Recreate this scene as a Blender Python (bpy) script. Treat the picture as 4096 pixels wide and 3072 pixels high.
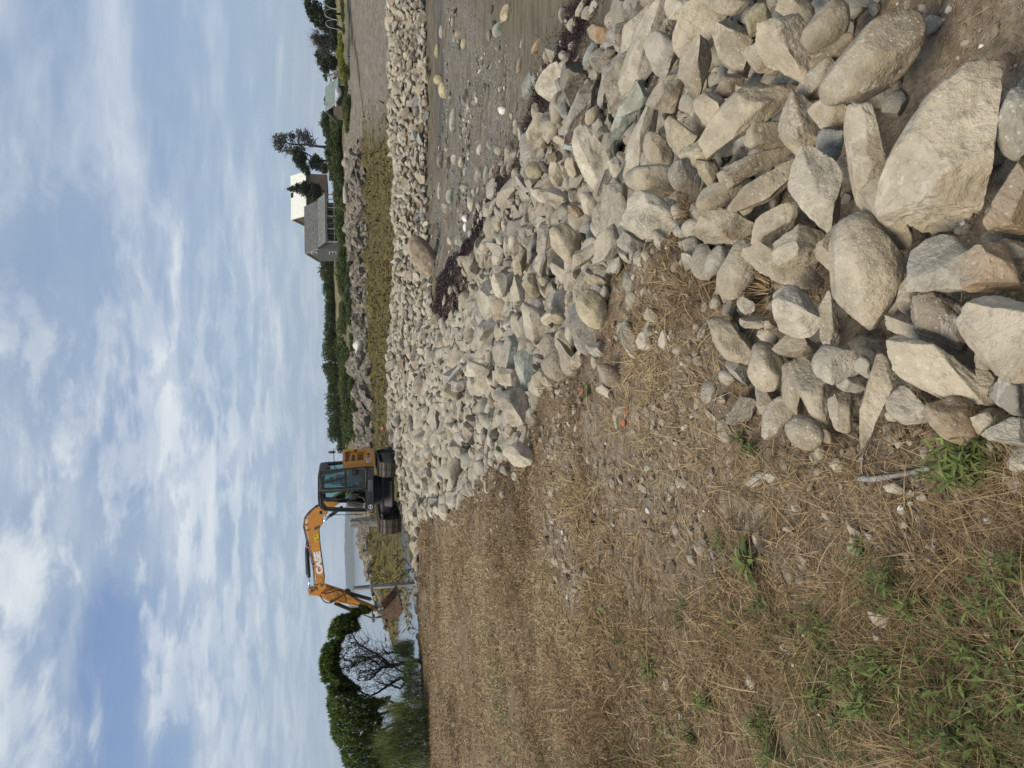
import bpy, bmesh, math, random
import numpy as np
from mathutils import Vector, Matrix

for o in list(bpy.data.objects):
    bpy.data.objects.remove(o)
S = bpy.context.scene
COL = S.collection
PI = math.pi
rng = np.random.default_rng(11)
random.seed(5)

# ------------------------------------------------------------------ camera
FPX, PITCH, ROLL, EYE = 710.0, math.radians(12.9), math.radians(1.2), 1.6
_f = np.array([0, math.cos(PITCH), -math.sin(PITCH)])
_u = np.array([0, math.sin(PITCH), math.cos(PITCH)])
_r = np.array([1.0, 0, 0])
RT = _r * math.cos(ROLL) - _u * math.sin(ROLL)
UP = _u * math.cos(ROLL) + _r * math.sin(ROLL)
EYEP = np.array([0, 0, EYE])
cam = bpy.data.cameras.new('camera')
cam.sensor_fit = 'HORIZONTAL'; cam.sensor_width = 36; cam.lens = FPX / 1024 * 36
cam.clip_start = 0.05; cam.clip_end = 60000
camo = bpy.data.objects.new('camera', cam); COL.objects.link(camo)
# the phone was held upright and the picture lies on its side: picture right is world down
M = Matrix((tuple(-UP), tuple(RT), tuple(-_f))).transposed().to_4x4()
M.translation = Vector((0, 0, EYE))
camo.matrix_world = M
S.camera = camo

# ------------------------------------------------------------------ light and sky
SUN_EL, SUN_AZ = math.radians(58), math.radians(-125)     # azimuth from +Y, clockwise; behind the left shoulder
sund = np.array([math.sin(SUN_AZ) * math.cos(SUN_EL), math.cos(SUN_AZ) * math.cos(SUN_EL), math.sin(SUN_EL)])
sl = bpy.data.lights.new('sun', 'SUN'); sl.energy = 3.6; sl.angle = math.radians(26); sl.color = (1, .925, .77)
so = bpy.data.objects.new('sun', sl); COL.objects.link(so)
so.rotation_euler = Vector(tuple(-sund)).to_track_quat('-Z', 'Y').to_euler()
so.location = (0, 0, 30)
S.view_settings.view_transform = 'Standard'
S.view_settings.look = 'None'
S.view_settings.exposure = -0.03
S.view_settings.gamma = 1.0
S.cycles.max_bounces = 5; S.cycles.diffuse_bounces = 2; S.cycles.glossy_bounces = 2; S.cycles.transmission_bounces = 3
S.cycles.transparent_max_bounces = 8; S.cycles.volume_bounces = 0; S.cycles.caustics_reflective = False; S.cycles.caustics_refractive = False
S.cycles.use_adaptive_sampling = True; S.cycles.adaptive_threshold = 0.02


class NT:
    """small helper to write node trees"""
    def __init__(s, tree):
        s.t = tree; s.n = tree.nodes; s.l = tree.links
        s.n.clear()

    def add(s, typ, ins=None, **kw):
        n = s.n.new(typ)
        for k, v in kw.items():
            setattr(n, k, v)
        for k, v in (ins or {}).items():
            s.put(n.inputs[k], v)
        return n

    def put(s, sock, v):
        if isinstance(v, bpy.types.NodeSocket):
            s.l.new(v, sock)
        elif isinstance(v, bpy.types.Node):
            s.l.new(v.outputs[0], sock)
        else:
            if sock.type == 'RGBA' and not hasattr(v, '__len__'):
                v = (v, v, v, 1)
            elif sock.type == 'RGBA' and len(v) == 3:
                v = (*v, 1)
            sock.default_value = v

    def math(s, op, a, b=0.0, c=0.0, clamp=False):
        n = s.add('ShaderNodeMath', {0: a, 1: b, 2: c}, operation=op, use_clamp=clamp)
        return n.outputs[0]

    def vec(s, op, a, b=(0, 0, 0)):
        n = s.add('ShaderNodeVectorMath', {0: a, 1: b}, operation=op)
        return n.outputs[1] if op in ('DOT_PRODUCT', 'LENGTH', 'DISTANCE') else n.outputs[0]

    def noise(s, v, scale, detail=4, rough=.55, dist=0.0, out=0):
        n = s.add('ShaderNodeTexNoise', {'Scale': scale, 'Detail': detail, 'Roughness': rough, 'Distortion': dist})
        if v is not None:
            s.l.new(v, n.inputs['Vector'])
        return n.outputs[out]

    def voro(s, v, scale, feature='F1', out=0, rand=1.0):
        n = s.add('ShaderNodeTexVoronoi', {'Scale': scale, 'Randomness': rand}, feature=feature)
        if v is not None:
            s.l.new(v, n.inputs['Vector'])
        return n.outputs[out]

    def ramp(s, f, stops, interp='LINEAR'):
        n = s.add('ShaderNodeValToRGB', {0: f})
        n.color_ramp.interpolation = interp
        e = n.color_ramp.elements
        while len(e) < len(stops):
            e.new(0.5)
        for i, (p, c) in enumerate(stops):
            e[i].position = p
            e[i].color = (c, c, c, 1) if not hasattr(c, '__len__') else (*c, 1)
        return n.outputs[0]

    def step(s, v, lo, hi):
        n = s.add('ShaderNodeMapRange', {0: v, 1: lo, 2: hi, 3: 0.0, 4: 1.0}, interpolation_type='SMOOTHSTEP')
        return n.outputs[0]

    def mix(s, f, a, b, blend='MIX'):
        n = s.add('ShaderNodeMix', data_type='RGBA', blend_type=blend)
        s.put(n.inputs[0], f); s.put(n.inputs[6], a); s.put(n.inputs[7], b)
        return n.outputs[2]

    def map(s, v, scale=(1, 1, 1), loc=(0, 0, 0), rot=(0, 0, 0)):
        n = s.add('ShaderNodeMapping', {'Location': loc, 'Rotation': rot, 'Scale': scale})
        s.l.new(v, n.inputs[0])
        return n.outputs[0]

    def attr(s, name, out=2):
        return s.add('ShaderNodeAttribute', attribute_name=name).outputs[out]


def sky_dir(x, y):
    """unit direction of a point of the sky, from where it stands in the view (2212-wide)"""
    k = 1024 / 2212
    d = _f * FPX + RT * (768 - y * k - 384) + UP * (512 - x * k)
    return d / np.linalg.norm(d)


W = bpy.data.worlds.new('World'); S.world = W; W.use_nodes = True
w = NT(W.node_tree)
sky = w.add('ShaderNodeTexSky', sky_type='NISHITA')
sky.sun_disc = False; sky.sun_elevation = SUN_EL; sky.sun_rotation = SUN_AZ
sky.air_density = 1.0; sky.dust_density = 2.0; sky.ozone_density = 1.5
D = w.vec('NORMALIZE', w.add('ShaderNodeTexCoord').outputs['Generated'])
sx = w.add('ShaderNodeSeparateXYZ', {0: D})
dz = w.math('MAXIMUM', sx.outputs[2], 0.0)
den = w.math('ADD', dz, 0.13)
P2 = w.add('ShaderNodeCombineXYZ', {0: w.math('DIVIDE', sx.outputs[0], den), 1: w.math('DIVIDE', sx.outputs[1], den), 2: 0.0}).outputs[0]
P2r = w.map(P2, scale=(.72, 1.0, 1), rot=(0, 0, math.radians(-16)))
big = w.noise(P2r, .8, 4, .5, .5)
mid = w.noise(w.map(P2r, loc=(7, 3, 0)), 1.25, 8, .58, .35)
wisp = w.noise(w.map(P2r, scale=(.8, 1.15, 1), loc=(2, 9, 0)), 2.6, 8, .58, .3)
cum = w.noise(w.map(P2, loc=(4.2, 1.1, 0)), 3.6, 8, .6, .3)
# the gap of clear sky on the left side of the cloud deck
h1 = w.vec('DISTANCE', D, tuple(sky_dir(240, 1430))); h2 = w.vec('DISTANCE', D, tuple(sky_dir(265, 1700)))
hole = w.math('MINIMUM', h1, h2)
hole = w.math('ADD', hole, w.math('ADD', w.math('MULTIPLY', w.math('SUBTRACT', cum, .5), .22), w.math('MULTIPLY', w.math('SUBTRACT', mid, .5), .25)))
hole = w.math('SUBTRACT', 1.0, w.step(hole, .005, .085))
cover = w.math('ADD', .80, w.math('MULTIPLY', w.math('SUBTRACT', wisp, .5), 1.1))
cover = w.math('ADD', cover, w.math('MULTIPLY', w.math('SUBTRACT', big, .5), .8), clamp=True)
cover = w.math('MULTIPLY', cover, w.math('SUBTRACT', 1.0, w.math('MULTIPLY', w.math('MULTIPLY', hole, w.step(wisp, .66, .42)), .92)), clamp=True)
cover = w.math('MULTIPLY', cover, w.add('ShaderNodeMapRange', {0: dz, 1: .02, 2: .26, 3: .35, 4: 1.0}).outputs[0])
# bright billows and soft grey undersides
bright = w.step(w.math('ADD', w.math('MULTIPLY', mid, .70), w.math('MULTIPLY', wisp, .30)), .43, .66)
near_b = w.math('SUBTRACT', 1.0, w.step(w.vec('DISTANCE', D, tuple(sky_dir(230, 1100))), .08, .62))
bil = w.step(w.math('ADD', w.math('MULTIPLY', cum, .7), w.math('MULTIPLY', mid, .3)), .46, .56)
bright = w.math('ADD', w.math('MULTIPLY', bright, .60), w.math('MULTIPLY', near_b, w.math('ADD', .08, w.math('MULTIPLY', bil, .55))), clamp=True)
ccol = w.mix(bright, (.345, .455, .605), (.90, .935, .945))
skyc = w.mix(1.0, sky.outputs[0], (.115, .12, .135), 'MULTIPLY')
hz = w.math('SUBTRACT', 1.0, w.step(dz, .0, .26))
skyc = w.mix(w.math('MULTIPLY', hz, .9), skyc, (.375, .49, .64))
final = w.mix(cover, skyc, ccol)
bg = w.add('ShaderNodeBackground', {0: final, 1: 1.0})
w.add('ShaderNodeOutputWorld', {0: bg.outputs[0]})

# ------------------------------------------------------------------ numpy helpers
def _hash(ix, iy, iz, seed):
    n = (ix.astype(np.int64) * 374761393 + iy.astype(np.int64) * 668265263 + iz.astype(np.int64) * 2147483647 + seed * 974634777) & 0x7fffffff
    n = (n ^ (n >> 13)) * 1274126177 & 0x7fffffff
    n = (n ^ (n >> 16)) & 0xffff
    return n / 65535.0


def vnoise(x, y, z=None, seed=0):
    if z is None:
        z = np.zeros_like(x)
    ix, iy, iz = np.floor(x), np.floor(y), np.floor(z)
    fx, fy, fz = x - ix, y - iy, z - iz
    fx = fx * fx * (3 - 2 * fx); fy = fy * fy * (3 - 2 * fy); fz = fz * fz * (3 - 2 * fz)
    def H(a, b, c):
        return _hash(ix + a, iy + b, iz + c, seed)
    r = 0
    for c, wz in ((0, 1 - fz), (1, fz)):
        r = r + wz * ((H(0, 0, c) * (1 - fx) + H(1, 0, c) * fx) * (1 - fy) + (H(0, 1, c) * (1 - fx) + H(1, 1, c) * fx) * fy)
    return r * 2 - 1


def fbm(x, y, z=None, oct=4, seed=0, gain=.5):
    r = 0; a = 1.0; s = 1.0
    x, y = x * .92 - y * .39, x * .39 + y * .92
    for i in range(oct):
        r = r + a * vnoise(x * s, y * s, None if z is None else z * s, seed + i * 17)
        a *= gain; s *= 2.03
        x, y = x * .8 - y * .6, x * .6 + y * .8
    return r


def in_poly(x, y, poly):
    p = np.array(poly); c = np.zeros(x.shape, bool); j = len(p) - 1
    for i in range(len(p)):
        xi, yi = p[i]; xj, yj = p[j]
        t = ((yi > y) != (yj > y)) & (x < (xj - xi) * (y - yi) / (yj - yi + 1e-12) + xi)
        c ^= t; j = i
    return c


def poly_dist(x, y, pts, closed=False):
    p = np.array(pts, float); d = np.full(x.shape, 1e9)
    n = len(p) if closed else len(p) - 1
    for i in range(n):
        a, b = p[i], p[(i + 1) % len(p)]
        ab = b - a
        t = np.clip(((x - a[0]) * ab[0] + (y - a[1]) * ab[1]) / (ab @ ab + 1e-12), 0, 1)
        d = np.minimum(d, np.hypot(x - a[0] - t * ab[0], y - a[1] - t * ab[1]))
    return d


def sstep(v, lo, hi):
    t = np.clip((v - lo) / (hi - lo), 0, 1)
    return t * t * (3 - 2 * t)


def ray(x, y, s=4096):
    k = 1024.0 / s
    d = _f * FPX + RT * (768 - y * k - 384) + UP * (512 - x * k)
    return d / (d @ _f)           # one metre of depth along the axis


def at_z(x, y, z, s=2212):
    d = ray(x, y, s); return EYEP + d * ((z - EYE) / d[2])


def at_y(x, y, Y, s=4096):
    d = ray(x, y, s); return EYEP + d * (Y / d[1])


# ------------------------------------------------------------------ mesh helpers
def raw_mesh(name, v, f, smooth=True, attrs=None, mats=None, midx=None):
    """v (n,3), f (m,3|4) arrays -> mesh, fast"""
    me = bpy.data.meshes.new(name)
    v = np.ascontiguousarray(v, np.float32); f = np.ascontiguousarray(f, np.int32)
    k = f.shape[1]
    me.vertices.add(len(v)); me.vertices.foreach_set('co', v.ravel())
    me.loops.add(f.size); me.loops.foreach_set('vertex_index', f.ravel())
    me.polygons.add(len(f))
    me.polygons.foreach_set('loop_start', np.arange(0, f.size, k, dtype=np.int32))
    me.polygons.foreach_set('loop_total', np.full(len(f), k, np.int32))
    me.polygons.foreach_set('use_smooth', np.full(len(f), smooth, bool))
    for m in (mats or []):
        me.materials.append(m)
    if midx is not None:
        me.polygons.foreach_set('material_index', np.asarray(midx, np.int32))
    for an, av in (attrs or {}).items():
        a = me.attributes.new(an, 'FLOAT', 'POINT')
        a.data.foreach_set('value', np.ascontiguousarray(av, np.float32))
    me.update()
    return me


def link(name, me, parent=None, label=None, cat=None, group=None, kind=None):
    o = bpy.data.objects.new(name, me); COL.objects.link(o)
    if parent is not None:
        o.parent = parent
    return tag(o, label, cat, group, kind)


def tag(o, label=None, cat=None, group=None, kind=None):
    if label: o['label'] = label
    if cat: o['category'] = cat
    if group: o['group'] = group
    if kind: o['kind'] = kind
    return o


def empty(name, loc=(0, 0, 0), rz=0.0, **kw):
    o = link(name, None, **kw)
    o.location = loc; o.rotation_euler = (0, 0, rz); o.empty_display_size = .2
    return o


class MB:
    """collects simple solids into one mesh"""
    def __init__(s):
        s.v = []; s.f = []

    def add(s, v, f):
        b = len(s.v)
        s.v += [tuple(map(float, p)) for p in v]; s.f += [tuple(i + b for i in q) for q in f]
        return s

    def box(s, lo, hi):
        (a, b, c), (d, e, g) = lo, hi
        return s.add([(a, b, c), (d, b, c), (d, e, c), (a, e, c), (a, b, g), (d, b, g), (d, e, g), (a, e, g)],
                     [(0, 3, 2, 1), (4, 5, 6, 7), (0, 1, 5, 4), (1, 2, 6, 5), (2, 3, 7, 6), (3, 0, 4, 7)])

    def prism(s, poly, ax, lo, hi):
        """polygon in the plane of the two other axes, extruded along ax from lo to hi"""
        n = len(poly)
        def P(p, t):
            q = [p[0], p[1]]; q.insert(ax, t); return q
        v = [P(p, lo) for p in poly] + [P(p, hi) for p in poly]
        f = [tuple(range(n))[::-1], tuple(range(n, 2 * n))] + [(i, (i + 1) % n, n + (i + 1) % n, n + i) for i in range(n)]
        return s.add(v, f)

    def tube(s, pts, r, n=8, r2=None, cap=True):
        pts = [Vector(p) for p in pts]; k = len(pts)
        rs = r if hasattr(r, '__len__') else [r + ((r2 if r2 is not None else r) - r) * i / max(k - 1, 1) for i in range(k)]
        v = []; f = []
        prev = None
        for i, p in enumerate(pts):
            d = (pts[min(i + 1, k - 1)] - pts[max(i - 1, 0)]).normalized()
            if prev is None:
                a = d.orthogonal().normalized()
            else:
                a = (prev - d * prev.dot(d))
                a = a.normalized() if a.length > 1e-6 else d.orthogonal().normalized()
            prev = a; b = d.cross(a)
            for j in range(n):
                t = 2 * PI * j / n
                v.append(p + (a * math.cos(t) + b * math.sin(t)) * rs[i])
        for i in range(k - 1):
            for j in range(n):
                f.append((i * n + j, i * n + (j + 1) % n, (i + 1) * n + (j + 1) % n, (i + 1) * n + j))
        if cap:
            f.append(tuple(range(n))[::-1]); f.append(tuple(range((k - 1) * n, k * n)))
        return s.add(v, f)

    def build(s, name, mat, parent=None, bevel=0.0, smooth=False, **kw):
        me = bpy.data.meshes.new(name); me.from_pydata(s.v, [], s.f)
        me.materials.append(mat)
        o = link(name, me, parent, **kw)
        if smooth:
            me.polygons.foreach_set('use_smooth', [True] * len(me.polygons))
        if bevel:
            m = o.modifiers.new('bevel', 'BEVEL'); m.width = bevel; m.segments = 2; m.limit_method = 'ANGLE'; m.angle_limit = .6
        return o


MATS = {}


def pbr(nt, col, rough=.8, bump=None, bstr=.3, bdist=.02, metal=0.0, spec=.3, normal=None, **kw):
    b = nt.add('ShaderNodeBsdfPrincipled', {'Base Color': col, 'Roughness': rough, 'Metallic': metal, 'Specular IOR Level': spec})
    for k, v in kw.items():
        nt.put(b.inputs[k], v)
    if bump is not None:
        bn = nt.add('ShaderNodeBump', {'Strength': bstr, 'Distance': bdist, 'Height': bump})
        nt.l.new(bn.outputs[0], b.inputs['Normal'])
    nt.add('ShaderNodeOutputMaterial', {0: b.outputs[0]})
    return b


def newmat(name):
    m = bpy.data.materials.new(name); m.use_nodes = True
    MATS[name] = m
    return m, NT(m.node_tree)


# ------------------------------------------------------------------ ground shape
CREST = [(-.6, -2.5), (-.3, .6), (-.21, 1.48), (-.17, 1.64), (-.14, 1.8), (-.2, 2.0), (-.25, 2.3), (-.24, 2.69), (-.05, 2.79), (.2, 2.80), (.38, 2.98), (.6, 3.15), (.74, 3.5), (.76, 3.85),
         (.68, 4.3), (.34, 4.48), (.15, 4.75), (.12, 5.65), (-.27, 6.25), (-.64, 6.6), (-.95, 8.2), (-1.6, 10), (-2.4, 13), (-3.2, 17.4), (-5.3, 18.2), (-6.6, 18.4)]
ROCKS = CREST[1:] + [(-6.8, 19.6), (-5.4, 21.5), (-5.4, 25.5), (-3.5, 27), (0, 28.0), (3, 28.4), (6, 29.5), (10, 29.8), (14, 29.6), (21, 29.8),
                     (21, 25.6), (17, 24.7), (13.2, 24.1), (10.7, 23.8), (8.5, 24.2), (6, 24), (4.3, 22.6), (2.2, 20.4), (2.05, 18), (2.45, 15),
                     (2.6, 12.5), (2.95, 10.5), (3.3, 8.6), (3.4, 6.9), (3.5, 5), (3.2, 3), (2.8, 1.5), (2.4, .3)]
CP = []
for x, y in CREST:
    CP.append((x, y, 0.0))
for x in (-30, -18, -12, -8, -5):
    for y in (-5, 2, 8, 13, 16):
        CP.append((x, y, .0 if x > -15 else .15))
CP += [(-2, 3, .0), (-2.5, 6, 0), (-3, 9, 0), (-3.5, 13, 0), (-1, -5, 0), (-1.2, 1.5, .0), (-5, 16.5, .0), (-8, 17.5, .0), (-14, 17, .1)]
CP += [(-9, 20.5, -.8), (-9, 23, -2.1), (-15, 21, -1.2), (-16, 24, -2.2), (-28, 22, -2.2)]
CP += [(-6.5, 22.5, -1.6), (-6.5, 27, -2.2), (-4, 21, .12), (-4.2, 24, .12), (-2.3, 23.6, .12), (-3, 20, .1), (-1.4, 17, .12), (-.6, 13, .0), (-1.5, 25.5, .3), (-3.6, 28.4, -1.6)]
CP += [(0, 24.5, .38), (.2, 20, .05), (1.2, 17, -.5), (1.2, 14, -.5), (1.5, 11, -.5), (1.6, 8.5, -.55), (1.7, 6.5, -.6), (1.6, 5, -.5), (1.5, 3.2, -.42), (1.2, 2.0, -.32), (1.0, 1.2, -.28), (.8, 0, -.2), (.5, 4.2, -.12)]
CP += [(3.4, 0, -.9), (3.6, 3, -1.0), (4.0, 6, -1.13), (4.3, 8.6, -1.16), (4.0, 10.5, -1.15), (3.6, 12.5, -1.13), (3.4, 15, -1.1), (2.8, 19.5, -1.05), (2.3, 21.5, -.6)]
CP += [(4.6, 22.4, -1.2), (6.2, 23.8, -1.26), (8.5, 23.9, -1.32), (10.7, 23.5, -1.36), (13.5, 23.8, -1.38), (18, 24.5, -1.4), (25, 24.5, -1.45)]
CP += [(6, 18, -1.2), (8, 14, -1.25), (7, 10, -1.25), (9, 20, -1.3), (14, 18, -1.36), (20, 20, -1.45), (8, 5, -1.3), (14, 10, -1.4), (28, 10, -1.6), (10, 0, -1.3), (24, 2, -1.5), (10.5, 22.3, -1.42), (15, 22.5, -1.46)]
CP += [(2.2, 24.6, .15), (4.4, 25.4, .1), (6.7, 26.9, .08), (9.5, 27.3, .08), (12, 27.1, .08), (14.6, 27.2, .1), (19, 27.6, .1), (26, 28, .1), (1.2, 26.3, .3)]
CP += [(0, 30, -1.7), (4, 30.3, -1.7), (8, 31.4, -1.75), (14, 31.6, -1.75), (22, 32, -1.8), (-4, 33, -2.1), (6, 36, -2.0), (16, 36, -2), (28, 36, -2), (-20, 34, -2.4)]
CP = np.array(CP, float)


def _rbf():
    A = np.hypot(CP[:, None, 0] - CP[None, :, 0], CP[:, None, 1] - CP[None, :, 1])
    n = len(CP); Pm = np.c_[np.ones(n), CP[:, :2]]
    K = np.zeros((n + 3, n + 3)); K[:n, :n] = A + np.eye(n) * -.05; K[:n, n:] = Pm; K[n:, :n] = Pm.T
    return np.linalg.solve(K, np.r_[CP[:, 2], 0, 0, 0])


_RW = _rbf()


def H0(x, y):
    x = np.asarray(x, float); y = np.asarray(y, float); sh = x.shape; x = x.ravel(); y = y.ravel()
    r = _RW[-3] + _RW[-2] * x + _RW[-1] * y
    for i, (cx, cy, _) in enumerate(CP):
        r = r + _RW[i] * np.hypot(x - cx, y - cy)
    return r.reshape(sh)


def crest_side(x, y):
    """metres into the stone slope (positive) or into the lawn (negative)"""
    d = poly_dist(x, y, ROCKS, True)
    return np.where(in_poly(x, y, ROCKS), d, -d)


def HT(x, y):
    """ground height with its lumps"""
    h = H0(x, y)
    sd = poly_dist(x, y, CREST)
    beach = sstep(-h, .85, 1.05)
    soil = sstep(-sd, -1.3, -.2) * (1 - beach)
    h = h + .018 * fbm(x * .9, y * .9, oct=3, seed=3) * (1 - beach) + .012 * fbm(x * 5, y * 5, oct=3, seed=9) * (1 - beach * .8) * sstep(-np.hypot(x, y), -8, -4)
    h = h + .035 * fbm(x * 3.3, y * 3.3, oct=3, seed=21) * soil
    cs = crest_side(x, y)
    ec = np.exp(-(((x - 1.55) / .55) ** 2 + ((y - 1.75) / .75) ** 2))
    h = h - (.17 * sstep(cs, .05, .45) * (1 - ec) * (1 - .8 * sstep(-np.hypot(x + 3.2, y - 23.4), -3.2, -1.8)) + .05 * sstep(cs, -.05, .05)) * (1 - beach)
    h = h + .018 * fbm(x * .7, y * 1.6, oct=3, seed=31) * beach
    return h


def hit(x, y, s=4096, off=0.0):
    """where the sight line through a picture point meets the ground (raised by off)"""
    d = ray(x, y, s)
    ts = np.concatenate([np.linspace(1.0, 8, 700), np.linspace(8.02, 45, 1500)])
    p = EYEP[None] + d[None] * ts[:, None]
    below = p[:, 2] < H0(p[:, 0], p[:, 1]) + off
    if not below.any():
        return None
    i = int(np.argmax(below))
    return p[i]

# ------------------------------------------------------------------ materials
def stone_mat(name, per_object):
    m, n = newmat(name)
    tc = n.add('ShaderNodeTexCoord')
    oc = tc.outputs['Object']
    if per_object:
        oi = n.add('ShaderNodeObjectInfo')
        tint = oi.outputs['Color']
        shift = n.add('ShaderNodeCombineXYZ', {0: n.math('MULTIPLY', oi.outputs['Random'], 37), 1: n.math('MULTIPLY', oi.outputs['Random'], 91), 2: 0.0}).outputs[0]
        v = n.vec('ADD', oc, shift)
        rnd = oi.outputs['Random']
    else:
        v = oc
        rnd = n.attr('rnd')
        tint = n.ramp(rnd, [(0, (.25, .215, .165)), (.16, (.33, .295, .24)), (.34, (.43, .385, .315)), (.5, (.30, .262, .205)), (.62, (.475, .43, .358)), (.74, (.375, .345, .29)), (.86, (.31, .30, .27)), (.93, (.36, .29, .21)), (.97, (.18, .165, .145)), (1, (.45, .42, .37))])
    g = n.noise(v, 5.5, 6, .65)
    g2 = n.noise(v, 26, 5, .7)
    band = n.noise(n.map(v, scale=(1.2, 1.2, 7), rot=(.4, .7, .2)), 2.2, 4, .6, .5)
    col = n.mix(n.step(g, .34, .68), n.mix(1, tint, (.62, .585, .52), 'MULTIPLY'), n.mix(1, tint, (1.20, 1.19, 1.15), 'MULTIPLY'))
    col = n.mix(n.math('MULTIPLY', n.step(band, .55, .72), .35), col, n.mix(1, tint, (1.35, 1.36, 1.36), 'MULTIPLY'))
    # rust stains on a few
    stain = n.math('MULTIPLY', n.step(n.noise(v, 2.1, 4, .6), .60, .70), n.step(n.math('FRACT', n.math('MULTIPLY', rnd, 7.31)), .58, .66))
    col = n.mix(n.math('MULTIPLY', stain, .6), col, (.29, .16, .07))
    dk = n.math('MULTIPLY', n.step(n.noise(v, 1.7, 5, .7, .6), .54, .68), n.step(n.math('FRACT', n.math('MULTIPLY', rnd, 13.7)), .35, .6))
    col = n.mix(n.math('MULTIPLY', dk, .5), col, (.125, .115, .10))
    # pale crumbs of dry mortar-like dust and scratches
    chip = n.step(n.math('ADD', n.voro(v, 62), n.math('MULTIPLY', n.math('SUBTRACT', g2, .5), .9)), .26, .14)
    chip = n.math('MULTIPLY', chip, n.step(n.noise(v, 5.4, 4, .65), .42, .56))
    veins = n.math('SUBTRACT', 1.0, n.step(n.math('ABSOLUTE', n.math('SUBTRACT', n.noise(v, 4.2, 5, .62, .8), .5)), .004, .022))
    veins = n.math('MULTIPLY', veins, n.step(n.noise(v, 2.2, 2, .5), .46, .62))
    pale = n.math('MAXIMUM', chip, n.math('MULTIPLY', veins, .7))
    col = n.mix(n.math('MULTIPLY', pale, .62), col, (.64, .60, .53))
    # settled dust on what faces up
    nz = n.add('ShaderNodeSeparateXYZ', {0: n.add('ShaderNodeNewGeometry').outputs['Normal']}).outputs[2]
    dust = n.math('MULTIPLY', n.step(n.math('ADD', nz, n.math('MULTIPLY', n.math('SUBTRACT', g2, .5), .9)), .35, .95), .42)
    col = n.mix(dust, col, (.40, .355, .285))
    col = n.mix(n.math('MULTIPLY', n.step(g2, .54, .70), .42), col, (.14, .12, .095))
    hgt = n.math('ADD', n.math('MULTIPLY', g, .9), n.math('ADD', n.math('MULTIPLY', g2, .35), n.math('MULTIPLY', n.noise(v, 90, 3, .7), .12)))
    pbr(n, col, .92, hgt, .85, .038, spec=.18)
    return m


stone_mat('stone', True)
stone_mat('stone_mass', False)

m, n = newmat('ground')
P = n.add('ShaderNodeNewGeometry').outputs['Position']
big_ = n.noise(P, .55, 5, .6, .4); md = n.noise(P, 2.6, 6, .62, .3); fi = n.noise(P, 16, 6, .7); vf = n.noise(P, 70, 4, .7)
lawn = n.mix(n.step(md, .36, .66), (.115, .078, .048), (.235, .170, .102))
lawn = n.mix(n.math('MULTIPLY', n.step(fi, .45, .68), .5), lawn, (.30, .225, .135))
lawn = n.mix(n.math('MULTIPLY', n.step(big_, .52, .66), .6), lawn, (.135, .098, .070))
lawn = n.mix(n.math('MULTIPLY', n.attr('green'), n.math('MULTIPLY', n.step(fi, .40, .6), .45)), lawn, (.085, .105, .040))
soil = n.mix(n.step(fi, .36, .66), (.165, .120, .080), (.330, .270, .195))
soil = n.mix(n.step(md, .42, .64), soil, n.mix(.5, soil, (.145, .095, .062)))
crumb = n.step(n.voro(P, 60), .30, .16)
soil = n.mix(n.math('MULTIPLY', crumb, n.math('MULTIPLY', n.step(md, .4, .6), .6)), soil, (.50, .46, .40))
stripe = n.noise(n.map(P, scale=(.8, 3.4, 1), rot=(0, 0, .35)), 2.2, 5, .6, .5)
sand = n.mix(n.step(stripe, .35, .65), (.098, .080, .053), (.165, .138, .096))
peb = n.voro(P, 26, out=1); pebd = n.voro(P, 26)
gmask = n.math('MULTIPLY', n.attr('gravel'), n.step(n.noise(P, 1.7, 4, .65), .38, .52))
sand = n.mix(n.math('MULTIPLY', gmask, n.step(pebd, .62, .40)), sand, n.mix(n.add('ShaderNodeSeparateColor', {0: peb}).outputs[0], (.10, .09, .08), (.36, .33, .29)))
sand = n.mix(n.math('MULTIPLY', n.step(n.voro(P, 34), .16, .10), .55), sand, (.06, .05, .042))
sand = n.mix(n.attr('wet'), sand, n.mix(n.step(n.noise(n.map(P, scale=(.5, 4, 1), rot=(0, 0, .1)), 2.5, 6, .65, .4), .40, .62), (.055, .048, .036), (.145, .128, .100)))
col = n.mix(n.attr('soil'), lawn, soil)
col = n.mix(n.attr('sand'), col, sand)
hb = n.math('ADD', n.math('MULTIPLY', fi, .8), n.math('MULTIPLY', vf, .4))
hb = n.math('ADD', hb, n.math('MULTIPLY', n.math('MULTIPLY', n.math('ADD', n.attr('soil'), gmask), crumb), .35))
rgh = n.math('SUBTRACT', .95, n.math('MULTIPLY', n.attr('wet'), .42))
pbr(n, col, rgh, hb, .9, .03, spec=.25)


m, n = newmat('shingle_mat')
c = n.ramp(n.attr('rnd'), [(0, (.045, .042, .036)), (.2, (.10, .09, .075)), (.4, (.16, .145, .12)), (.6, (.22, .205, .175)), (.75, (.135, .14, .135)), (.86, (.30, .275, .225)), (.95, (.40, .36, .29)), (1, (.6, .57, .5))])
gp = n.add('ShaderNodeNewGeometry').outputs['Position']
c = n.mix(n.math('MULTIPLY', n.step(n.noise(gp, 40, 4, .7), .45, .7), .4), c, n.mix(1, c, (.55, .53, .5), 'MULTIPLY'))
pbr(n, c, .75, n.noise(gp, 60, 3, .6), .4, .01, spec=.3)


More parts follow.
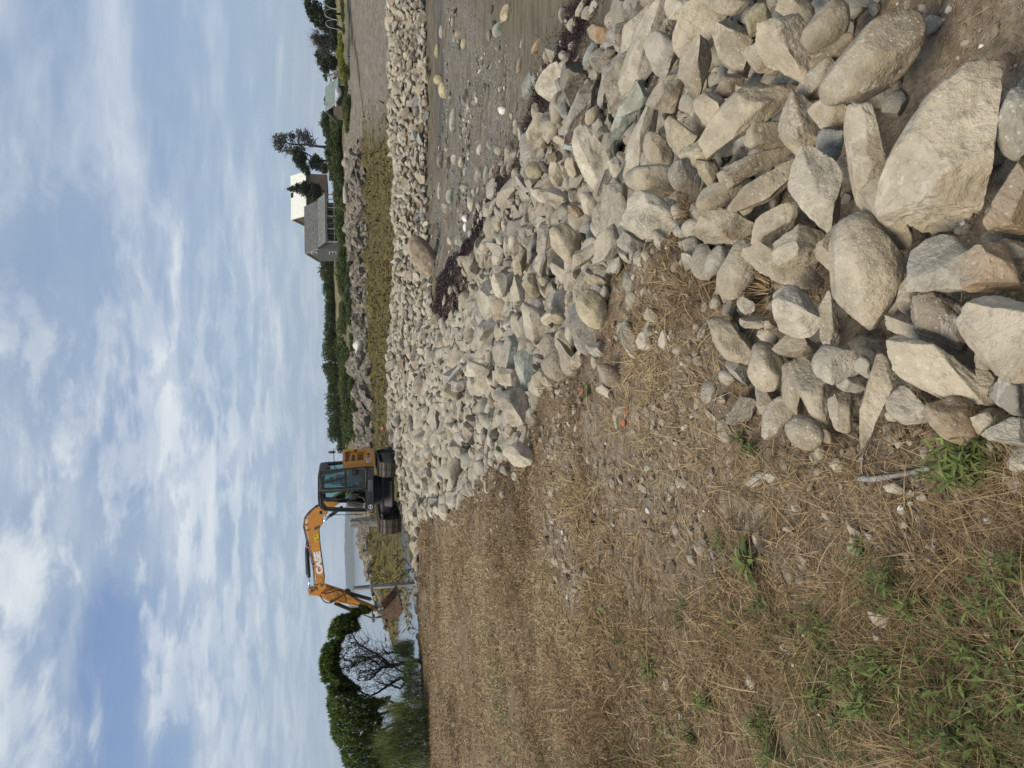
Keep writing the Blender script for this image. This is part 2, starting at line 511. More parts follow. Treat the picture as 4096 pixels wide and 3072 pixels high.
def simple(name, col, rough=.7, metal=0.0, spec=.3, var=.25, scale=6.0, bump=.15, bdist=.01, dirt=None, dirt_amt=.4, coords='Object', stretch=(1, 1, 1), **kw):
    m, n = newmat(name)
    v = n.map(n.add('ShaderNodeTexCoord').outputs[coords], scale=stretch)
    a = n.noise(v, scale, 5, .6, .2); b = n.noise(v, scale * 6, 4, .65)
    c = n.mix(n.step(a, .3, .7), tuple(x * (1 - var) for x in col), tuple(min(1, x * (1 + var)) for x in col))
    c = n.mix(n.math('MULTIPLY', n.step(b, .5, .8), var * .8), c, tuple(x * .55 for x in col))
    if dirt:
        c = n.mix(n.math('MULTIPLY', n.step(n.noise(v, scale * .6, 6, .68, .4), .46, .68), dirt_amt), c, dirt)
    r = n.math('ADD', rough, n.math('MULTIPLY', n.math('SUBTRACT', b, .5), .25), clamp=True)
    pbr(n, c, r, n.math('ADD', a, n.math('MULTIPLY', b, .4)), bump, bdist, metal, spec, **kw)
    return m


# ------------------------------------------------------------------ ground mesh
def axis(segs):
    out = [segs[0][0]]
    for a, b, st in segs:
        k = max(1, int(round((b - a) / st)))
        out += list(a + (b - a) * np.arange(1, k + 1) / k)
    return np.array(out)


gx = axis([(-45, -20, 1.2), (-20, -6, .25), (-6, -2.5, .10), (-2.5, 3.0, .06), (3.0, 8, .10), (8, 22, .2), (22, 45, 1.2)])
gy = axis([(-6, .5, .25), (.5, 4.5, .06), (4.5, 9, .08), (9, 20, .13), (20, 38, .22)])
GX, GY = np.meshgrid(gx, gy, indexing='ij')
GZ = HT(GX, GY)
ni, nj = GX.shape
idx = np.arange(ni * nj).reshape(ni, nj)
faces = np.stack([idx[:-1, :-1], idx[1:, :-1], idx[1:, 1:], idx[:-1, 1:]], -1).reshape(-1, 4)
h0 = H0(GX, GY)
side = crest_side(GX, GY)
a_sand = sstep(-h0, .80, 1.02)
nz_ = fbm(GX * 1.4, GY * 1.4, oct=3, seed=50)
BANK = [(.1, 2.75), (.7, 3.3), (.7, 4.1), (.15, 4.6), (.05, 5.6), (-.5, 6.2), (-1.35, 6.0), (-1.35, 4.8), (-1.1, 3.7), (-.8, 2.9), (-.42, 1.8), (-.3, .9)]
dbank = np.where(in_poly(GX, GY, BANK), 0, poly_dist(GX, GY, BANK, True))
a_soil = np.maximum(sstep(side + nz_ * .16, -.22, .02), sstep(-(dbank + .30 * fbm(GX * 1.5, GY * 1.5, oct=3, seed=51)), -.45, .02))
a_soil = np.maximum(a_soil, sstep(fbm(GX * .8, GY * 1.3, oct=4, seed=77) + nz_ * .4, .55, .85) * .55)
wetd = poly_dist(GX, GY, [(30, 23.6), (15, 22.6), (10.5, 22.4), (7.5, 22.9)])
a_wet = sstep(-(wetd + .35 * fbm(GX * .9, GY * 2, oct=3, seed=61)), -1.35, -.35)
GRAV = [(3.4, 13), (3.2, 20), (4.5, 22.3), (7, 23.6), (9, 21.5), (13, 21), (18, 20), (10, 17.5), (7.5, 15.5), (6, 13.5), (4.6, 11.5)]
a_grav = np.where(in_poly(GX, GY, GRAV), 1, sstep(-poly_dist(GX, GY, GRAV, True), -1.2, 0))


def green_mask(x, y):
    """how green the dry turf is"""
    g = fbm(x * .75 + 3, y * .75, oct=4, seed=88)
    near = sstep(-np.hypot(x + 1.2, (y - 1.4) * .8), -3.4, -.9) * (.75 + .5 * fbm(x * 1.9, y * 1.9, oct=2, seed=19))
    streak = sstep(-np.abs(x + 1.5 + .12 * (y - 6) + .25 * np.sin(y)), -.9, -.2) * sstep(-np.abs(y - 5.5), -4, -1)
    dbk = np.where(in_poly(x, y, BANK), 0, poly_dist(x, y, BANK, True))
    return np.clip(sstep(g, .05, .75) * .55 + near * (.55 + .5 * g) + streak * .45 * (1 + g), 0, 1) * sstep(dbk, .02, .45)


a_green = green_mask(GX, GY)
gm = raw_mesh('ground', np.stack([GX, GY, GZ], -1).reshape(-1, 3), faces,
              attrs=dict(sand=a_sand.ravel(), soil=a_soil.ravel(), wet=a_wet.ravel(), gravel=a_grav.ravel(), green=a_green.ravel()), mats=[MATS['ground']])
link('ground', gm, kind='structure', label='dry brown lawn, bare soil bank and dark sandy beach')

# ------------------------------------------------------------------ stones
def ico(sub):
    bm = bmesh.new(); bmesh.ops.create_icosphere(bm, subdivisions=sub, radius=1.0)
    bm.verts.ensure_lookup_table()
    v = np.array([p.co[:] for p in bm.verts]); f = np.array([[q.index for q in t.verts] for t in bm.faces])
    bm.free()
    return v, f


ICO = {k: ico(k) for k in (1, 2, 3, 4, 5, 6)}


def rock(sub, seed, cuts=9, rough=.10, roundness=.5):
    """a broken, worn stone: a ball cut by random planes, then roughened. Fits the unit box."""
    r = np.random.default_rng(seed)
    v, f = ICO[sub]; v = v.copy()
    sharp = roundness < .6
    for i in range(cuts):
        nn = r.normal(size=3); nn /= np.linalg.norm(nn)
        d = r.uniform(.34, .74) if roundness < .2 else (r.uniform(.44, .80) if sharp else r.uniform(.68, .94))
        e = v @ nn - d
        v -= np.outer(np.clip(e, 0, None) * (1.0 if sharp else .85), nn)
    off = r.uniform(0, 50, 3)
    rad = np.linalg.norm(v, axis=1, keepdims=True) + 1e-9
    q = v * 1.4 + off
    dsp = fbm(q[:, 0], q[:, 1], q[:, 2], oct=2, seed=seed % 97, gain=.5) * .55
    if sub >= 4:
        q = v * 4.5 + off[::-1]
        dsp = dsp - .30 * np.abs(fbm(q[:, 0], q[:, 1], q[:, 2], oct=4 if sub > 4 else 2, seed=seed % 89, gain=.55))
        st = np.array([.5, .3, 1.0]) * 5 + r.normal(0, 1, 3)        # faint bedding
        dsp = dsp + (.07 if sharp else .02) * np.sign(np.sin(v @ st + 2 * dsp))
    v = v + v / rad * (dsp[:, None] * rough * 1.25)
    lo, hi = v.min(0), v.max(0)
    return (v - (lo + hi) / 2) / ((hi - lo) / 2), f


def crisp(me, deg=52):
    me.set_sharp_from_angle(angle=math.radians(deg)); return me


TINT = dict(tan=(.405, .345, .260), dust=(.355, .298, .220), lite=(.49, .44, .362), grey=(.335, .308, .265), blue=(.255, .275, .28), brown=(.25, .195, .145),
            dark=(.14, .135, .125), green=(.30, .325, .29), white=(.80, .79, .76), yellow=(.44, .38, .25), pink=(.37, .30, .255), rust=(.31, .22, .14), wet=(.16, .135, .11))


def hero(x, y, L, Wd, ang, tint, px, parent=None, name='stone', depth=.85, rnd=.4, sub=4, off=.30, seed=None, label=None, cat=None, group=None, dz=0.0):
    """a stone of the bank: x, y centre and L, Wd, ang outline in picture pixels (4096 wide) turned into metres at its place on the slope"""
    seed = seed if seed is not None else int(x * 7 + y * 13) % 9973
    p = hit(x, y)
    if p is None:
        return None
    dist = (p - EYEP) @ _f
    wm = Wd * dist / (FPX * 4)
    p = hit(x, y, off=off * wm + dz)
    if p is None:
        return None
    dist = (p - EYEP) @ _f
    k = dist / (FPX * 4)
    a = math.radians(ang)
    e1 = -UP * math.cos(a) - RT * math.sin(a)       # picture right = -UP, picture down = -RT
    e2 = UP * math.sin(a) - RT * math.cos(a)
    d = (p - EYEP); d = d / np.linalg.norm(d)
    e1 = e1 - d * (e1 @ d); e1 /= np.linalg.norm(e1)
    e2 = np.cross(d, e1)
    sub = 6 if L > 560 else (5 if L > 210 else min(sub, 4))
    v, f = rock(sub, seed, cuts=7 if rnd > .6 else 13, rough=.06 if rnd > .6 else .10, roundness=rnd)
    A = np.stack([e1 * L * k / 2, e2 * Wd * k / 2, d * Wd * k / 2 * depth])
    c = p.copy()
    me = crisp(raw_mesh(name, v @ A, f, mats=[MATS['stone']]))
    o = link(name, me, parent, label=label, cat=cat, group=group)
    o.location = tuple(c)
    t = TINT[tint]; j = .80 + .36 * ((seed * 31) % 100) / 100
    o.color = (t[0] * j, t[1] * j, t[2] * j, 1)
    TAKEN.append((c[0], c[1], .36 * (L + Wd) / 2 * k))
    return o


TAKEN = []
REV = empty('rock_revetment', (1.0, 8, 0), label='bank of dumped pale stones sloping from the lawn down to the beach', cat='rock bank')
def cropA(x, y): return 2500 + x * .7235, y * .7235
def cropB(x, y): return 2500 + x * .7235, 1000 + y * .7235
def cropC(x, y): return 1500 + x * .6028, 900 + y * .6028
def cropD(x, y): return 1500 + x * .6028, y * .6028
def cropE(x, y): return 2500 + x * .7215, 1900 + y * .7215

STONES = []
G_ = 'big loose boulders of the bank'
# crop, cx, cy, length, width, angle, tint, roundness, label (labelled ones are things of their own)
HER = [
 (cropA, 1365, 345, 610, 345, -42, 'dust', .8, 'big smooth egg-shaped brown boulder lying on bare earth'),
 (cropA, 1800, 830, 930, 560, -62, 'tan', .3, 'largest boulder, broad pale slab with orange spots and a white vein'),
 (cropA, 2160, 690, 400, 240, 80, 'grey', .6, 'grey rounded stone against the upper edge of the largest pale boulder'),
 (cropA, 2150, 1090, 440, 330, 80, 'rust', .4, 'brown stone with a yellow-orange patch beside the largest pale boulder'),
 (cropA, 1760, 1480, 430, 370, -30, 'grey', .5, 'grey blocky boulder with dark streaks under the largest pale boulder'),
 (cropA, 2040, 1500, 330, 300, 20, 'rust', .35, 'angular rusty brown stone wedged beside the grey streaked boulder'),
 (cropA, 1470, 1180, 430, 290, 60, 'tan', .3, 'flat tan angular stone tucked under the largest boulder'),
 (cropA, 1065, 1065, 540, 280, 75, 'lite', .35, 'pale wedge-shaped stone with a bluish white end, upright among slabs'),
 (cropA, 1330, 870, 620, 190, 82, 'tan', .25, 'bent blocky stone with crumbly soil packed along its side'),
 (cropA, 1330, 1500, 660, 370, 85, 'tan', .6, 'long rounded block, biggest stone in the middle of the foreground'),
 (cropA, 655, 640, 590, 260, -45, 'tan', .25, 'long squared stone with an orange tip pointing to the sea'),
 (cropA, 900, 270, 420, 280, 60, 'tan', .3, 'lumpy knobbed tan stone above the long squared one'),
 (cropA, 1120, 155, 290, 210, -55, 'dust', .7, 'smooth rounded block near the egg-shaped boulder'),
 (cropB, 2150, 510, 600, 470, 70, 'tan', .55, 'huge pale smooth boulder cut by the bottom edge of the view'),
 (cropB, 945, 345, 300, 275, 20, 'lite', .4, 'squarish pale flat stone with crumbs of grit on top'),
 (cropB, 775, 645, 285, 200, 80, 'tan', .95, 'smooth oval stone at the edge of the bare soil'),
 (cropB, 995, 1010, 215, 180, 40, 'tan', .95, 'round cobble at the foot of the grass'),
 (cropB, 1385, 840, 540, 150, 97, 'tan', .3, 'long narrow stone pointing into the dead grass'),
 (cropB, 1745, 700, 680, 250, 33, 'tan', .3, 'long flat slab with a broken edge leaning on others'),
 (cropB, 1820, 930, 300, 240, 40, 'rust', .3, 'stone with a rusty orange scar next to the green weed'),
 (cropB, 2130, 800, 270, 190, 60, 'dark', .5, 'dark charcoal stone under the huge smooth boulder'),
 (cropB, 1170, 640, 260, 220, 10, 'lite', .3, 'angular pale stone lying across the tops of others'),
 (cropC, 1450, 570, 300, 205, 60, 'yellow', .6, 'plump tan boulder with a reddish corner beside the soil bank'),
 (cropC, 935, 1205, 260, 200, 60, 'lite', .35, 'large pale boulder next to a black speckled one by the grass'),
 (cropC, 955, 1520, 215, 165, 20, 'lite', .4, 'white speckled boulder alone at the edge of the lawn'),
 (cropD, 1175, 540, 240, 185, -65, 'lite', .2, 'squared pale block resting on dark seaweed at the beach'),
 (cropD, 1085, 850, 215, 130, -65, 'tan', .2, 'tilted oblong block beside dark seaweed'),
 (cropC, 330, 230, 350, 170, 55, 'brown', .6, 'broad smooth brown boulder among small stones of the far bank'),
 (cropC, 995, 960, 290, 130, 84, 'green', .15, 'greenish layered slate slab standing among pale stones'),
 (cropD, 1640, 790, 300, 150, -55, 'green', .2, 'flat greenish slab lying on the stone slope'),
]
HERP = [
 (cropA, 610, 250, 350, 215, 50, 'tan', .5), (cropA, 760, 320, 210, 175, 0, 'tan', .5), (cropA, 400, 150, 340, 240, -60, 'tan', .5),
 (cropA, 960, 690, 340, 220, 55, 'tan', .5), (cropA, 800, 760, 240, 190, 30, 'tan', .5), (cropA, 740, 905, 380, 115, -15, 'dust', .3),
 (cropA, 770, 1045, 420, 150, -35, 'dust', .3), (cropA, 520, 1080, 260, 145, -25, 'tan', .6), (cropA, 560, 1270, 330, 200, 20, 'tan', .35),
 (cropA, 820, 1240, 310, 165, -40, 'dust', .5), (cropA, 950, 1370, 280, 245, 10, 'tan', .45), (cropA, 870, 1475, 460, 165, 25, 'tan', .35),
 (cropA, 625, 1495, 330, 195, 110, 'tan', .6), (cropA, 510, 1440, 180, 115, 120, 'grey', .7), (cropA, 1235, 1290, 210, 170, 15, 'tan', .2),
 (cropA, 160, 1000, 260, 185, 10, 'tan', .75), (cropA, 330, 985, 200, 155, 60, 'grey', .6), (cropA, 405, 855, 190, 140, -30, 'yellow', .3),
 (cropA, 390, 390, 330, 190, 80, 'tan', .5), (cropA, 480, 610, 220, 170, 30, 'tan', .5), (cropA, 240, 530, 220, 170, -50, 'tan', .5),
 (cropA, 180, 830, 210, 135, 60, 'tan', .6), (cropA, 100, 740, 410, 125, 108, 'lite', .35), (cropA, 130, 1200, 290, 235, 30, 'lite', .4),
 (cropA, 300, 750, 230, 150, 50, 'tan', .4), (cropA, 740, 120, 180, 135, 70, 'yellow', .5), (cropA, 960, 50, 240, 120, 20, 'tan', .5),
 (cropA, 210, 290, 240, 180, 60, 'grey', .25), (cropA, 120, 270, 520, 190, -68, 'lite', .2), (cropA, 1140, 290, 250, 120, -30, 'dust', .5),
 (cropA, 1050, 470, 270, 150, -40, 'dust', .5), (cropA, 1130, 630, 210, 160, 40, 'tan', .4), 
 (cropA, 1130, 800, 190, 150, 80, 'blue', .5), (cropA, 560, 480, 200, 120, -40, 'brown', .3),
 (cropA, 2160, 1400, 180, 140, 10, 'tan', .5), (cropA, 560, 20, 240, 110, 10, 'tan', .6), (cropA, 330, 40, 220, 130, 5, 'lite', .5), (cropA, 700, 500, 180, 120, 30, 'dust', .5),
 (cropA, 620, 960, 200, 120, -30, 'dust', .5), (cropA, 680, 1110, 200, 120, -35, 'dust', .5), (cropA, 460, 1170, 160, 120, 10, 'dust', .5), (cropA, 1120, 1420, 200, 110, 70, 'dust', .4),
 (cropA, 470, 960, 200, 110, 70, 'dust', .5), (cropA, 60, 560, 200, 120, -60, 'green', .2),
 (cropB, 1770, 390, 390, 260, 20, 'brown', .5), (cropB, 960, 530, 260, 140, 10, 'dust', .5), (cropB, 930, 765, 300, 130, 75, 'tan', .5),
 (cropB, 1050, 775, 390, 175, 65, 'tan', .4), (cropB, 850, 930, 270, 170, -60, 'tan', .6), (cropB, 1205, 900, 220, 140, 70, 'tan', .3),
 (cropB, 1560, 880, 240, 165, 50, 'lite', .4), (cropB, 1690, 490, 520, 140, 28, 'dust', .3), (cropB, 2010, 950, 180, 160, 40, 'tan', .4),
 (cropB, 2150, 1010, 220, 200, 30, 'lite', .5), (cropB, 1125, 385, 310, 100, 85, 'tan', .3), (cropB, 580, 510, 340, 175, 35, 'dust', .4),
 (cropB, 705, 400, 140, 75, 10, 'lite', .5), (cropB, 670, 305, 100, 85, 60, 'lite', .3), (cropB, 765, 810, 160, 110, 40, 'tan', .4),
 (cropB, 1260, 740, 190, 115, 20, 'grey', .3), (cropB, 1580, 250, 220, 130, 100, 'brown', .4), (cropB, 1480, 915, 80, 65, 0, 'tan', .8),
 (cropB, 1075, 1110, 100, 55, 80, 'tan', .6), (cropB, 790, 480, 120, 60, 20, 'tan', .4), (cropB, 1110, 1020, 120, 70, 60, 'rust', .4),
 (cropB, 1490, 1320, 110, 60, 20, 'tan', .5), (cropB, 1320, 640, 130, 100, 30, 'grey', .3), (cropB, 1990, 590, 170, 110, 70, 'brown', .4), (cropB, 160, 370, 120, 80, 40, 'yellow', .3),
 (cropB, 800, 420, 70, 60, 20, 'tan', .5), (cropB, 1990, 720, 160, 100, 60, 'dust', .4),
 (cropC, 1260, 790, 215, 125, 75, 'tan', .6), (cropC, 540, 1500, 115, 95, 0, 'lite', .5), (cropC, 900, 900, 320, 75, 96, 'green', .15), (cropC, 880, 1010, 140, 120, 20, 'lite', .3),
 (cropC, 1060, 640, 290, 200, 60, 'lite', .25), (cropC, 1690, 780, 290, 105, 55, 'lite', .2), (cropC, 1560, 1000, 205, 130, 40, 'brown', .7),
 (cropC, 1540, 1110, 150, 90, 45, 'lite', .3), (cropC, 1610, 1260, 180, 62, -70, 'tan', .2), (cropC, 1540, 140, 290, 175, 110, 'lite', .45),
 (cropC, 1700, 120, 190, 135, 20, 'grey', .4), (cropC, 1270, 120, 270, 185, 60, 'tan', .6), (cropC, 1380, 200, 260, 115, -45, 'lite', .25),
 (cropC, 1470, 820, 150, 115, 20, 'grey', .5), (cropC, 1360, 870, 160, 95, -60, 'tan', .4), (cropC, 1210, 620, 110, 75, 0, 'tan', .6),
 (cropC, 1340, 560, 190, 80, -60, 'blue', .15), (cropC, 1160, 600, 140, 85, -60, 'lite', .4), (cropC, 1430, 360, 150, 70, 60, 'tan', .3), (cropC, 1500, 380, 160, 65, 40, 'tan', .25),
 (cropC, 850, 1130, 130, 85, 60, 'dark', .7), (cropC, 1100, 1010, 150, 110, -60, 'tan', .6), (cropC, 1160, 1040, 120, 80, 20, 'tan', .6), (cropC, 895, 1370, 100, 70, 90, 'tan', .6),
 (cropC, 970, 1330, 100, 60, 60, 'lite', .3), (cropC, 750, 1570, 90, 55, 70, 'lite', .3), (cropC, 690, 960, 170, 110, 10, 'lite', .3), (cropC, 560, 1070, 110, 80, 0, 'lite', .2), (cropC, 510, 1110, 140, 90, 20, 'tan', .5),
 (cropC, 940, 420, 180, 100, 80, 'lite', .35), (cropC, 830, 400, 160, 110, 80, 'lite', .2), (cropC, 1040, 400, 170, 110, 60, 'tan', .4), (cropC, 920, 130, 120, 70, 90, 'lite', .25), (cropC, 740, 150, 100, 80, 0, 'tan', .6),
 (cropC, 1110, 90, 220, 70, 97, 'grey', .15), (cropC, 960, 240, 190, 90, 100, 'tan', .5), (cropC, 1100, 260, 150, 80, 100, 'lite', .3), (cropC, 1690, 690, 120, 60, 60, 'tan', .3), (cropC, 1800, 730, 200, 130, 95, 'lite', .5),
 (cropD, 1440, 760, 135, 85, -60, 'tan', .8), (cropD, 1620, 530, 420, 240, -62, 'lite', .3), (cropD, 1590, 110, 160, 105, -60, 'pink', .7),
 (cropD, 1500, 215, 180, 135, 20, 'rust', .2), (cropD, 1440, 370, 180, 95, -70, 'blue', .4), (cropD, 1380, 700, 370, 140, -62, 'grey', .3), (cropD, 1260, 730, 160, 85, 65, 'blue', .5),
 (cropD, 1265, 375, 95, 65, 10, 'grey', .9), (cropD, 1510, 1210, 240, 85, -55, 'grey', .15), (cropD, 1440, 1050, 440, 200, 72, 'lite', .3), (cropD, 1330, 1400, 120, 65, 30, 'rust', .4),
 (cropD, 1410, 1350, 160, 110, 50, 'lite', .5), (cropD, 1760, 900, 260, 110, -65, 'tan', .5), (cropD, 1760, 1180, 200, 150, 0, 'grey', .8), (cropD, 1590, 1110, 130, 90, 80, 'lite', .4), (cropD, 1680, 1130, 150, 80, 80, 'tan', .5),
 (cropD, 1770, 400, 280, 160, -68, 'blue', .2), (cropD, 1740, 200, 340, 180, -65, 'lite', .3), (cropD, 1640, 250, 130, 90, 70, 'wet', .3), (cropD, 1380, 60, 120, 75, -60, 'lite', .5), (cropD, 1450, 50, 110, 60, -60, 'grey', .5), (cropD, 1550, 350, 130, 70, -30, 'wet', .5),
 (cropD, 1330, 450, 160, 45, -75, 'brown', .3), (cropD, 1180, 880, 150, 55, -75, 'tan', .3), (cropD, 1110, 950, 120, 75, -50, 'tan', .4), (cropD, 1290, 860, 190, 70, -70, 'pink', .3), (cropD, 1370, 820, 160, 60, -70, 'brown', .2),
 (cropD, 1060, 1130, 125, 110, 0, 'yellow', .8), (cropD, 1130, 1110, 120, 50, 60, 'dark', .1), (cropD, 1190, 1050, 110, 70, -30, 'brown', .3), (cropD, 1310, 980, 120, 50, 10, 'blue', .3), (cropD, 1240, 930, 120, 60, 10, 'tan', .4),
 (cropD, 1200, 1150, 170, 90, 80, 'tan', .4), (cropD, 1310, 1110, 140, 90, 70, 'tan', .3), (cropD, 1180, 1290, 160, 110, 40, 'lite', .5), (cropD, 1090, 1300, 120, 80, 60, 'lite', .5),
]
for t in HER:
    c, x, y, L, Wd, an, ti, ro, lab = t
    k = .7235 if c in (cropA, cropB) else .6028
    X, Y = c(x, y)
    hero(X, Y, L * k, Wd * k, an, ti, 0, None, 'boulder', rnd=ro, label=lab, cat='boulder', group=G_, dz=.03)
for t in HERP:
    c, x, y, L, Wd, an, ti, ro = t
    k = .7235 if c in (cropA, cropB) else .6028
    X, Y = c(x, y)
    o = hero(X, Y, L * k * 1.04, Wd * k * 1.04, an, ti, 0, None, 'stone', rnd=ro, sub=4)
    if o is not None:
        o.parent = REV; o.location = Vector(o.location) - REV.location
n_hero = len(TAKEN)

# ------------------------------------------------------------------ the rest of the stones, packed by dart throwing
class Pack:
    def __init__(s, cell=.6):
        s.c = cell; s.g = {}
    def ok(s, x, y, r, ov):
        ci, cj = int(x // s.c), int(y // s.c)
        for i in range(ci - 1, ci + 2):
            for j in range(cj - 1, cj + 2):
                for (a, b, q) in s.g.get((i, j), ()):
                    if (a - x) ** 2 + (b - y) ** 2 < ((r + q) * ov) ** 2:
                        return False
        return True
    def put(s, x, y, r):
        s.g.setdefault((int(x // s.c), int(y // s.c)), []).append((x, y, r))


pack = Pack()
for t in TAKEN:
    pack.put(*t)
FILL = []
VAR = [rock(4, 900 + i, cuts=10 + i % 6, rough=.13, roundness=(.05, .1, .5, .08, .75)[i % 5]) for i in range(20)]
VAR2 = [rock(3, 900 + i, cuts=10 + i % 6, rough=.13, roundness=(.05, .1, .5, .08, .75)[i % 5]) for i in range(20)]
VAR1 = [rock(2, 900 + i, cuts=5, rough=.12, roundness=.5) for i in range(12)]


def sprinkle(num, rmin, rmax, ov, region, box, lift=.25, power=1.6, near=None):
    xs = rng.uniform(box[0], box[1], num); ys = rng.uniform(box[2], box[3], num)
    keep = in_poly(xs, ys, region)
    xs, ys = xs[keep], ys[keep]
    rr = rmin + (rmax - rmin) * rng.random(len(xs)) ** power
    hs = HT(xs, ys)
    for x, y, r, h in zip(xs, ys, rr, hs):
        if pack.ok(x, y, r, ov):
            pack.put(x, y, r); FILL.append((x, y, h + lift * r, r))


NEARR = [p for p in ROCKS if p[1] < 21] + []
FARR = [p for p in ROCKS if p[1] > 3.9]
MIDR = [p for p in ROCKS if 3.9 < p[1] < 22.7]
sprinkle(9000, .12, .235, .76, MIDR, (-6.5, 5, 3.9, 22.5), .40, 2.4)
sprinkle(9000, .12, .21, .80, FARR, (-6.5, 21, 20, 30), .40, 2.4)
sprinkle(40000, .075, .125, .73, FARR, (-6.5, 21, 3.9, 30), .60)
sprinkle(60000, .04, .075, .72, [p for p in ROCKS if 2.6 < p[1] < 19], (-4.5, 4.2, 2.6, 18), .8)
sprinkle(6000, .03, .09, .80, [p for p in ROCKS if p[1] < 5], (-.5, 4.2, .3, 5), .35)
rb = np.random.default_rng(606)
sx_, sy_ = rb.uniform(-2.2, .9, 5200), .9 + 8.5 * rb.random(5200) ** 1.3
sc_ = crest_side(sx_, sy_); sh_ = HT(sx_, sy_)
for x, y, c, h in zip(sx_, sy_, sc_, sh_):
    if (-.75 if y > 3 else -.22) < c < .05 and rb.random() < math.exp(c * 4.5) * .5:
        q = .018 + min(.075, .012 * y) * rb.random() ** 2.5
        if pack.ok(x, y, q, 1.0):
            pack.put(x, y, q); FILL.append((x, y, h - q * .15, q))
WRK = []
for _ in range(75):
    j = rb.integers(0, 8); t = rb.random(); a_, b_ = [(1010, 545), (1040, 485), (1066, 440), (1092, 400), (1118, 340), (1150, 262), (1190, 180), (1228, 80), (1250, 20)][j:j + 2]
    c = at_z(a_[0] + (b_[0] - a_[0]) * t, a_[1] + (b_[1] - a_[1]) * t, -1.08)[:2] + rb.normal(0, .45, 2)
    WRK.append((c[0], c[1], float(HT(c[:1], c[1:])[0]) + .02, .05 + .13 * rb.random() ** 2))
FILL = np.array(FILL + WRK)
n_wrk = len(WRK)
fr = np.hypot(FILL[:, 0], FILL[:, 1])
# drop what the view cannot show: far behind the crest of the far bank
WR = np.array([at_z(*p, -1.06)[:2] for p in ((1010, 545), (1040, 485), (1066, 440), (1092, 400), (1118, 340), (1150, 262), (1190, 180), (1228, 80), (1250, 20))])
WPATCH = [at_z(*p, -.95)[:2] for p in ((943, 600), (960, 560), (1000, 545), (1022, 600), (1012, 660), (985, 700), (955, 680))]
EARTH = [hit(*cropA(*p))[:2] for p in ((1260, -60), (2300, -60), (2300, 340), (1950, 380), (1760, 480), (1620, 640), (1420, 560), (1560, 420), (1640, 200), (1560, 90), (1300, 40))]
EXC_XY = at_y(1590, 1955, 23.7)[:2]
vis = ~((FILL[:, 1] > 28.6) & (FILL[:, 2] < -.55)) & (np.hypot(FILL[:, 0] - EXC_XY[0], FILL[:, 1] - EXC_XY[1]) > 1.75) | (FILL[:, 3] < .095) & (FILL[:, 1] < 28)
vis &= ~(in_poly(FILL[:, 0], FILL[:, 1], EARTH))
vis &= ~((in_poly(FILL[:, 0], FILL[:, 1], WPATCH) | (poly_dist(FILL[:, 0], FILL[:, 1], WR) < .30)) & (rng.random(len(FILL)) < .88) & (np.arange(len(FILL)) < len(FILL) - n_wrk))
vis &= ~((np.abs(FILL[:, 0] - EXC_XY[0]) < 1.5) & (FILL[:, 1] > 20.3) & (FILL[:, 1] < 24) & (FILL[:, 3] > .16))
FILL = FILL[vis]; fr = fr[vis]
big = FILL[:, 3] / np.maximum(fr, 1)
order = np.argsort(-big)
is_dyke = (FILL[:, 1] > 22.3) & (FILL[:, 0] > -.2)
DYK = empty('rock_dyke', (9, 26.5, 0), label='long low bank of grey stones crossing behind the beach', cat='rock bank')


def rot_rand(r, tilt=.5):
    q = Matrix.Rotation(r.uniform(0, 2 * PI), 3, 'Z') @ Matrix.Rotation(r.normal(0, tilt), 3, 'X') @ Matrix.Rotation(r.normal(0, tilt), 3, 'Y')
    return q


STONE_ME = []
for i, (v, f) in enumerate(VAR):
    me = crisp(raw_mesh('stone', v, f, mats=[MATS['stone']]), 36); STONE_ME.append(me)
TN = ['tan', 'tan', 'lite', 'lite', 'lite', 'lite', 'tan', 'dust', 'grey', 'tan', 'lite', 'grey', 'green', 'lite', 'tan', 'brown', 'lite', 'tan', 'grey', 'lite']


def fill_stones(sel, root, n_ind, mass_name):
    ids = [i for i in order if sel[i]]
    r = np.random.default_rng(77)
    for i in ids[:n_ind]:
        x, y, z, rad = FILL[i]
        o = bpy.data.objects.new('stone', STONE_ME[r.integers(len(STONE_ME))]); COL.objects.link(o)
        sc = np.array([r.uniform(1.0, 1.45), r.uniform(.85, 1.15), r.uniform(.55, .95)]) * rad
        mw = Matrix.Translation((x, y, z)) @ (rot_rand(r, .38) @ Matrix.Diagonal(tuple(sc))).to_4x4()
        o.parent = root; o.matrix_basis = Matrix.Translation(-root.location) @ mw
        t = np.array(TINT[TN[r.integers(len(TN))] if z > -.82 else ('wet', 'blue', 'wet', 'brown', 'dark', 'tan')[r.integers(6)]]) * r.uniform(.8, 1.2)
        o.color = (*t, 1)
    V = []; F = []; Rn = []; base = 0
    for i in ids[n_ind:]:
        x, y, z, rad = FILL[i]
        px = rad / max(np.hypot(x, y), 1) * FPX
        lib = VAR2 if px > 7.5 else VAR1
        v, f = lib[r.integers(len(lib))]
        sc = np.array([r.uniform(1.0, 1.5), r.uniform(.85, 1.15), r.uniform(.5, .9)]) * rad
        A = np.array(rot_rand(r, .45)) * sc[None, :]
        V.append(v @ A.T + (x, y, z)); F.append(f + base); base += len(v)
        q_ = r.random()
        if z < -.72 and r.random() < (.9 if x < 6 and y < 20 else .5): q_ = (.02, .0, .96, .97, .85, .5)[r.integers(6)]
        Rn.append(np.full(len(v), q_))
    me = crisp(raw_mesh(mass_name, np.concatenate(V) - np.array(root.location), np.concatenate(F), attrs=dict(rnd=np.concatenate(Rn)), mats=[MATS['stone_mass']]), 34)
    link(mass_name, me, root, kind='stuff')


n_rev_hero = sum(1 for o in bpy.data.objects if o.parent is REV)
fill_stones(~is_dyke, REV, 300 - n_rev_hero, 'small_stones')
fill_stones(is_dyke, DYK, 300, 'small_stones')

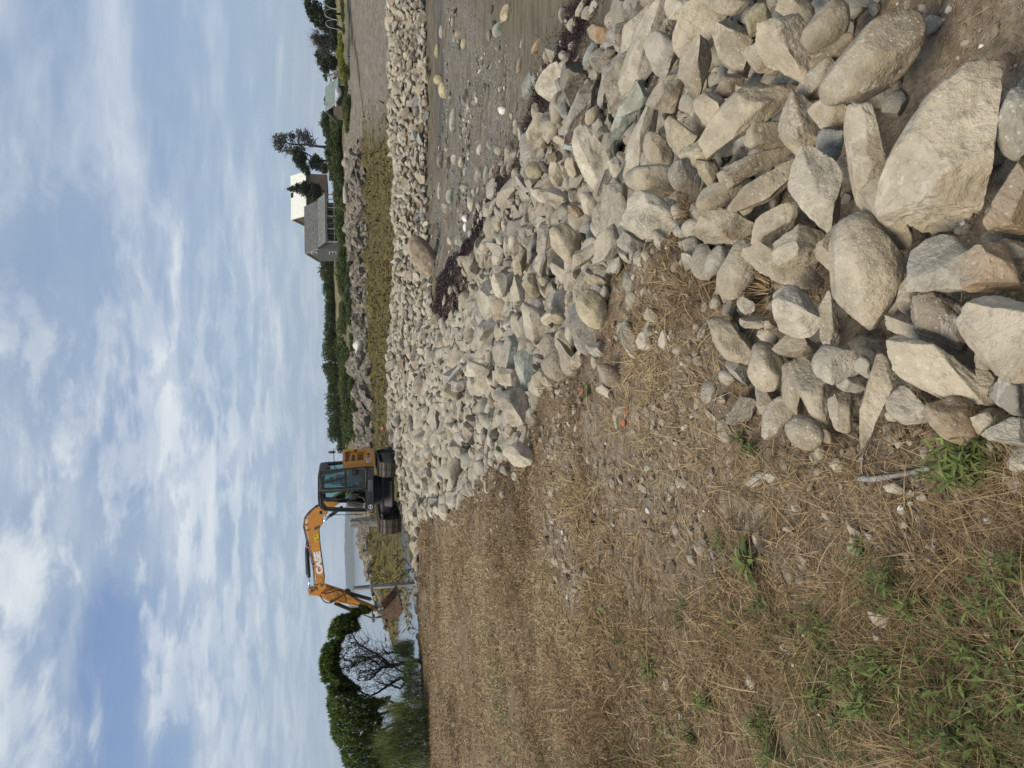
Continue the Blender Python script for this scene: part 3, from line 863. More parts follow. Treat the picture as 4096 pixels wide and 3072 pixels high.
# ------------------------------------------------------------------ loose stones on the beach
ORD = ['first', 'second', 'third', 'fourth', 'fifth', 'sixth', 'seventh', 'eighth', 'ninth', 'tenth', 'eleventh', 'twelfth', 'thirteenth', 'fourteenth', 'fifteenth', 'sixteenth', 'seventeenth', 'eighteenth', 'nineteenth', 'twentieth', 'twenty-first', 'twenty-second', 'twenty-third', 'twenty-fourth']

BST = [
 (870, 85, 115, 72, -70, 'yellow', .6, 'yellowish stone lying on sand next to a dark greenish cobble'),
 (825, 195, 115, 85, -50, 'green', .8, 'dark greenish cobble half sunk in sand beside a yellowish stone'),
 (455, 600, 105, 70, 80, 'yellow', .9, 'larger of two yellow cobbles touching on the shingle'),
 (425, 530, 75, 64, 0, 'yellow', .9, 'smaller of two yellow cobbles touching on the shingle'),
 (415, 340, 92, 48, 85, 'yellow', .8, 'lone pale yellow cobble at the edge of the wet sand'),
 (520, 800, 165, 55, 95, 'green', .7, 'long pale greenish stone lying flat on sand'),
 (850, 600, 135, 48, 100, 'dark', .2, 'black flat pointed stone on open sand'),
 (850, 735, 80, 52, 20, 'white', .7, 'white stone on open sand'),
 (915, 1235, 84, 66, 20, 'white', .6, 'brightest white quartz stone beside dark seaweed'),
 (870, 1275, 72, 60, 30, 'white', .7, 'cream white stone touching the brightest quartz stone'),
 (975, 870, 125, 95, 20, 'brown', .5, 'brown blocky stone in front of the tilted oblong block'),
 (1000, 1040, 145, 80, 100, 'blue', .4, 'grey stone with a yellowish patch in dark seaweed'),
 (915, 1080, 155, 75, -60, 'brown', .4, 'brown wedge-shaped stone half buried in dark seaweed'),
 (500, 1300, 105, 62, 100, 'green', .8, 'smooth greenish grey cobble in the shingle'),
 (440, 1060, 112, 60, 95, 'wet', .7, 'dark brown wet cobble on the shingle'),
 (1020, 570, 185, 100, 100, 'green', .5, 'flat pale stone dusted with sand behind the squared block'),
]
for x, y, L, Wd, an, ti, ro, lab in BST:
    X, Y = cropD(x, y)
    hero(X, Y, L * .6028, Wd * .6028, an, ti, 0, None, 'beach_stone', rnd=ro, label=lab, cat='stone', sub=3, off=.2, depth=.7)
BSG = [(1075, 305, 120, 50, -60, 'rust'), (960, 430, 112, 36, -80, 'brown'), (430, 1265, 110, 32, 93, 'lite'), (825, 1005, 72, 60, 10, 'lite'), (765, 960, 80, 55, 90, 'blue'),
       (695, 990, 75, 45, 100, 'lite'), (690, 1160, 100, 60, -70, 'grey'), (740, 1150, 110, 40, -80, 'green'), (790, 1130, 110, 50, -60, 'pink'), (600, 1140, 60, 36, 100, 'green'), (620, 710, 100, 26, 95, 'tan'),
       (975, 290, 60, 28, -70, 'grey'), (940, 710, 60, 26, -70, 'wet'), (905, 770, 50, 24, 80, 'lite'), (935, 820, 60, 40, 90, 'grey'), (600, 1250, 60, 45, 60, 'lite'), (640, 1360, 90, 55, 80, 'lite'), (700, 1380, 80, 50, 70, 'grey'), (470, 1380, 70, 50, 80, 'grey'),
       (605, 1450, 60, 50, 0, 'white'), (600, 1510, 60, 34, 90, 'white'), (480, 1460, 50, 40, 0, 'rust'), (660, 1280, 60, 40, 60, 'blue'), (530, 1060, 70, 50, 60, 'lite'), (490, 1080, 80, 60, 90, 'wet'), (570, 1080, 60, 40, 90, 'lite'),
       (590, 290, 70, 45, 100, 'yellow'), (560, 230, 70, 55, 0, 'tan'), (520, 150, 80, 40, 90, 'wet'), (470, 200, 90, 30, 95, 'wet'), (440, 210, 80, 30, 95, 'grey'), (1200, 300, 60, 30, -60, 'brown'), (1100, 480, 70, 40, -60, 'brown'), (1060, 530, 90, 45, 80, 'blue'),
       (800, 1360, 120, 70, -60, 'grey'), (860, 1500, 80, 45, 80, 'lite'), (820, 1500, 60, 36, 90, 'yellow'), (700, 1480, 70, 40, 70, 'lite'), (640, 1560, 80, 50, 70, 'blue'), (560, 1590, 80, 45, 95, 'green'), (500, 1600, 60, 40, 60, 'tan')]
CN = dict(rust='rusty', brown='brown', lite='pale', blue='bluish grey', grey='grey', green='greenish', pink='pinkish', tan='tan', wet='dark wet', white='white', yellow='yellowish')
BSG.sort(key=lambda t: math.hypot(t[0] - 850, t[1] - 735)); cnt = {}
for x, y, L, Wd, an, ti in BSG:
    cnt[ti] = cnt.get(ti, 0) + 1
    X, Y = cropD(x, y)
    hero(X, Y, L * .6028, Wd * .6028, an, ti, 0, None, 'beach_cobble', rnd=.75, label='small %s beach cobble, %s nearest the white stone on open sand' % (CN[ti], ORD[cnt[ti] - 1]), cat='stone', group='scattered beach cobbles', sub=3, off=.15, depth=.7)

V = []; F = []; Rn = []; base = 0
r = np.random.default_rng(5)
N = 15000
px = r.uniform(2.6, 19, N); py = r.uniform(5, 24.4, N)
hh = HT(px, py)
gd = np.where(in_poly(px, py, GRAV), 1.0, sstep(-poly_dist(px, py, GRAV, True), -1.6, 0) * .7)
cl = fbm(px * .8, py * .8, oct=3, seed=14)
p_keep = gd * np.clip(.10 + cl * 1.7, .015, 1) * np.where(px > 8.5, .35, 1) + .008
keep = (r.random(N) < p_keep) & (hh < -.75)
for x, y, z in zip(px[keep], py[keep], hh[keep]):
    rad = .018 + .075 * r.random() ** 3.2
    v, f = VAR1[r.integers(len(VAR1))] if rad < .05 else VAR2[r.integers(len(VAR2))]
    sc = np.array([r.uniform(1, 1.5), r.uniform(.8, 1.1), r.uniform(.45, .8)]) * rad
    A = np.array(rot_rand(r, .25)) * sc[None, :]
    V.append(v @ A.T + (x, y, z + rad * .15)); F.append(f + base); base += len(v); Rn.append(np.full(len(v), r.random()))
link('shingle', raw_mesh('shingle', np.concatenate(V), np.concatenate(F), attrs=dict(rnd=np.concatenate(Rn)), mats=[MATS['shingle_mat']]), kind='stuff', label='loose grey shingle strewn over the beach')

# ------------------------------------------------------------------ strips: grass, weed, straw
def strips(P, az, el, L, Wd, bend, segs=2, seed=0, flat=None):
    """curved tapering blades. arrays in, (verts, quads, per-blade index)"""
    n = len(P); k = segs + 1
    d = np.stack([np.cos(az) * np.cos(el), np.sin(az) * np.cos(el), np.sin(el)], -1)
    s = np.stack([-np.sin(az), np.cos(az), np.zeros(n)], -1)
    if flat is not None:
        upv = np.cross(s, d)
        s = s * np.cos(flat)[:, None] + upv * np.sin(flat)[:, None]
    out = np.zeros((n, k, 2, 3)); pos = P.copy(); e = el.copy()
    for i in range(k):
        wd = Wd * (1.0 - (i / segs) ** 1.5 * .88)
        out[:, i, 0] = pos - s * wd[:, None] / 2; out[:, i, 1] = pos + s * wd[:, None] / 2
        e = e + bend / segs
        dd = np.stack([np.cos(az) * np.cos(e), np.sin(az) * np.cos(e), np.sin(e)], -1)
        pos = pos + dd * (L / segs)[:, None]
    base = (np.arange(n) * k * 2)[:, None]
    q = np.array([[2 * i, 2 * i + 1, 2 * i + 3, 2 * i + 2] for i in range(segs)])
    F = (base[:, None] + q[None]).reshape(-1, 4)
    return out.reshape(-1, 3), F, np.repeat(np.arange(n), k * 2)


def leafy(name, stops, trans=.25, rough=.7):
    m, n = newmat(name)
    c = n.ramp(n.attr('rnd'), stops)
    c = n.mix(n.math('MULTIPLY', n.noise(n.add('ShaderNodeNewGeometry').outputs['Position'], 9, 3, .6), .5), c, n.mix(1, c, (.6, .6, .55), 'MULTIPLY'))
    b = n.add('ShaderNodeBsdfPrincipled', {'Base Color': c, 'Roughness': rough, 'Specular IOR Level': .2})
    t = n.add('ShaderNodeBsdfTranslucent', {'Color': c})
    mx = n.add('ShaderNodeMixShader', {0: trans, 1: b.outputs[0], 2: t.outputs[0]})
    n.add('ShaderNodeOutputMaterial', {0: mx.outputs[0]})
    return m


leafy('turf', [(0, (.10, .062, .034)), (.25, (.23, .15, .08)), (.5, (.41, .29, .16)), (.68, (.60, .46, .28)), (.72, (.20, .19, .085)), (.86, (.10, .14, .045)), (1, (.10, .19, .05))])
def turf(N, r0, r1, seed, wmul):
    rg = np.random.default_rng(seed)
    rr = r0 * (r1 / r0) ** rg.random(N)
    az = np.radians(rg.uniform(-50, 40, N))
    bx, by = rr * np.sin(az), rr * np.cos(az)
    sd = crest_side(bx, by); hz_ = H0(bx, by)
    db = np.where(in_poly(bx, by, BANK), 0, poly_dist(bx, by, BANK, True))
    dens = np.where(sd > .05, .03, 1.0) * np.where((sd < .5) & (sd > .05) & (rr < 6), 2.2, 1)
    db = db + .30 * fbm(bx * 1.5, by * 1.5, oct=3, seed=51) + .10
    bare = 1 - sstep(db, .0, .5)
    dens *= 1 - bare * np.where(rr < 4.0, .76, .84)
    cl = fbm(bx * 1.3, by * 1.3, oct=4, seed=40); cl2 = fbm(bx * 6, by * 6, oct=2, seed=45)
    dens *= np.clip(.70 + .65 * cl + .35 * cl2, .12, 1.0)
    keep = (rg.random(N) < dens) & (hz_ > -.55) & (by < 18.6)
    bx, by, rr = bx[keep], by[keep], rr[keep]; n_ = len(bx)
    isg = rg.random(n_) < green_mask(bx, by) * (.60 if r0 < 3 else .22)
    rv = np.where(isg, rg.uniform(.71, 1.0, n_), np.clip(rg.normal(.42 if r0 > 3 else .45, .19, n_) + .30 * fbm(bx * .7, by * .7, oct=3, seed=47), 0, .69))
    L = rg.uniform(.03, .10, n_) * (1 + .02 * rr) * np.where(rr < 3.2, 1.15, np.where(rr < 5, .85, .62))
    P0 = np.stack([bx, by, HT(bx, by) + .001 * rr], -1)
    taz = rg.uniform(0, 2 * PI, n_); tel = np.abs(rg.normal(.25, .28, n_))
    # two blades in five belong to tufts that fan out from one root
    nt_ = n_ // 24; tc_ = rg.integers(0, n_, nt_)
    tuft = rg.random(n_) < .40; who = tc_[rg.integers(0, nt_, n_)]
    spread = rg.normal(0, 1, (n_, 2)) * (.008 + .005 * np.minimum(rr, 8))[:, None]
    P0[tuft, :2] = P0[who[tuft], :2] + spread[tuft]
    P0[tuft, 2] = HT(P0[tuft, 0], P0[tuft, 1])
    taz[tuft] = np.arctan2(spread[tuft, 1], spread[tuft, 0]) + rg.normal(0, .6, tuft.sum())
    tel[tuft] = rg.normal(.6, .3, tuft.sum()); L[tuft] *= 1.2
    rr = np.hypot(P0[:, 0], P0[:, 1]); wd = wmul * rr ** .85 * rg.uniform(.7, 1.4, n_)
    rv[tuft] = np.where(rv[who[tuft]] > .7, rv[who[tuft]], np.clip(rv[who[tuft]] * .75 + rv[tuft] * .25, 0, .69))
    v, f, ix = strips(P0, taz, tel, L, wd, rg.normal(-.35, .5, n_), 2 if r0 < 3 else 1, flat=rg.normal(0, .6, n_))
    return v, f, rv[ix]
t1, t2 = turf(270000, 1.0, 5.0, 501, .0015), turf(400000, 4.6, 21, 502, .0018)
v = np.concatenate([t1[0], t2[0]]); f = np.concatenate([t1[1], t2[1] + len(t1[0])])
link('dry_grass', raw_mesh('dry_grass', v, f, attrs=dict(rnd=np.concatenate([t1[2], t2[2]])), mats=[MATS['turf']]), kind='stuff', label='short dead grass covering the lawn')
# long dead stalks lying near the camera and along the top of the stones
N = 9000
rr = 1.2 * (7 / 1.2) ** rng.random(N); az = np.radians(rng.uniform(-48, 20, N))
bx, by = rr * np.sin(az), rr * np.cos(az)
sd = crest_side(bx, by)
cl = fbm(bx * 1.1, by * 1.1, oct=3, seed=140)
keep = (sd < .12) & (rng.random(N) < np.clip(.45 + cl, .06, 1)) | ((sd < .45) & (rng.random(N) < .10))
bx, by, rr = bx[keep], by[keep], rr[keep]; n_ = len(bx)
v, f, ix = strips(np.stack([bx, by, HT(bx, by) + rng.uniform(0, .02, n_)], -1), rng.uniform(0, 2 * PI, n_), np.abs(rng.normal(.28, .22, n_)), rng.uniform(.12, .34, n_), .0018 * rr ** .8, rng.normal(-.75, .4, n_), 4, flat=rng.normal(0, .8, n_))
link('dead_stalks', raw_mesh('dead_stalks', v, f, attrs=dict(rnd=np.clip(rng.normal(.42, .2, n_), 0, .69)[ix]), mats=[MATS['turf']]), kind='stuff', label='long bleached grass stalks fallen over the turf')

# ------------------------------------------------------------------ sea and far shore
m, n = newmat('sea_water')
P = n.add('ShaderNodeNewGeometry').outputs['Position']
wv = n.math('ADD', n.noise(n.map(P, scale=(.6, 1.3, 1)), 1.6, 4, .6, .3), n.math('MULTIPLY', n.noise(P, .12, 4, .6), 2.0))
pbr(n, (.035, .055, .06), .06, wv, .10, .12, spec=.5, IOR=1.33)
SEA_Z = -1.8
me = raw_mesh('sea', np.array([(-6000, -30, SEA_Z), (6000, -30, SEA_Z), (6000, 6000, SEA_Z), (-6000, 6000, SEA_Z)]), np.array([(0, 1, 2, 3)]), mats=[MATS['sea_water']])
link('sea', me, kind='structure', label='calm pale sea reaching to the horizon')

FC = []          # control points of the far shore
for yy in (0, 150, 300, 420, 500, 600, 700, 800, 900, 1000, 1100, 1180, 1246):
    y = yy * 1.8517
    edge = np.interp(yy, [0, 250, 500, 700, 850, 1000, 1150, 1246], [779, 782, 788, 794, 802, 806, 804, 799]) * 1.8517
    top = np.interp(yy, [0, 300, 500, 700, 850, 1000, 1141, 1200, 1246], [753, 749, 754, 760, 766, 769, 773, 781, 796]) * 1.8517
    Y1 = np.interp(yy, [0, 300, 700, 1000, 1246], [66, 84, 90, 88, 70])
    p = at_y(edge, y, Y1); FC.append((p[0], p[1], max(p[2], -1.7)))
    q = at_y(top, y, Y1 + (7 if yy > 250 else 14)); FC.append(tuple(q))
    q2 = at_y(top - (14 if yy < 1100 else -4), y, Y1 + (17 if yy > 250 else 24)); FC.append(tuple(q2))
    hill = np.interp(yy, [0, 300, 420, 500, 560, 700, 800, 900, 1000, 1100, 1200, 1246], [722, 722, 722, 718, 712, 716, 728, 734, 745, 765, 785, 797]) * 1.8517
    q3 = at_y(hill, y, Y1 + 48); FC.append(tuple(q3))
    FC.append((q3[0] * 1.35, q3[1] * 1.35, q3[2] - (1 if yy < 1000 else 3)))
    FC.append((q3[0] * 1.8, q3[1] * 1.8, -3 if yy > 300 else q3[2] - 1))
    near = 40 if yy > 420 else 36
    p0 = at_y(1500, y, near); FC.append((p0[0], near, -1.78 if yy > 300 else -1.45))
    p0 = at_y(1500, y, 62); FC.append((p0[0], 60, -1.62 if yy > 300 else -1.05))
FC += [(-25, 60, -2.4), (-30, 90, -2.6), (-40, 120, -3), (-30, 150, -3), (-15, 40, -2.2), (-22, 75, -2.4), (-10, 36, -2.1), (60, 60, -.8), (70, 100, 1.2), (90, 160, 1.5), (0, 33, -2.0), (20, 33, -1.8), (45, 36, -1.5)]
FC = np.array(FC)
A = np.hypot(FC[:, None, 0] - FC[None, :, 0], FC[:, None, 1] - FC[None, :, 1])
nn = len(FC); K = np.zeros((nn + 3, nn + 3)); K[:nn, :nn] = A - np.eye(nn) * .4; K[:nn, nn:] = np.c_[np.ones(nn), FC[:, :2]]; K[nn:, :nn] = K[:nn, nn:].T
_FW = np.linalg.solve(K, np.r_[FC[:, 2], 0, 0, 0])


def HF0(x, y):
    x = np.asarray(x, float); y = np.asarray(y, float); sh = x.shape; x = x.ravel(); y = y.ravel()
    r = _FW[-3] + _FW[-2] * x + _FW[-1] * y
    for i, (cx, cy, _) in enumerate(FC):
        r = r + _FW[i] * np.hypot(x - cx, y - cy)
    return r.reshape(sh)


EDGE = FC[0::8][:13, :2]; LTOP = FC[1::8][:13, :2]


def HF(x, y):
    h = HF0(x, y)
    de = poly_dist(x, y, EDGE); dl = poly_dist(x, y, LTOP)
    ledge = np.exp(-np.minimum(de, dl) ** 2 / 14.0) * sstep(-x, -34, -24)
    # broken bedrock: stepped, cracked blocks
    cr = np.abs(fbm(x * .55, y * .55, oct=4, seed=71)); st = np.floor((h + fbm(x * .35, y * .8, oct=3, seed=72) * .9) * 1.9) / 1.9
    h = h + ledge * (.65 * (st - h) + .75 * fbm(x * .7, y * .7, oct=5, seed=73) - .7 * sstep(-cr, -.16, 0))
    h = h + .10 * fbm(x * .5, y * .5, oct=4, seed=74) + .12 * fbm(x * 1.6, y * 1.0, oct=3, seed=75) * sstep(-h, .6, 1.2)
    return h


fx = axis([(-48, -22, 1.2), (-22, 34, .42), (34, 62, .8), (62, 110, 3)]); fy = axis([(31.5, 62, .6), (62, 112, .42), (112, 150, .9), (150, 250, 5)])
FX, FY = np.meshgrid(fx, fy, indexing='ij'); FZ = HF(FX, FY)
ni, nj = FX.shape; idx = np.arange(ni * nj).reshape(ni, nj)
faces = np.stack([idx[:-1, :-1], idx[1:, :-1], idx[1:, 1:], idx[:-1, 1:]], -1).reshape(-1, 4)
de = poly_dist(FX, FY, EDGE); dl = poly_dist(FX, FY, LTOP)
f0 = HF0(FX, FY)
bx_ = np.interp(FX, EDGE[::-1, 0], EDGE[::-1, 1])            # distance of the weed edge for each x
a_weed = sstep(-(FY - bx_ + 1.6 * fbm(FX * .3, FY * .3, oct=3, seed=81)), -.6, 1.5) * sstep(-FX / FY, -.43, -.33)
tl_ = np.interp(FX, LTOP[::-1, 0], LTOP[::-1, 1])
a_rock = sstep(-(FY - tl_ - 2.5 + 3.2 * fbm(FX * .25, FY * .25, oct=3, seed=82)), -1.5, .5) * (1 - a_weed)
a_shing = sstep(FX / FY + .02 * fbm(FX * .3, FY * .3, oct=3, seed=83), .31, .40) * sstep(-(FY - tl_), -3, 0)
m, n = newmat('shore')
P = n.add('ShaderNodeNewGeometry').outputs['Position']
nzv = n.add('ShaderNodeSeparateXYZ', {0: n.add('ShaderNodeNewGeometry').outputs['Normal']}).outputs[2]
c1 = n.noise(P, .5, 6, .65, .4); c2 = n.noise(P, 2.2, 6, .68, .4); c3 = n.noise(P, 7, 4, .7)
rockc = n.mix(n.step(c2, .36, .66), (.105, .090, .070), (.34, .30, .24))
rockc = n.mix(n.math('MULTIPLY', n.step(c1, .5, .66), .4), rockc, (.20, .155, .115))
pz = n.add('ShaderNodeSeparateXYZ', {0: P}).outputs[2]
rockc = n.mix(n.math('SUBTRACT', 1.0, n.step(n.math('ADD', pz, n.math('MULTIPLY', n.math('SUBTRACT', c2, .5), .8)), -1.3, -.7)), rockc, (.055, .048, .04))
rockc = n.mix(n.math('MULTIPLY', n.step(n.noise(n.map(P, scale=(1, 1, 3)), 1.1, 5, .7, 1.0), .60, .64), .8), rockc, (.045, .037, .03))
weedc = n.mix(n.step(c2, .36, .62), (.045, .040, .015), (.165, .125, .030))
weedc = n.mix(n.step(c1, .55, .7), weedc, (.055, .05, .03))
shing = n.mix(n.step(n.noise(n.map(P, scale=(.6, 2, 1)), 2.4, 8, .75, .3), .40, .60), (.125, .105, .080), (.30, .265, .21))
shing = n.mix(n.math('MULTIPLY', n.step(c3, .58, .7), .6), shing, (.5, .47, .42))
shing = n.mix(n.math('MULTIPLY', n.step(n.noise(n.map(P, scale=(.35, 5, 1)), 1.2, 4, .6, .5), .58, .66), .7), shing, (.07, .06, .05))
grassc = n.mix(n.step(c2, .35, .65), (.15, .13, .06), (.30, .23, .14))
grassc = n.mix(n.step(c1, .46, .6), grassc, (.10, .115, .04))
col = n.mix(n.attr('rock'), grassc, rockc)
col = n.mix(n.attr('weed'), col, weedc)
col = n.mix(n.attr('shing'), col, shing)
pbr(n, col, .85, n.math('ADD', c2, n.math('MULTIPLY', c3, .6)), 1.0, .25, spec=.25)
link('far_shore', raw_mesh('far_shore', np.stack([FX, FY, FZ], -1).reshape(-1, 3), faces, attrs=dict(rock=a_rock.ravel(), weed=a_weed.ravel(), shing=a_shing.ravel()), mats=[MATS['shore']]), kind='structure', label='rocky headland and weedy tidal flat across the inlet')

# rockweed lying over the flat
leafy('rockweed', [(0, (.032, .028, .011)), (.35, (.080, .064, .017)), (.6, (.155, .112, .024)), (.85, (.27, .190, .036)), (1, (.085, .085, .036))], .1, .5)
N = 46000
bx = rng.uniform(-24, 34, N); by = 33 + (92 - 33) * rng.random(N) ** 1.25
ed = np.interp(bx, EDGE[::-1, 0], EDGE[::-1, 1])
cl = fbm(bx * .22, by * .22, oct=4, seed=90) + .5 * fbm(bx * .9, by * .5, oct=2, seed=92)
hz_ = HF(bx, by)
keep = (by < ed + .5 * cl) & (rng.random(N) < np.clip(.55 + .9 * cl, .03, 1)) & (hz_ > -2.05) & (rng.random(N) < sstep(-bx / by, -.42, -.30))
bx, by, hz_, cl = bx[keep], by[keep], hz_[keep], cl[keep]; n_ = len(bx)
v, f, ix = strips(np.stack([bx, by, np.maximum(hz_, SEA_Z) + .06], -1), rng.normal(-PI / 2, 1.0, n_), rng.normal(.28, .2, n_), rng.uniform(.3, .9, n_), rng.uniform(.07, .20, n_), rng.normal(-.6, .3, n_), 2)
link('rockweed', raw_mesh('rockweed', v, f, attrs=dict(rnd=np.clip(.5 + .35 * cl + rng.normal(0, .16, n_), 0, 1)[ix]), mats=[MATS['rockweed']]), kind='stuff', label='olive yellow rockweed draped over the tidal flat')

# broken bedrock along the waterline of the headland
LG = np.random.default_rng(808); V = []; F = []; base = 0
SH = []
LBL = [rock(3 if i % 2 else 2, 5000 + i, 16, .16, .08) for i in range(24)]
for i in range(800):
    j = LG.integers(2, len(EDGE) - 1); t = LG.random()
    e0 = EDGE[j] * (1 - t) + EDGE[j + 1] * t if j + 1 < len(EDGE) else EDGE[j]
    e1 = LTOP[j] * (1 - t) + LTOP[j + 1] * t if j + 1 < len(LTOP) else LTOP[j]
    u = LG.random() ** .9 * .80 - .08
    c = e0 + (e1 - e0) * u
    if c[0] > 30: continue
    SH.append((c, (.22 + .62 * LG.random() ** 1.8) * (.45 if j >= 9 else 1)))
for i, (c, sz) in enumerate(SH):
    v, f = LBL[i % 24]
    A = np.array(rot_rand(LG, .3)) * (np.array([LG.uniform(1.1, 2.0), LG.uniform(.8, 1.2), LG.uniform(.5, .9)]) * sz)[None, :]
    z = float(HF(np.array([c[0]]), np.array([c[1]]))[0])
    V.append(v @ A.T + (c[0], c[1], z + .1 * sz)); F.append(f + base); base += len(v)
V = np.concatenate(V)
link('bedrock_blocks', crisp(raw_mesh('bedrock_blocks', V, np.concatenate(F), attrs=dict(rock=np.ones(len(V)), weed=np.zeros(len(V)), shing=np.zeros(len(V))), mats=[MATS['shore']]), 28), kind='stuff', label='cracked bedrock blocks along the foot of the headland')

# far hills beyond the water
simple('far_forest', (.040, .055, .048), .95, var=.4, scale=.02, bump=0, coords='Generated')
def hill(name, pts, Y, lab, depth=900):
    # pts: (picture x of skyline, picture y)
    v = []; f = []
    k = len(pts); rows = 6
    for j in range(rows):
        t = j / (rows - 1)
        for i, (x, y) in enumerate(pts):
            p = at_y(x, y, Y)
            z = SEA_Z + (p[2] - SEA_Z) * math.sin(PI / 2 * t) + (0 if j == 0 else 2.5 * vnoise(np.array([i * 1.9]), np.array([j * 1.3]))[0])
            v.append((p[0] * (1 + t * depth / Y), Y + t * depth * .8, z))
    # far side
    for i, (x, y) in enumerate(pts):
        p = at_y(x, y, Y); v.append((p[0] * (1 + 1.6 * depth / Y), Y + 1.6 * depth, SEA_Z))
    rows += 1
    for j in range(rows - 1):
        for i in range(k - 1):
            f.append((j * k + i, j * k + i + 1, (j + 1) * k + i + 1, (j + 1) * k + i))
    return link(name, raw_mesh(name, np.array(v), np.array(f), mats=[MATS['far_forest']]), kind='structure', label=lab)
def dense(pts, st=6):
    o = []
    for (x0, y0), (x1, y1) in zip(pts[:-1], pts[1:]):
        k = max(1, int(abs(y1 - y0) / st))
        for i in range(k):
            t = i / k; o.append((x0 + (x1 - x0) * t + random.uniform(-1.2, 1.2), y0 + (y1 - y0) * t))
    return o + [pts[-1]]
hill('distant_hills', dense([(1402, 1900), (1385, 1960), (1378, 2000), (1373, 2060), (1371, 2110), (1370, 2170), (1372, 2230), (1376, 2290), (1383, 2340), (1388, 2380), (1395, 2420), (1404, 2470)]), 3200, 'low wooded blue hills far across the water')
hill('distant_ridge', dense([(1272, -700), (1270, -300), (1273, -40), (1276, 10), (1284, 60), (1300, 140), (1330, 260), (1362, 400)]), 3600, 'hazy blue ridge behind the dark trees at the shore')

# ------------------------------------------------------------------ foliage helpers
leafy('leaf_dark', [(0, (.026, .040, .014)), (.4, (.055, .084, .024)), (.75, (.092, .130, .034)), (1, (.15, .18, .05))], .25)
leafy('leaf_bush', [(0, (.040, .056, .018)), (.4, (.082, .112, .031)), (.75, (.130, .162, .045)), (1, (.22, .23, .07))], .3)
leafy('leaf_weed', [(0, (.095, .115, .042)), (.4, (.15, .20, .060)), (.8, (.24, .31, .085)), (1, (.38, .38, .11))], .3, .55)
leafy('leaf_yellow', [(0, (.12, .14, .03)), (.5, (.24, .25, .045)), (1, (.42, .38, .06))], .2)
leafy('needle_dark', [(0, (.018, .028, .016)), (.5, (.042, .062, .031)), (1, (.080, .098, .046))], .15)
leafy('needle_grey', [(0, (.07, .068, .06)), (.6, (.13, .125, .11)), (1, (.17, .16, .13))], .1)
simple('bark', (.16, .135, .115), .9, var=.35, scale=9, bump=.6, bdist=.02)
simple('bark_dark', (.06, .052, .045), .9, var=.35, scale=9, bump=.6, bdist=.02)


def quads(P, size, rnd_n=None, up=.3, aspect=2.2, r=rng):
    """leaf-sized faces: random directions, folded along the middle"""
    n = len(P)
    d = r.normal(size=(n, 3)); d[:, 2] = np.abs(d[:, 2]) * up + d[:, 2] * (1 - up) * .6
    d /= np.linalg.norm(d, axis=1, keepdims=True)
    q = r.normal(size=(n, 3)); s = np.cross(d, q); s /= np.linalg.norm(s, axis=1, keepdims=True) + 1e-9
    nn_ = np.cross(d, s)
    L = (size * r.uniform(.7, 1.3, n))[:, None]; w_ = L / aspect
    a = P; b = P + d * L * .5 + s * w_ * .5 + nn_ * w_ * .12; c = P + d * L; e = P + d * L * .5 - s * w_ * .5 + nn_ * w_ * .12
    V = np.stack([a, b, c, e], 1).reshape(-1, 3)
    F = np.arange(n * 4).reshape(-1, 4)
    return V, F


def blob_pts(lobes, n, r, shell=.55):
    """points through a lumpy crown: lobes (x,y,z,rx,ry,rz)"""
    lob = np.array(lobes, float); wts = lob[:, 3] * lob[:, 4] * lob[:, 5]; wts = wts ** .75; wts /= wts.sum()
    i = r.choice(len(lob), n, p=wts)
    d = r.normal(size=(n, 3)); d /= np.linalg.norm(d, axis=1, keepdims=True)
    rad = (shell + (1 - shell) * r.random(n)) ** .8
    lump = 1 + .22 * fbm(d[:, 0] * 2.5 + i * 3.1, d[:, 1] * 2.5, d[:, 2] * 2.5, oct=2, seed=6)
    return lob[i, :3] + d * lob[i, 3:] * (rad * lump)[:, None]


def leaf_mesh(name, P, size, mat, r, up=.3, aspect=2.0, tone=0.0):
    V, F = quads(P, size, up=up, aspect=aspect, r=r)
    z = P[:, 2]; rel = (z - z.min()) / (np.ptp(z) + 1e-6)
    cl_ = fbm(P[:, 0] / (size * 5), P[:, 1] / (size * 5), P[:, 2] / (size * 5), oct=2, seed=8)
    rv = np.clip(.45 + .25 * cl_ + r.normal(0, .16, len(P)) + tone, 0, 1)
    return raw_mesh(name, V, F, smooth=False, attrs=dict(rnd=np.repeat(rv, 4)), mats=[MATS[mat]])


BUSH = []
for i in range(5):
    r = np.random.default_rng(300 + i)
    lob = [(r.uniform(-.6, .6), r.uniform(-.5, .5), r.uniform(.25, .6), r.uniform(.4, .7), r.uniform(.4, .7), r.uniform(.3, .5)) for _ in range(6)]
    P = blob_pts(lob, 1500, r); P[:, 2] = np.maximum(P[:, 2], .02)
    BUSH.append((leaf_mesh('foliage', P, .15, 'leaf_bush', r), leaf_mesh('foliage', P, .15, 'leaf_dark', r)))
STEM = MB()
for i in range(7):
    t = i * .9; STEM.tube([(0, 0, -.3), (.12 * math.cos(t), .12 * math.sin(t), .2), (.4 * math.cos(t), .4 * math.sin(t), .6)], .03, 5, .012)
stem_me = bpy.data.meshes.new('stems'); stem_me.from_pydata(STEM.v, [], STEM.f); stem_me.materials.append(MATS['bark_dark'])


def shrub(x, y, Y, w_, h_, lab, dark=0, k=0, grp='shrubs on the headland'):
    """bush whose foot stands at a picture point, Y metres out"""
    p = at_y(x, y, Y); z = float(HF(np.array([p[0]]), np.array([p[1]]))[0])
    o = empty('shrub', (p[0], p[1], z - .1), random.uniform(0, 6), label=lab, cat='shrub', group=grp)
    o.scale = (w_, w_, h_)
    link('foliage', BUSH[k % 5][dark], o); link('stems', stem_me, o)
    return o


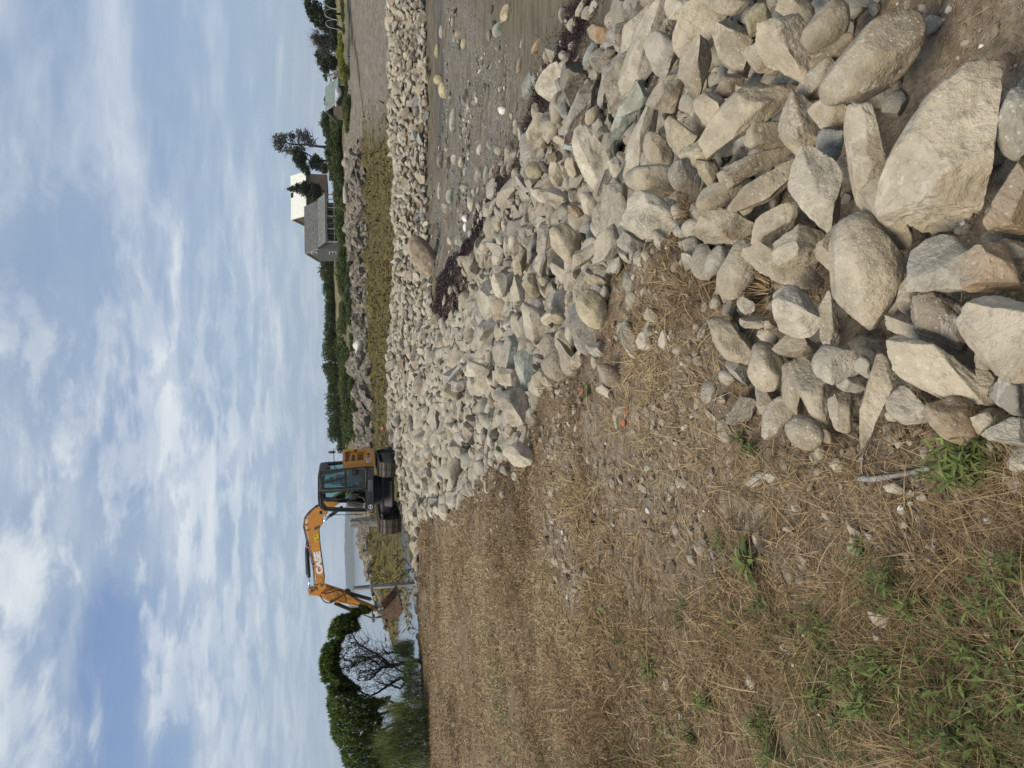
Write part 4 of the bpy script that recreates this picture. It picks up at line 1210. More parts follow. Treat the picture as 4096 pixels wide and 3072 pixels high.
ridge_lab = 'dark green shrub in the unbroken thicket along the headland skyline'
i = 0
for yy in np.arange(1055, 1800, 34):
    sk = np.interp(yy, [1040, 1296, 1480, 1667, 1800], [1300, 1312, 1332, 1344, 1358])
    Y = np.interp(yy, [1040, 1800], [128, 126])
    p = at_y(sk, yy, Y); hgt = p[2] - HF0(p[0], p[1])
    shrub(sk, yy + random.uniform(-8, 8), Y, random.uniform(1.5, 2.7), random.uniform(1.5, 3.1), 'dark green shrub on the headland skyline, %s from the grey house' % ORD[min(i, 23)], int(i % 3 != 1), i); i += 1
mid_lab = 'mid green shrub among brown grass on the headland slope'
for qi, (x, y) in enumerate(sorted([(1345, 1060), (1352, 1110), (1356, 1155), (1385, 1240), (1382, 1300), (1372, 1400), (1392, 1430), (1380, 1480), (1376, 1530), (1360, 1430), (1352, 1475), (1390, 1560), (1394, 1610), (1392, 1660), (1398, 1700), (1402, 1740), (1345, 1570), (1352, 1640), (1360, 1720)], key=lambda t: t[1])):
    shrub(x, y, 106 + random.uniform(-2, 6), random.uniform(1.6, 2.4), random.uniform(1.3, 2.0), 'mid green shrub on the brown grassy slope, %s from the grey house' % ORD[qi], 0, i); i += 1
for qi, yy in enumerate(range(1062, 1770, 33)):
    xx = np.interp(yy, [1050, 1296, 1574, 1770], [1402, 1406, 1414, 1420]) + random.uniform(-5, 5)
    if qi % 5 == 3: continue
    shrub(xx, yy + random.uniform(-9, 9), 98 + random.uniform(-1, 2), random.uniform(1.0, 1.7), random.uniform(.7, 1.2), 'low shrub at the brink of the headland rocks, %s place from the grey house' % ORD[qi], 0, qi)
low_lab = 'bushy green shrub between the grey house and the rock ledge'
for qi, (x, y, s) in enumerate(sorted([(1350, 640, 2.6), (1340, 700, 2.8), (1352, 760, 2.4), (1372, 560, 2.2), (1378, 600, 2.4), (1376, 660, 2.2), (1380, 725, 2.0), (1385, 820, 1.4), (1382, 900, 2.6), (1390, 940, 2.0), (1392, 985, 1.6), (1392, 1010, 1.8), (1388, 1050, 1.8), (1330, 560, 2.6), (1318, 520, 2.4), (1325, 480, 2.6), (1340, 590, 2.0)], key=lambda t: -t[1])):
    shrub(x, y, 104 + random.uniform(-3, 3), s, s * .72, 'bushy shrub below the grey house, %s along the ledge from its shingled gable' % ORD[qi], 0, i); i += 1

# ------------------------------------------------------------------ houses across the inlet
def planks(name, c0, c1, horiz=True, scale=7.0, streak=.5):
    m, n = newmat(name)
    v = n.add('ShaderNodeTexCoord').outputs['Object']
    st = n.noise(n.map(v, scale=(1, 1, 9) if horiz else (9, 9, 1)), scale * .3, 5, .65, .2)
    b = n.noise(v, scale, 5, .7)
    c = n.mix(n.step(st, .32, .68), c0, c1)
    c = n.mix(n.math('MULTIPLY', n.step(b, .5, .72), streak), c, tuple(x * .5 for x in c0))
    pbr(n, c, .9, n.math('ADD', st, n.math('MULTIPLY', b, .6)), .5, .03, spec=.15)
    return m
planks('grey_shingle', (.085, .085, .082), (.215, .213, .205))
planks('grey_roof', (.075, .074, .070), (.245, .242, .232), streak=.3)
planks('worn_wood', (.22, .205, .18), (.36, .345, .31), False)
planks('brown_shingle', (.085, .068, .050), (.19, .155, .118))
simple('white_metal_roof', (.80, .79, .70), .45, var=.06, scale=2, bump=.02)
simple('white_trim', (.68, .68, .66), .6, var=.1, scale=8)
simple('dark_glass', (.012, .015, .018), .08, var=.1, scale=3, bump=.01, spec=.6)
simple('green_roofing', (.185, .225, .205), .8, var=.22, scale=2.5, bump=.3, bdist=.03)
simple('grey_tarp', (.42, .43, .44), .6, var=.2, scale=3, bump=.4, bdist=.05)


def c3(x, y): return 1140 + x / 4.365, 680 + y / 4.365
HOUSE_Y = 114
p = at_y(*c3(965, 1375), HOUSE_Y)
house = empty('shingled_house', tuple(p), math.radians(8.4), label='weathered grey shingled house with a long porch on the headland', cat='house')
HL, HD, ZB = 7.5, 6.2, -1.0
RV, RZ, EZB, EZF = 2.3, 5.35, 3.5, 3.3          # ridge place and heights
mw = MATS['grey_shingle']
wl = MB()
gab = [(0, ZB), (HD, ZB), (HD, EZB), (RV, RZ), (0, EZF)]
wl.prism(gab, 0, 0, .15); wl.prism(gab, 0, HL - .15, HL)
wl.box((.15, 0, ZB), (HL - .15, .15, EZF)); wl.box((.15, HD - .15, ZB), (HL - .15, HD, EZB))
wall = wl.build('wall', mw, house)
# shingle courses on the gable end
cr = bpy.data.meshes.new('course')
for kk in range(24):
    z = ZB + 1.0 + kk * .19
    lo = 0.0 if z < EZF else (z - EZF) / (RZ - EZF) * RV
    hi = HD if z < EZB else HD - (z - EZB) / (RZ - EZB) * (HD - RV)
    if hi - lo < .3: continue
    mb = MB(); mb.box((-.035, lo + .03, z), (-.005, hi - .03, z + .10)); mb.build('shingle_course', mw, wall)
rf = MB()
def slab(mb, v0, z0, v1, z1, x0, x1, t=.09):
    d = math.hypot(v1 - v0, z1 - z0); nx, nz2 = -(z1 - z0) / d * t, (v1 - v0) / d * t
    mb.prism([(v0, z0), (v1, z1), (v1 + nx, z1 + nz2), (v0 + nx, z0 + nz2)], 0, x0, x1)
slab(rf, -.02, EZF, RV, RZ, -.15, HL + .15); slab(rf, RV, RZ, HD + .25, EZB - .12, -.15, HL + .15)
roof = rf.build('roof', MATS['grey_roof'], house)
for kk in range(15):                                     # courses of the roof
    t0 = kk / 15; mb = MB()
    v0, z0 = -.02 + (RV + .02) * t0, EZF + (RZ - EZF) * t0
    slab(mb, v0, z0 + .09, v0 + .10, z0 + .09 + .10 * (RZ - EZF) / RV, -.16, HL + .16, .05)
    mb.build('roof_course', MATS['grey_roof'], roof)
PV, PZ = -2.5, 2.05
pr = MB(); slab(pr, PV, PZ, -.02, EZF - .03, .1, HL + .45); porch = pr.build('porch_roof', MATS['grey_roof'], house)
mb = MB(); mb.box((.1, PV + .02, PZ - .14), (HL + .45, PV + .12, PZ)); mb.build('fascia', MATS['worn_wood'], porch)
mb = MB(); mb.box((-.06, RV - .1, RZ + .05), (HL + .2, RV + .1, RZ + .14)); mb.build('ridge_board', MATS['worn_wood'], roof)
for s in (-.17,):
    mb = MB(); slab(mb, -.05, EZF - .1, RV, RZ - .08, s, s + .05, .2); slab(mb, RV, RZ - .08, HD + .25, EZB - .2, s, s + .05, .2); mb.build('barge_board', MATS['worn_wood'], roof)
for x in (.25, 2.3, 4.3, 5.7, 7.0, 7.8):
    mb = MB(); mb.box((x, PV + .1, ZB), (x + .13, PV + .23, PZ - .1)); mb.build('porch_post', MATS['worn_wood'], house)
for a_, b_ in ((.3, 2.3), (2.4, 4.3), (4.4, 5.7), (5.8, 7.8)):
    mb = MB(); mb.box((a_, PV + .12, .75), (b_, PV + .2, .86)); mb.build('porch_rail', MATS['worn_wood'], house)
mb = MB(); mb.box((.1, PV, -.15), (HL + .4, 0, .0)); mb.build('porch_deck', MATS['worn_wood'], house)
for x0, x1, z0, z1 in ((1.0, 2.4, .35, 1.9), (3.2, 4.1, .8, 1.9), (4.9, 6.3, .2, 1.95), (6.7, 7.2, .5, 1.9)):
    mb = MB(); mb.box((x0, -.10, z0), (x1, -.02, z1)); wn = mb.build('window', MATS['white_trim'], house)
    mb = MB(); mb.box((x0 + .08, -.13, z0 + .08), (x1 - .08, -.105, z1 - .08)); mb.build('pane', MATS['dark_glass'], wn)
    mb = MB(); mb.box(((x0 + x1) / 2 - .03, -.15, z0 + .08), ((x0 + x1) / 2 + .03, -.135, z1 - .08)); mb.build('glazing_bar', MATS['worn_wood'], wn)
for v0, v1, z0, z1, bar in ((1.6, 2.6, 3.55, 4.45, 0), (1.4, 2.6, .65, 1.75, 1)):
    mb = MB(); mb.box((-.09, v0, z0), (-.03, v1, z1)); wn = mb.build('window', MATS['white_trim'], house)
    mb = MB(); mb.box((-.12, v0 + .13, z0 + .1), (-.095, v1 - .13, z1 - .1)); mb.build('pane', MATS['dark_glass'], wn)
    if bar:
        mb = MB(); mb.box((-.14, v0 + .1, (z0 + z1) / 2 - .03), (-.125, v1 - .1, (z0 + z1) / 2 + .03)); mb.build('glazing_bar', MATS['white_trim'], wn)

p = at_y(*c3(600, 860), 126)
barn = empty('white_roofed_building', tuple(p), math.radians(8.4), label='taller brown shingled building with a steep cream metal roof behind the grey house', cat='building')
BL = 7.3
pr_ = at_y(*c3(112, 866), 126); BZ = pr_[2] - p[2]
pe_ = at_y(*c3(350, 845), 125); EZ = pe_[2] - p[2]
sec = [(-1.9, -1.5), (3.5, -1.5), (3.5, EZ), (0, BZ), (-1.9, EZ)]
mb = MB(); mb.prism([(v_, z_) for v_, z_ in sec], 0, 0, .15); mb.prism(sec, 0, BL - .15, BL); mb.box((.15, -1.9, -1.5), (BL - .15, -1.75, EZ)); mb.box((.15, 3.35, -1.5), (BL - .15, 3.5, EZ))
mb.build('wall', MATS['brown_shingle'], barn)
mb = MB(); slab(mb, -2.15, EZ - .33, 0, BZ, -.3, BL + .3, .08); slab(mb, 0, BZ, 3.8, EZ - .3, -.3, BL + .3, .08)
roof = mb.build('roof', MATS['white_metal_roof'], barn)
for kk in range(19):
    x = -.25 + kk * .43; mb = MB()
    d = BZ - EZ + .33
    slab(mb, -2.15, EZ - .33 + .085, 0, BZ + .085, x, x + .06, .05); mb.build('roof_seam', MATS['white_metal_roof'], roof)
mb = MB(); t0, t1 = .80, .95
slab(mb, -2.15 + 2.15 * t0, EZ - .33 + (BZ - EZ + .33) * t0 + .14, -2.15 + 2.15 * t1, EZ - .33 + (BZ - EZ + .33) * t1 + .14, 3.6, 4.5, .06)
mb.build('skylight', MATS['dark_glass'], roof)
mb = MB(); mb.box((4.2, -1.96, .3), (4.9, -1.9, 1.3)); wn = mb.build('window', MATS['white_trim'], barn)
mb = MB(); mb.box((4.28, -2.0, .38), (4.82, -1.965, 1.22)); mb.build('pane', MATS['dark_glass'], wn)

def c4(x, y): return 1200 + x / 3.32, y / 3.32
p = at_y(*c4(560, 1440), 92)
shack = empty('green_roofed_shack', tuple(p), math.radians(13), label='collapsing low shack with a faded green roof and a heap of boards', cat='shack')
zt = at_y(*c4(340, 1100), 94)[2] - p[2]
mb = MB(); mb.box((.3, 0, -1.5), (3.4, 3, zt - .9)); mb.build('wall', MATS['brown_shingle'], shack)
mb = MB(); slab(mb, -.9, zt - 1.45, .9, zt, 0, 3.5, .08); slab(mb, .9, zt, 3.2, zt - 1.3, 0, 3.5, .08); mb.build('roof', MATS['green_roofing'], shack)
mb = MB(); mb.prism([(-1.4, .35), (-.5, .85), (-.5, .95), (-1.4, .45)], 0, 2.3, 3.5); mb.build('lean_to_roof', MATS['green_roofing'], shack)
for i in range(13):
    mb = MB(); x = 2.4 + i * .13; mb.box((x, -1.3, -1.2), (x + .09, -1.25, .35)); mb.build('board', MATS['worn_wood'], shack)
for i in range(16):
    a = random.uniform(-.9, .9); x = 3.5 + random.uniform(0, 1.4); z = random.uniform(.0, 1.4); L = random.uniform(.7, 1.5)
    mb = MB(); mb.tube([(x - L / 2 * math.cos(a), random.uniform(-1, 0), z - L / 2 * math.sin(a)), (x + L / 2 * math.cos(a), random.uniform(-1, 0), z + L / 2 * math.sin(a))], .07, 4); mb.build('plank', MATS['worn_wood'], shack)
v, f = rock(3, 55, 5, .22, .9)
t = link('tarp_bundle', raw_mesh('tarp_bundle', v * (.75, .5, .42), f, mats=[MATS['grey_tarp']]), None, label='crumpled grey tarpaulin heaped against the green-roofed shack', cat='tarpaulin')
q = at_y(*c4(510, 1230), 90.3); t.location = tuple(q)
for i, (x, y, s) in enumerate([(490, 1300, .5), (480, 1380, .4)]):
    t2 = link('tarp_bundle', t.data, None, label=['smaller grey bundle next to the crumpled tarpaulin', 'smallest grey bundle at the open end of the shack'][i], cat='tarpaulin'); t2.location = tuple(at_y(*c4(x, y), 90.5)); t2.scale = (s * 1.3, s, s)

for qi, (x, y, Y_, s_) in enumerate([(585, 1420, 88.5, 1.3), (580, 1330, 88, 1.1), (590, 1500, 89, 1.2), (560, 950, 87, 1.0)]):
    X_, Y2 = c4(x, y); shrub(X_, Y2, Y_, s_, s_ * .8, ['bush half hiding the open end of the shack', 'bush before the tarpaulin at the shack', 'bush just past the open end of the shack', 'bush by the board heap of the shack'][qi], 0, qi, 'bushes round the shack')
# pipe hoops at the far right
for i, (x0, y0, y1, xt) in enumerate([(500, 390, 260, 345), (495, 270, 110, 330), (485, 130, -60, 325)]):
    a = at_y(*c4(x0, y0), 74); b = at_y(*c4(x0 - 8, y1), 74); tp = at_y(*c4(xt, (y0 + y1) / 2), 74)
    pts = []
    for k in range(13):
        u = k / 12; hgt = (1 - abs(2 * u - 1) ** 3.2)
        pts.append(a + (b - a) * u + np.array([0, 0, (tp[2] - a[2]) * hgt]))
    mb = MB(); mb.tube(pts, .015, 6)
    mb.build('pipe_hoop', MATS['white_trim'], None, label=['bent pale pipe hoop nearest the yellow weeds', 'middle bent pale pipe hoop before the dark hedge', 'bent pale pipe hoop cut off by the edge of the view'][i], cat='hoop', group='pipe hoops')

# ------------------------------------------------------------------ trees across the inlet
def c2(x, y): return 1050 + x * .3617, y * .3617          # crop coordinates of the far shore
def c2b(x, y): return 1050 + x * .3617, 500 + y * .3617


def traced_tree(name, lab, Y, trunk, limbs, masses, leaf, mat, nleaf, bark='bark_dark', r0=.16, depth=.6, twigs=0, twmat=None, fr=None, grp=None, seed=1, up=.3, cat='tree'):
    """trunk and limbs: lists of (px,py) paths; masses: (px,py,rx,ry) foliage lumps in pixels; everything gets depth around Y"""
    r = np.random.default_rng(seed)
    fr = fr or c2b
    k = Y / (FPX * 4)
    def W3(p, dy=0.0):
        return at_y(*fr(*p), Y + dy)
    base = W3(trunk[0])
    o = empty(name, tuple(base), label=lab, cat=cat, group=grp)
    mb = MB(); pts = [W3(p) - base for p in trunk]; pts[0] = pts[0] - np.array([0, 0, .6]); mb.tube(pts, r0, 7, r0 * .35); mb.build('trunk', MATS[bark], o, smooth=True)
    for L in limbs:
        dy = r.uniform(-depth, depth); mb = MB()
        mb.tube([W3(p, dy * i / max(1, len(L) - 1)) - base for i, p in enumerate(L)], r0 * .45, 5, r0 * .12); mb.build('limb', MATS[bark], o)
    if masses:
        lob = []
        for (px, py, rx, ry) in masses:
            c = W3((px, py), r.uniform(-depth, depth)) - base
            s = 1 / np.linalg.norm(np.array(fr(1, 0)) - np.array(fr(0, 0))) if False else (fr(1, 0)[0] - fr(0, 0)[0])
            lob.append((*c, ry * s * k, (rx + ry) / 2 * s * k * .9 + .1, rx * s * k))
        P = blob_pts(lob, nleaf, r, .35)
        link('crown', leaf_mesh('crown', P, leaf, mat, r, up=up), o)
    if twigs:
        lob = np.array(lob); P = blob_pts(lob * np.array([1, 1, 1, 1.25, 1.25, 1.25]), twigs, r, .1)
        d = r.normal(size=(twigs, 3)); az_ = r.uniform(0, 2 * PI, twigs)
        v, f, ix = strips(P, az_, r.normal(.3, .6, twigs), r.uniform(.4, 1.1, twigs), np.full(twigs, .035), r.normal(0, .4, twigs), 2)
        link('twigs', raw_mesh('twigs', v, f, attrs=dict(rnd=r.random(twigs)[ix]), mats=[MATS[twmat or 'needle_grey']]), o)
    return o


traced_tree('dying_spruce', 'tall half-dead grey spruce, bare and wind-bent, beyond the inlet', 110,
            [(740, 250), (600, 235), (470, 215), (340, 215), (240, 190), (160, 170)],
            [[(600, 230), (560, 150), (545, 60)], [(540, 220), (500, 120), (470, 20)], [(470, 215), (430, 110), (405, 60)], [(420, 215), (380, 300), (330, 330)], [(340, 210), (300, 110), (295, 80)], [(330, 215), (280, 300), (240, 365)],
             [(260, 200), (200, 120), (150, 90)], [(250, 195), (190, 260), (130, 280)], [(200, 180), (140, 220), (105, 230)], [(560, 235), (590, 160), (620, 140)]],
            [(170, 180, 55, 75), (240, 140, 45, 50), (330, 130, 40, 55), (420, 130, 45, 70), (490, 110, 40, 60), (300, 270, 45, 50), (420, 260, 60, 50), (520, 180, 50, 60), (200, 250, 40, 40)], .45, 'needle_grey', 900, r0=.2, twigs=1500, twmat='needle_grey', seed=2)
traced_tree('leaning_spruce', 'dark green spruce leaning downwind beside the half-dead one', 108,
            [(720, 400), (640, 390), (560, 360), (480, 310), (420, 280)],
            [[(560, 360), (540, 440), (530, 540)], [(500, 320), (470, 420), (460, 480)], [(440, 290), (380, 330), (350, 370)]],
            [(370, 310, 40, 60), (400, 390, 35, 70), (450, 450, 40, 70), (500, 510, 30, 50), (360, 370, 25, 40), (640, 440, 55, 70), (690, 480, 40, 60), (600, 380, 40, 50), (450, 350, 40, 50), (560, 420, 35, 60)], .38, 'needle_dark', 3600, r0=.16, twigs=500, twmat='needle_grey', seed=3)
traced_tree('young_spruce', 'pointed dark spruce standing in front of the cream metal roof', 121,
            [(650, 730), (500, 715), (300, 712)], [],
            [(300, 712, 25, 14), (345, 705, 35, 30), (395, 700, 40, 52), (450, 715, 40, 70), (510, 735, 45, 85), (570, 745, 45, 95), (620, 740, 35, 90), (470, 660, 30, 40), (560, 690, 40, 50)], .32, 'needle_dark', 5200, r0=.12, seed=4)
traced_tree('wind_swept_spruce', 'dark flat-topped spruce sweeping out of view above the hedge', 82,
            [(830, 330), (760, 250), (680, 200), (600, 120), (560, 40)],
            [[(680, 200), (640, 300), (560, 360)], [(620, 140), (540, 90), (500, 40)], [(720, 220), (700, 140), (690, 90)]],
            [(500, 20, 25, 60), (520, 90, 30, 70), (560, 160, 45, 70), (610, 200, 55, 80), (660, 240, 50, 80), (590, 60, 30, 50), (700, 180, 40, 60), (720, 280, 50, 70), (640, 100, 25, 40)], .36, 'needle_dark', 3600, fr=c2, seed=5, twigs=500, twmat='needle_grey')
traced_tree('bare_thicket_tree', 'grey leafless twiggy tree behind the yellow weeds', 84,
            [(830, 500), (740, 480), (660, 440)], [[(740, 480), (660, 520), (600, 540)], [(700, 460), (600, 420), (540, 400)], [(760, 490), (690, 560), (640, 600)]],
            [(600, 420, 55, 70), (660, 480, 60, 80), (720, 430, 60, 80), (700, 560, 60, 60), (770, 480, 50, 80)], .4, 'needle_grey', 500, fr=c2, seed=6, twigs=2600, twmat='needle_grey')
traced_tree('shore_spruce', 'rounded dull green spruce between the twiggy tree and the shack', 86,
            [(840, 690), (740, 680), (650, 660)], [[(740, 680), (690, 740), (650, 760)]],
            [(640, 640, 40, 60), (690, 660, 50, 80), (740, 680, 50, 80), (690, 740, 40, 50), (790, 700, 40, 70), (620, 590, 30, 30)], .36, 'needle_dark', 2400, fr=c2, seed=7, twigs=700, twmat='needle_grey')
traced_tree('dark_hedge', 'low dark evergreen hedge behind the pipe hoops', 80,
            [(825, 150), (760, 150)], [],
            [(730, -40, 45, 60), (750, 30, 55, 60), (755, 100, 60, 60), (760, 180, 60, 60), (765, 250, 60, 55), (790, 330, 40, 60), (790, 420, 40, 70), (800, 500, 35, 60)], .32, 'needle_dark', 5200, fr=c2, seed=8, cat='hedge', depth=1.0)
traced_tree('green_thicket', 'green rounded thicket between the shack and the half-dead spruce', 106,
            [(860, 1380), (800, 1370)], [],
            [(720, 1110, 40, 50), (740, 1180, 40, 55), (700, 1290, 45, 50), (690, 1370, 50, 60), (720, 1450, 50, 60), (760, 1300, 50, 70), (780, 1400, 50, 80), (760, 1530, 55, 60), (800, 1480, 50, 80), (790, 1200, 40, 60), (700, 850, 22, 40), (720, 790, 25, 40), (750, 1600, 50, 60), (735, 1680, 50, 60), (755, 1760, 50, 60), (765, 1850, 45, 60), (775, 1940, 40, 60)], .34, 'leaf_bush', 7000, fr=c2, seed=9, cat='thicket', depth=1.4)
traced_tree('goldenrod_patch', 'bright yellow-green weed patch in flower on top of the beach', 78,
            [(915, 620), (900, 620)], [],
            [(860, 420, 25, 60), (870, 520, 35, 70), (860, 600, 38, 70), (880, 700, 38, 80), (890, 800, 35, 80), (905, 880, 25, 60)], .16, 'leaf_yellow', 5200, r0=.03, fr=c2, seed=10, cat='plant', up=.8, depth=.8)
traced_tree('grass_verge', 'low dark green verge of plants along the top of the shingle', 79,
            [(925, 1000), (915, 1000)], [],
            [(885, 60, 22, 80), (890, 170, 22, 70), (930, 960, 22, 80), (925, 1100, 20, 80), (945, 1200, 22, 80), (945, 1320, 24, 90), (940, 1420, 26, 60), (900, 320, 14, 60)], .16, 'leaf_bush', 4200, r0=.03, fr=c2, seed=12, cat='plant', up=.8, depth=.8)
# driftwood and pale boulders on the ledge
for i, pl in enumerate([[(1381, 1170), (1384, 1195), (1402, 1228)], [(1378, 1195), (1392, 1226)], [(1390, 1150), (1380, 1172)]]):
    pts = [at_y(a, b, 99) for a, b in pl]
    mb = MB(); mb.tube(pts, .2, 6, .13)
    mb.build('driftwood_log', MATS['worn_wood'], None, smooth=True, label=['longest bleached log lying on the far ledge', 'bleached log beside the longest one on the ledge', 'short bent bleached branch above the ledge logs'][i], cat='log', group='bleached logs')
for i, (x, y, w_, h_) in enumerate([(1435, 1385, 26, 14), (1424, 1378, 16, 10), (1442, 1402, 18, 16), (1437, 1412, 14, 12), (1448, 1360, 12, 8)]):
    p = at_y(x, y, 91 + i * .3); k = 91 / (FPX * 4)
    v, f = rock(2, 610 + i, 8, .1, .4)
    o = link('white_boulder', raw_mesh('white_boulder', v * (w_ * k, w_ * k * .8, h_ * k * 1.3), f, mats=[MATS['stone']]), None, label=['widest', 'highest', 'lowest', 'second lowest', 'outermost'][i] + ' whitened boulder of the bright cluster on the far ledge', cat='boulder', group='white boulders on the ledge')
    o.location = tuple(p); o.color = (.78, .77, .74, 1)
for i, (x, y, w_, h_) in enumerate([(1380, 650, 22, 16), (1384, 775, 16, 12), (1388, 620, 20, 14), (1380, 775, 40, 12), (1400, 690, 28, 16), (1398, 540, 40, 18), (1388, 530, 26, 12)]):
    p = at_y(x, y, 94); k = 94 / (FPX * 4)
    v, f = rock(3, 640 + i, 8, .12, .7)
    o = link('ledge_boulder', raw_mesh('ledge_boulder', v * (w_ * k, w_ * k * .8, h_ * k * 1.2), f, mats=[MATS['stone']]), None, label='grey rounded hump on the ledge below the houses, %s from the grey porch' % ORD[[1, 3, 0, 4, 2, 6, 5].index(i)], cat='boulder', group='grey humps on the ledge')
    o.location = tuple(p - np.array([0, 0, .2])); o.color = (.33, .295, .26, 1)

# two old posts standing behind the stones
def post(lab, top, bot, Y, r_, split):
    a = at_y(*bot, Y); b = at_y(*top, Y); d = (b - a)
    mb = MB(); k = 9; n_ = 9
    base_r = np.random.default_rng(int(top[0]))
    prof = 1 + .16 * base_r.normal(size=n_)
    v = []; f = []
    for i in range(k):
        t = i / (k - 1)
        for j in range(n_):
            an = 2 * PI * j / n_; rr_ = r_ * prof[j] * (1.05 - .1 * t) * (1 + .05 * base_r.normal())
            zt_ = (.05 * math.sin(3 * an) + .04 * base_r.normal()) if i == k - 1 else 0
            v.append(a + d * t + np.array([rr_ * math.cos(an), rr_ * math.sin(an), zt_]) - np.array([0, 0, 1.6 if i == 0 else 0]))
    for i in range(k - 1):
        for j in range(n_):
            f.append((i * n_ + j, i * n_ + (j + 1) % n_, (i + 1) * n_ + (j + 1) % n_, (i + 1) * n_ + j))
    f.append(tuple(range((k - 1) * n_, k * n_)))
    mb.add(v, f)
    return mb.build('wooden_post', MATS['old_post'], None, label=lab, cat='post', group='old wooden posts')
planks('old_post', (.20, .185, .165), (.40, .385, .35), False, 5.0, .8)
post('leaning grey post rising right behind the excavator bucket', (1412, 2354), (1604, 2340), 26.2, .10, 0)
o = post('thick split post pair standing against the front track', (1399, 2087), (1516, 2080), 26.5, .13, 1)
mb = MB(); a = at_y(1404, 2103, 26.45); b = at_y(1530, 2093, 26.45); mb.tube([a, (a + b) / 2, b - np.array([0, 0, 1.5])], .085, 7); mb.build('post_half', MATS['old_post'], o)

# ------------------------------------------------------------------ the tree on the lawn's far edge and the growth under it
def c5(x, y): return 1200 + x / 2.298, 2350 + y / 2.298
TREE_Y = 17.9


def poly_sample(poly, n, r):
    p = np.array(poly, float); out = []
    while len(out) < n:
        q = r.uniform(p.min(0), p.max(0), (n * 3, 2))
        out += list(q[in_poly(q[:, 0], q[:, 1], poly)])
    return np.array(out[:n])


leafy('leaf_tree', [(0, (.038, .060, .014)), (.35, (.088, .135, .028)), (.7, (.160, .225, .046)), (1, (.25, .28, .07))], .35, .5)


def rosettes(C, leaf, r, per=7, tone=0.0):
    """tufts of narrow upward leaves around each point"""
    n = len(C); k = n * per
    cc = np.repeat(C, per, 0)
    az_ = r.uniform(0, 2 * PI, k); el_ = r.normal(.55, .45, k)
    v, f, ix = strips(cc, az_, el_, leaf * r.uniform(.7, 1.25, k), leaf * .33 * r.uniform(.8, 1.2, k), r.normal(-.5, .3, k), 1)
    t = np.repeat(np.clip(.45 + r.normal(0, .2, n) + tone, 0, 1), per) + r.normal(0, .1, k)
    return v, f, np.clip(t, 0, 1)[ix]


def canopy_tree(name, lab, mass, depth, base_px, stems, ntuft, ntwig, seed, leaf=.075, Y=TREE_Y, grp=None, gap=-.6, under=None):
    r = np.random.default_rng(seed)
    base = at_y(*c5(*base_px), Y); base[2] = HT(np.array([base[0]]), np.array([base[1]]))[0]
    o = empty(name, tuple(base), label=lab, cat='tree', group=grp)
    pts = poly_sample(mass, ntuft, r)
    # keep the fringe ragged and the inside gappy
    g = fbm(pts[:, 0] / 46, pts[:, 1] / 46, oct=3, seed=seed)
    pts = pts[g > gap]
    dd = poly_dist(pts[:, 0], pts[:, 1], mass, True)
    th = depth * np.sqrt(np.clip(dd / 110, .03, 1))
    P = np.array([at_y(*c5(x, y), Y + t * u) for x, y, t, u in zip(pts[:, 0], pts[:, 1], th, r.uniform(-1, 1, len(pts)))])
    v, f, t = rosettes(P - base, leaf, r)
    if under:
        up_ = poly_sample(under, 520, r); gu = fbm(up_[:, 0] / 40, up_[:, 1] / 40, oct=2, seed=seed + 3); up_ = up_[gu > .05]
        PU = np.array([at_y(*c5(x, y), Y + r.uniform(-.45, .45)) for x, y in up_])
        v2, f2, t2 = rosettes(PU - base, leaf * .8, r, tone=-.3)  # tufts beneath the crown get darker leaves, its underside shade painted in
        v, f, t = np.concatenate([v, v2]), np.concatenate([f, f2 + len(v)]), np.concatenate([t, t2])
    link('crown', raw_mesh('crown', v, f, smooth=False, attrs=dict(rnd=t), mats=[MATS['leaf_tree']]), o)
    nodes = []
    for si, (path, rad) in enumerate(stems):
        dy = r.uniform(-.25, .25) if si else 0
        w3 = [at_y(*c5(*p), Y + dy * i / len(path)) - base for i, p in enumerate(path)]
        if si == 0:
            w3[0][2] = -.15
        w4 = []
        for a, b in zip(w3[:-1], w3[1:]):
            for j in range(3):
                w4.append(a + (b - a) * j / 3 + r.normal(0, .012, 3) * (1 if j else 0))
        w4.append(w3[-1])
        mb = MB(); mb.tube(w4, rad, 7, rad * .45); mb.build('trunk' if si == 0 else 'limb', MATS['bark_dark'], o, smooth=True)
        nodes += [q for q in w4[2:]]
    nodes = np.array(nodes)
    mb = MB()
    for _ in range(ntwig):
        a = nodes[r.integers(len(nodes))]
        tgt = P[r.integers(len(P))] - base
        dist = np.linalg.norm(tgt - a)
        if dist > .55:
            tgt = a + (tgt - a) / dist * r.uniform(.25, .6) + r.normal(0, .14, 3)
        m1 = a + (tgt - a) * .35 + r.normal(0, .05, 3); m2 = a + (tgt - a) * .7 + r.normal(0, .06, 3)
        mb.tube([a, m1, m2, tgt], .004 + .006 * r.random() ** 2, 4, .002, cap=False)
    mb.build('twigs', MATS['bark_dark'], o)
    return o


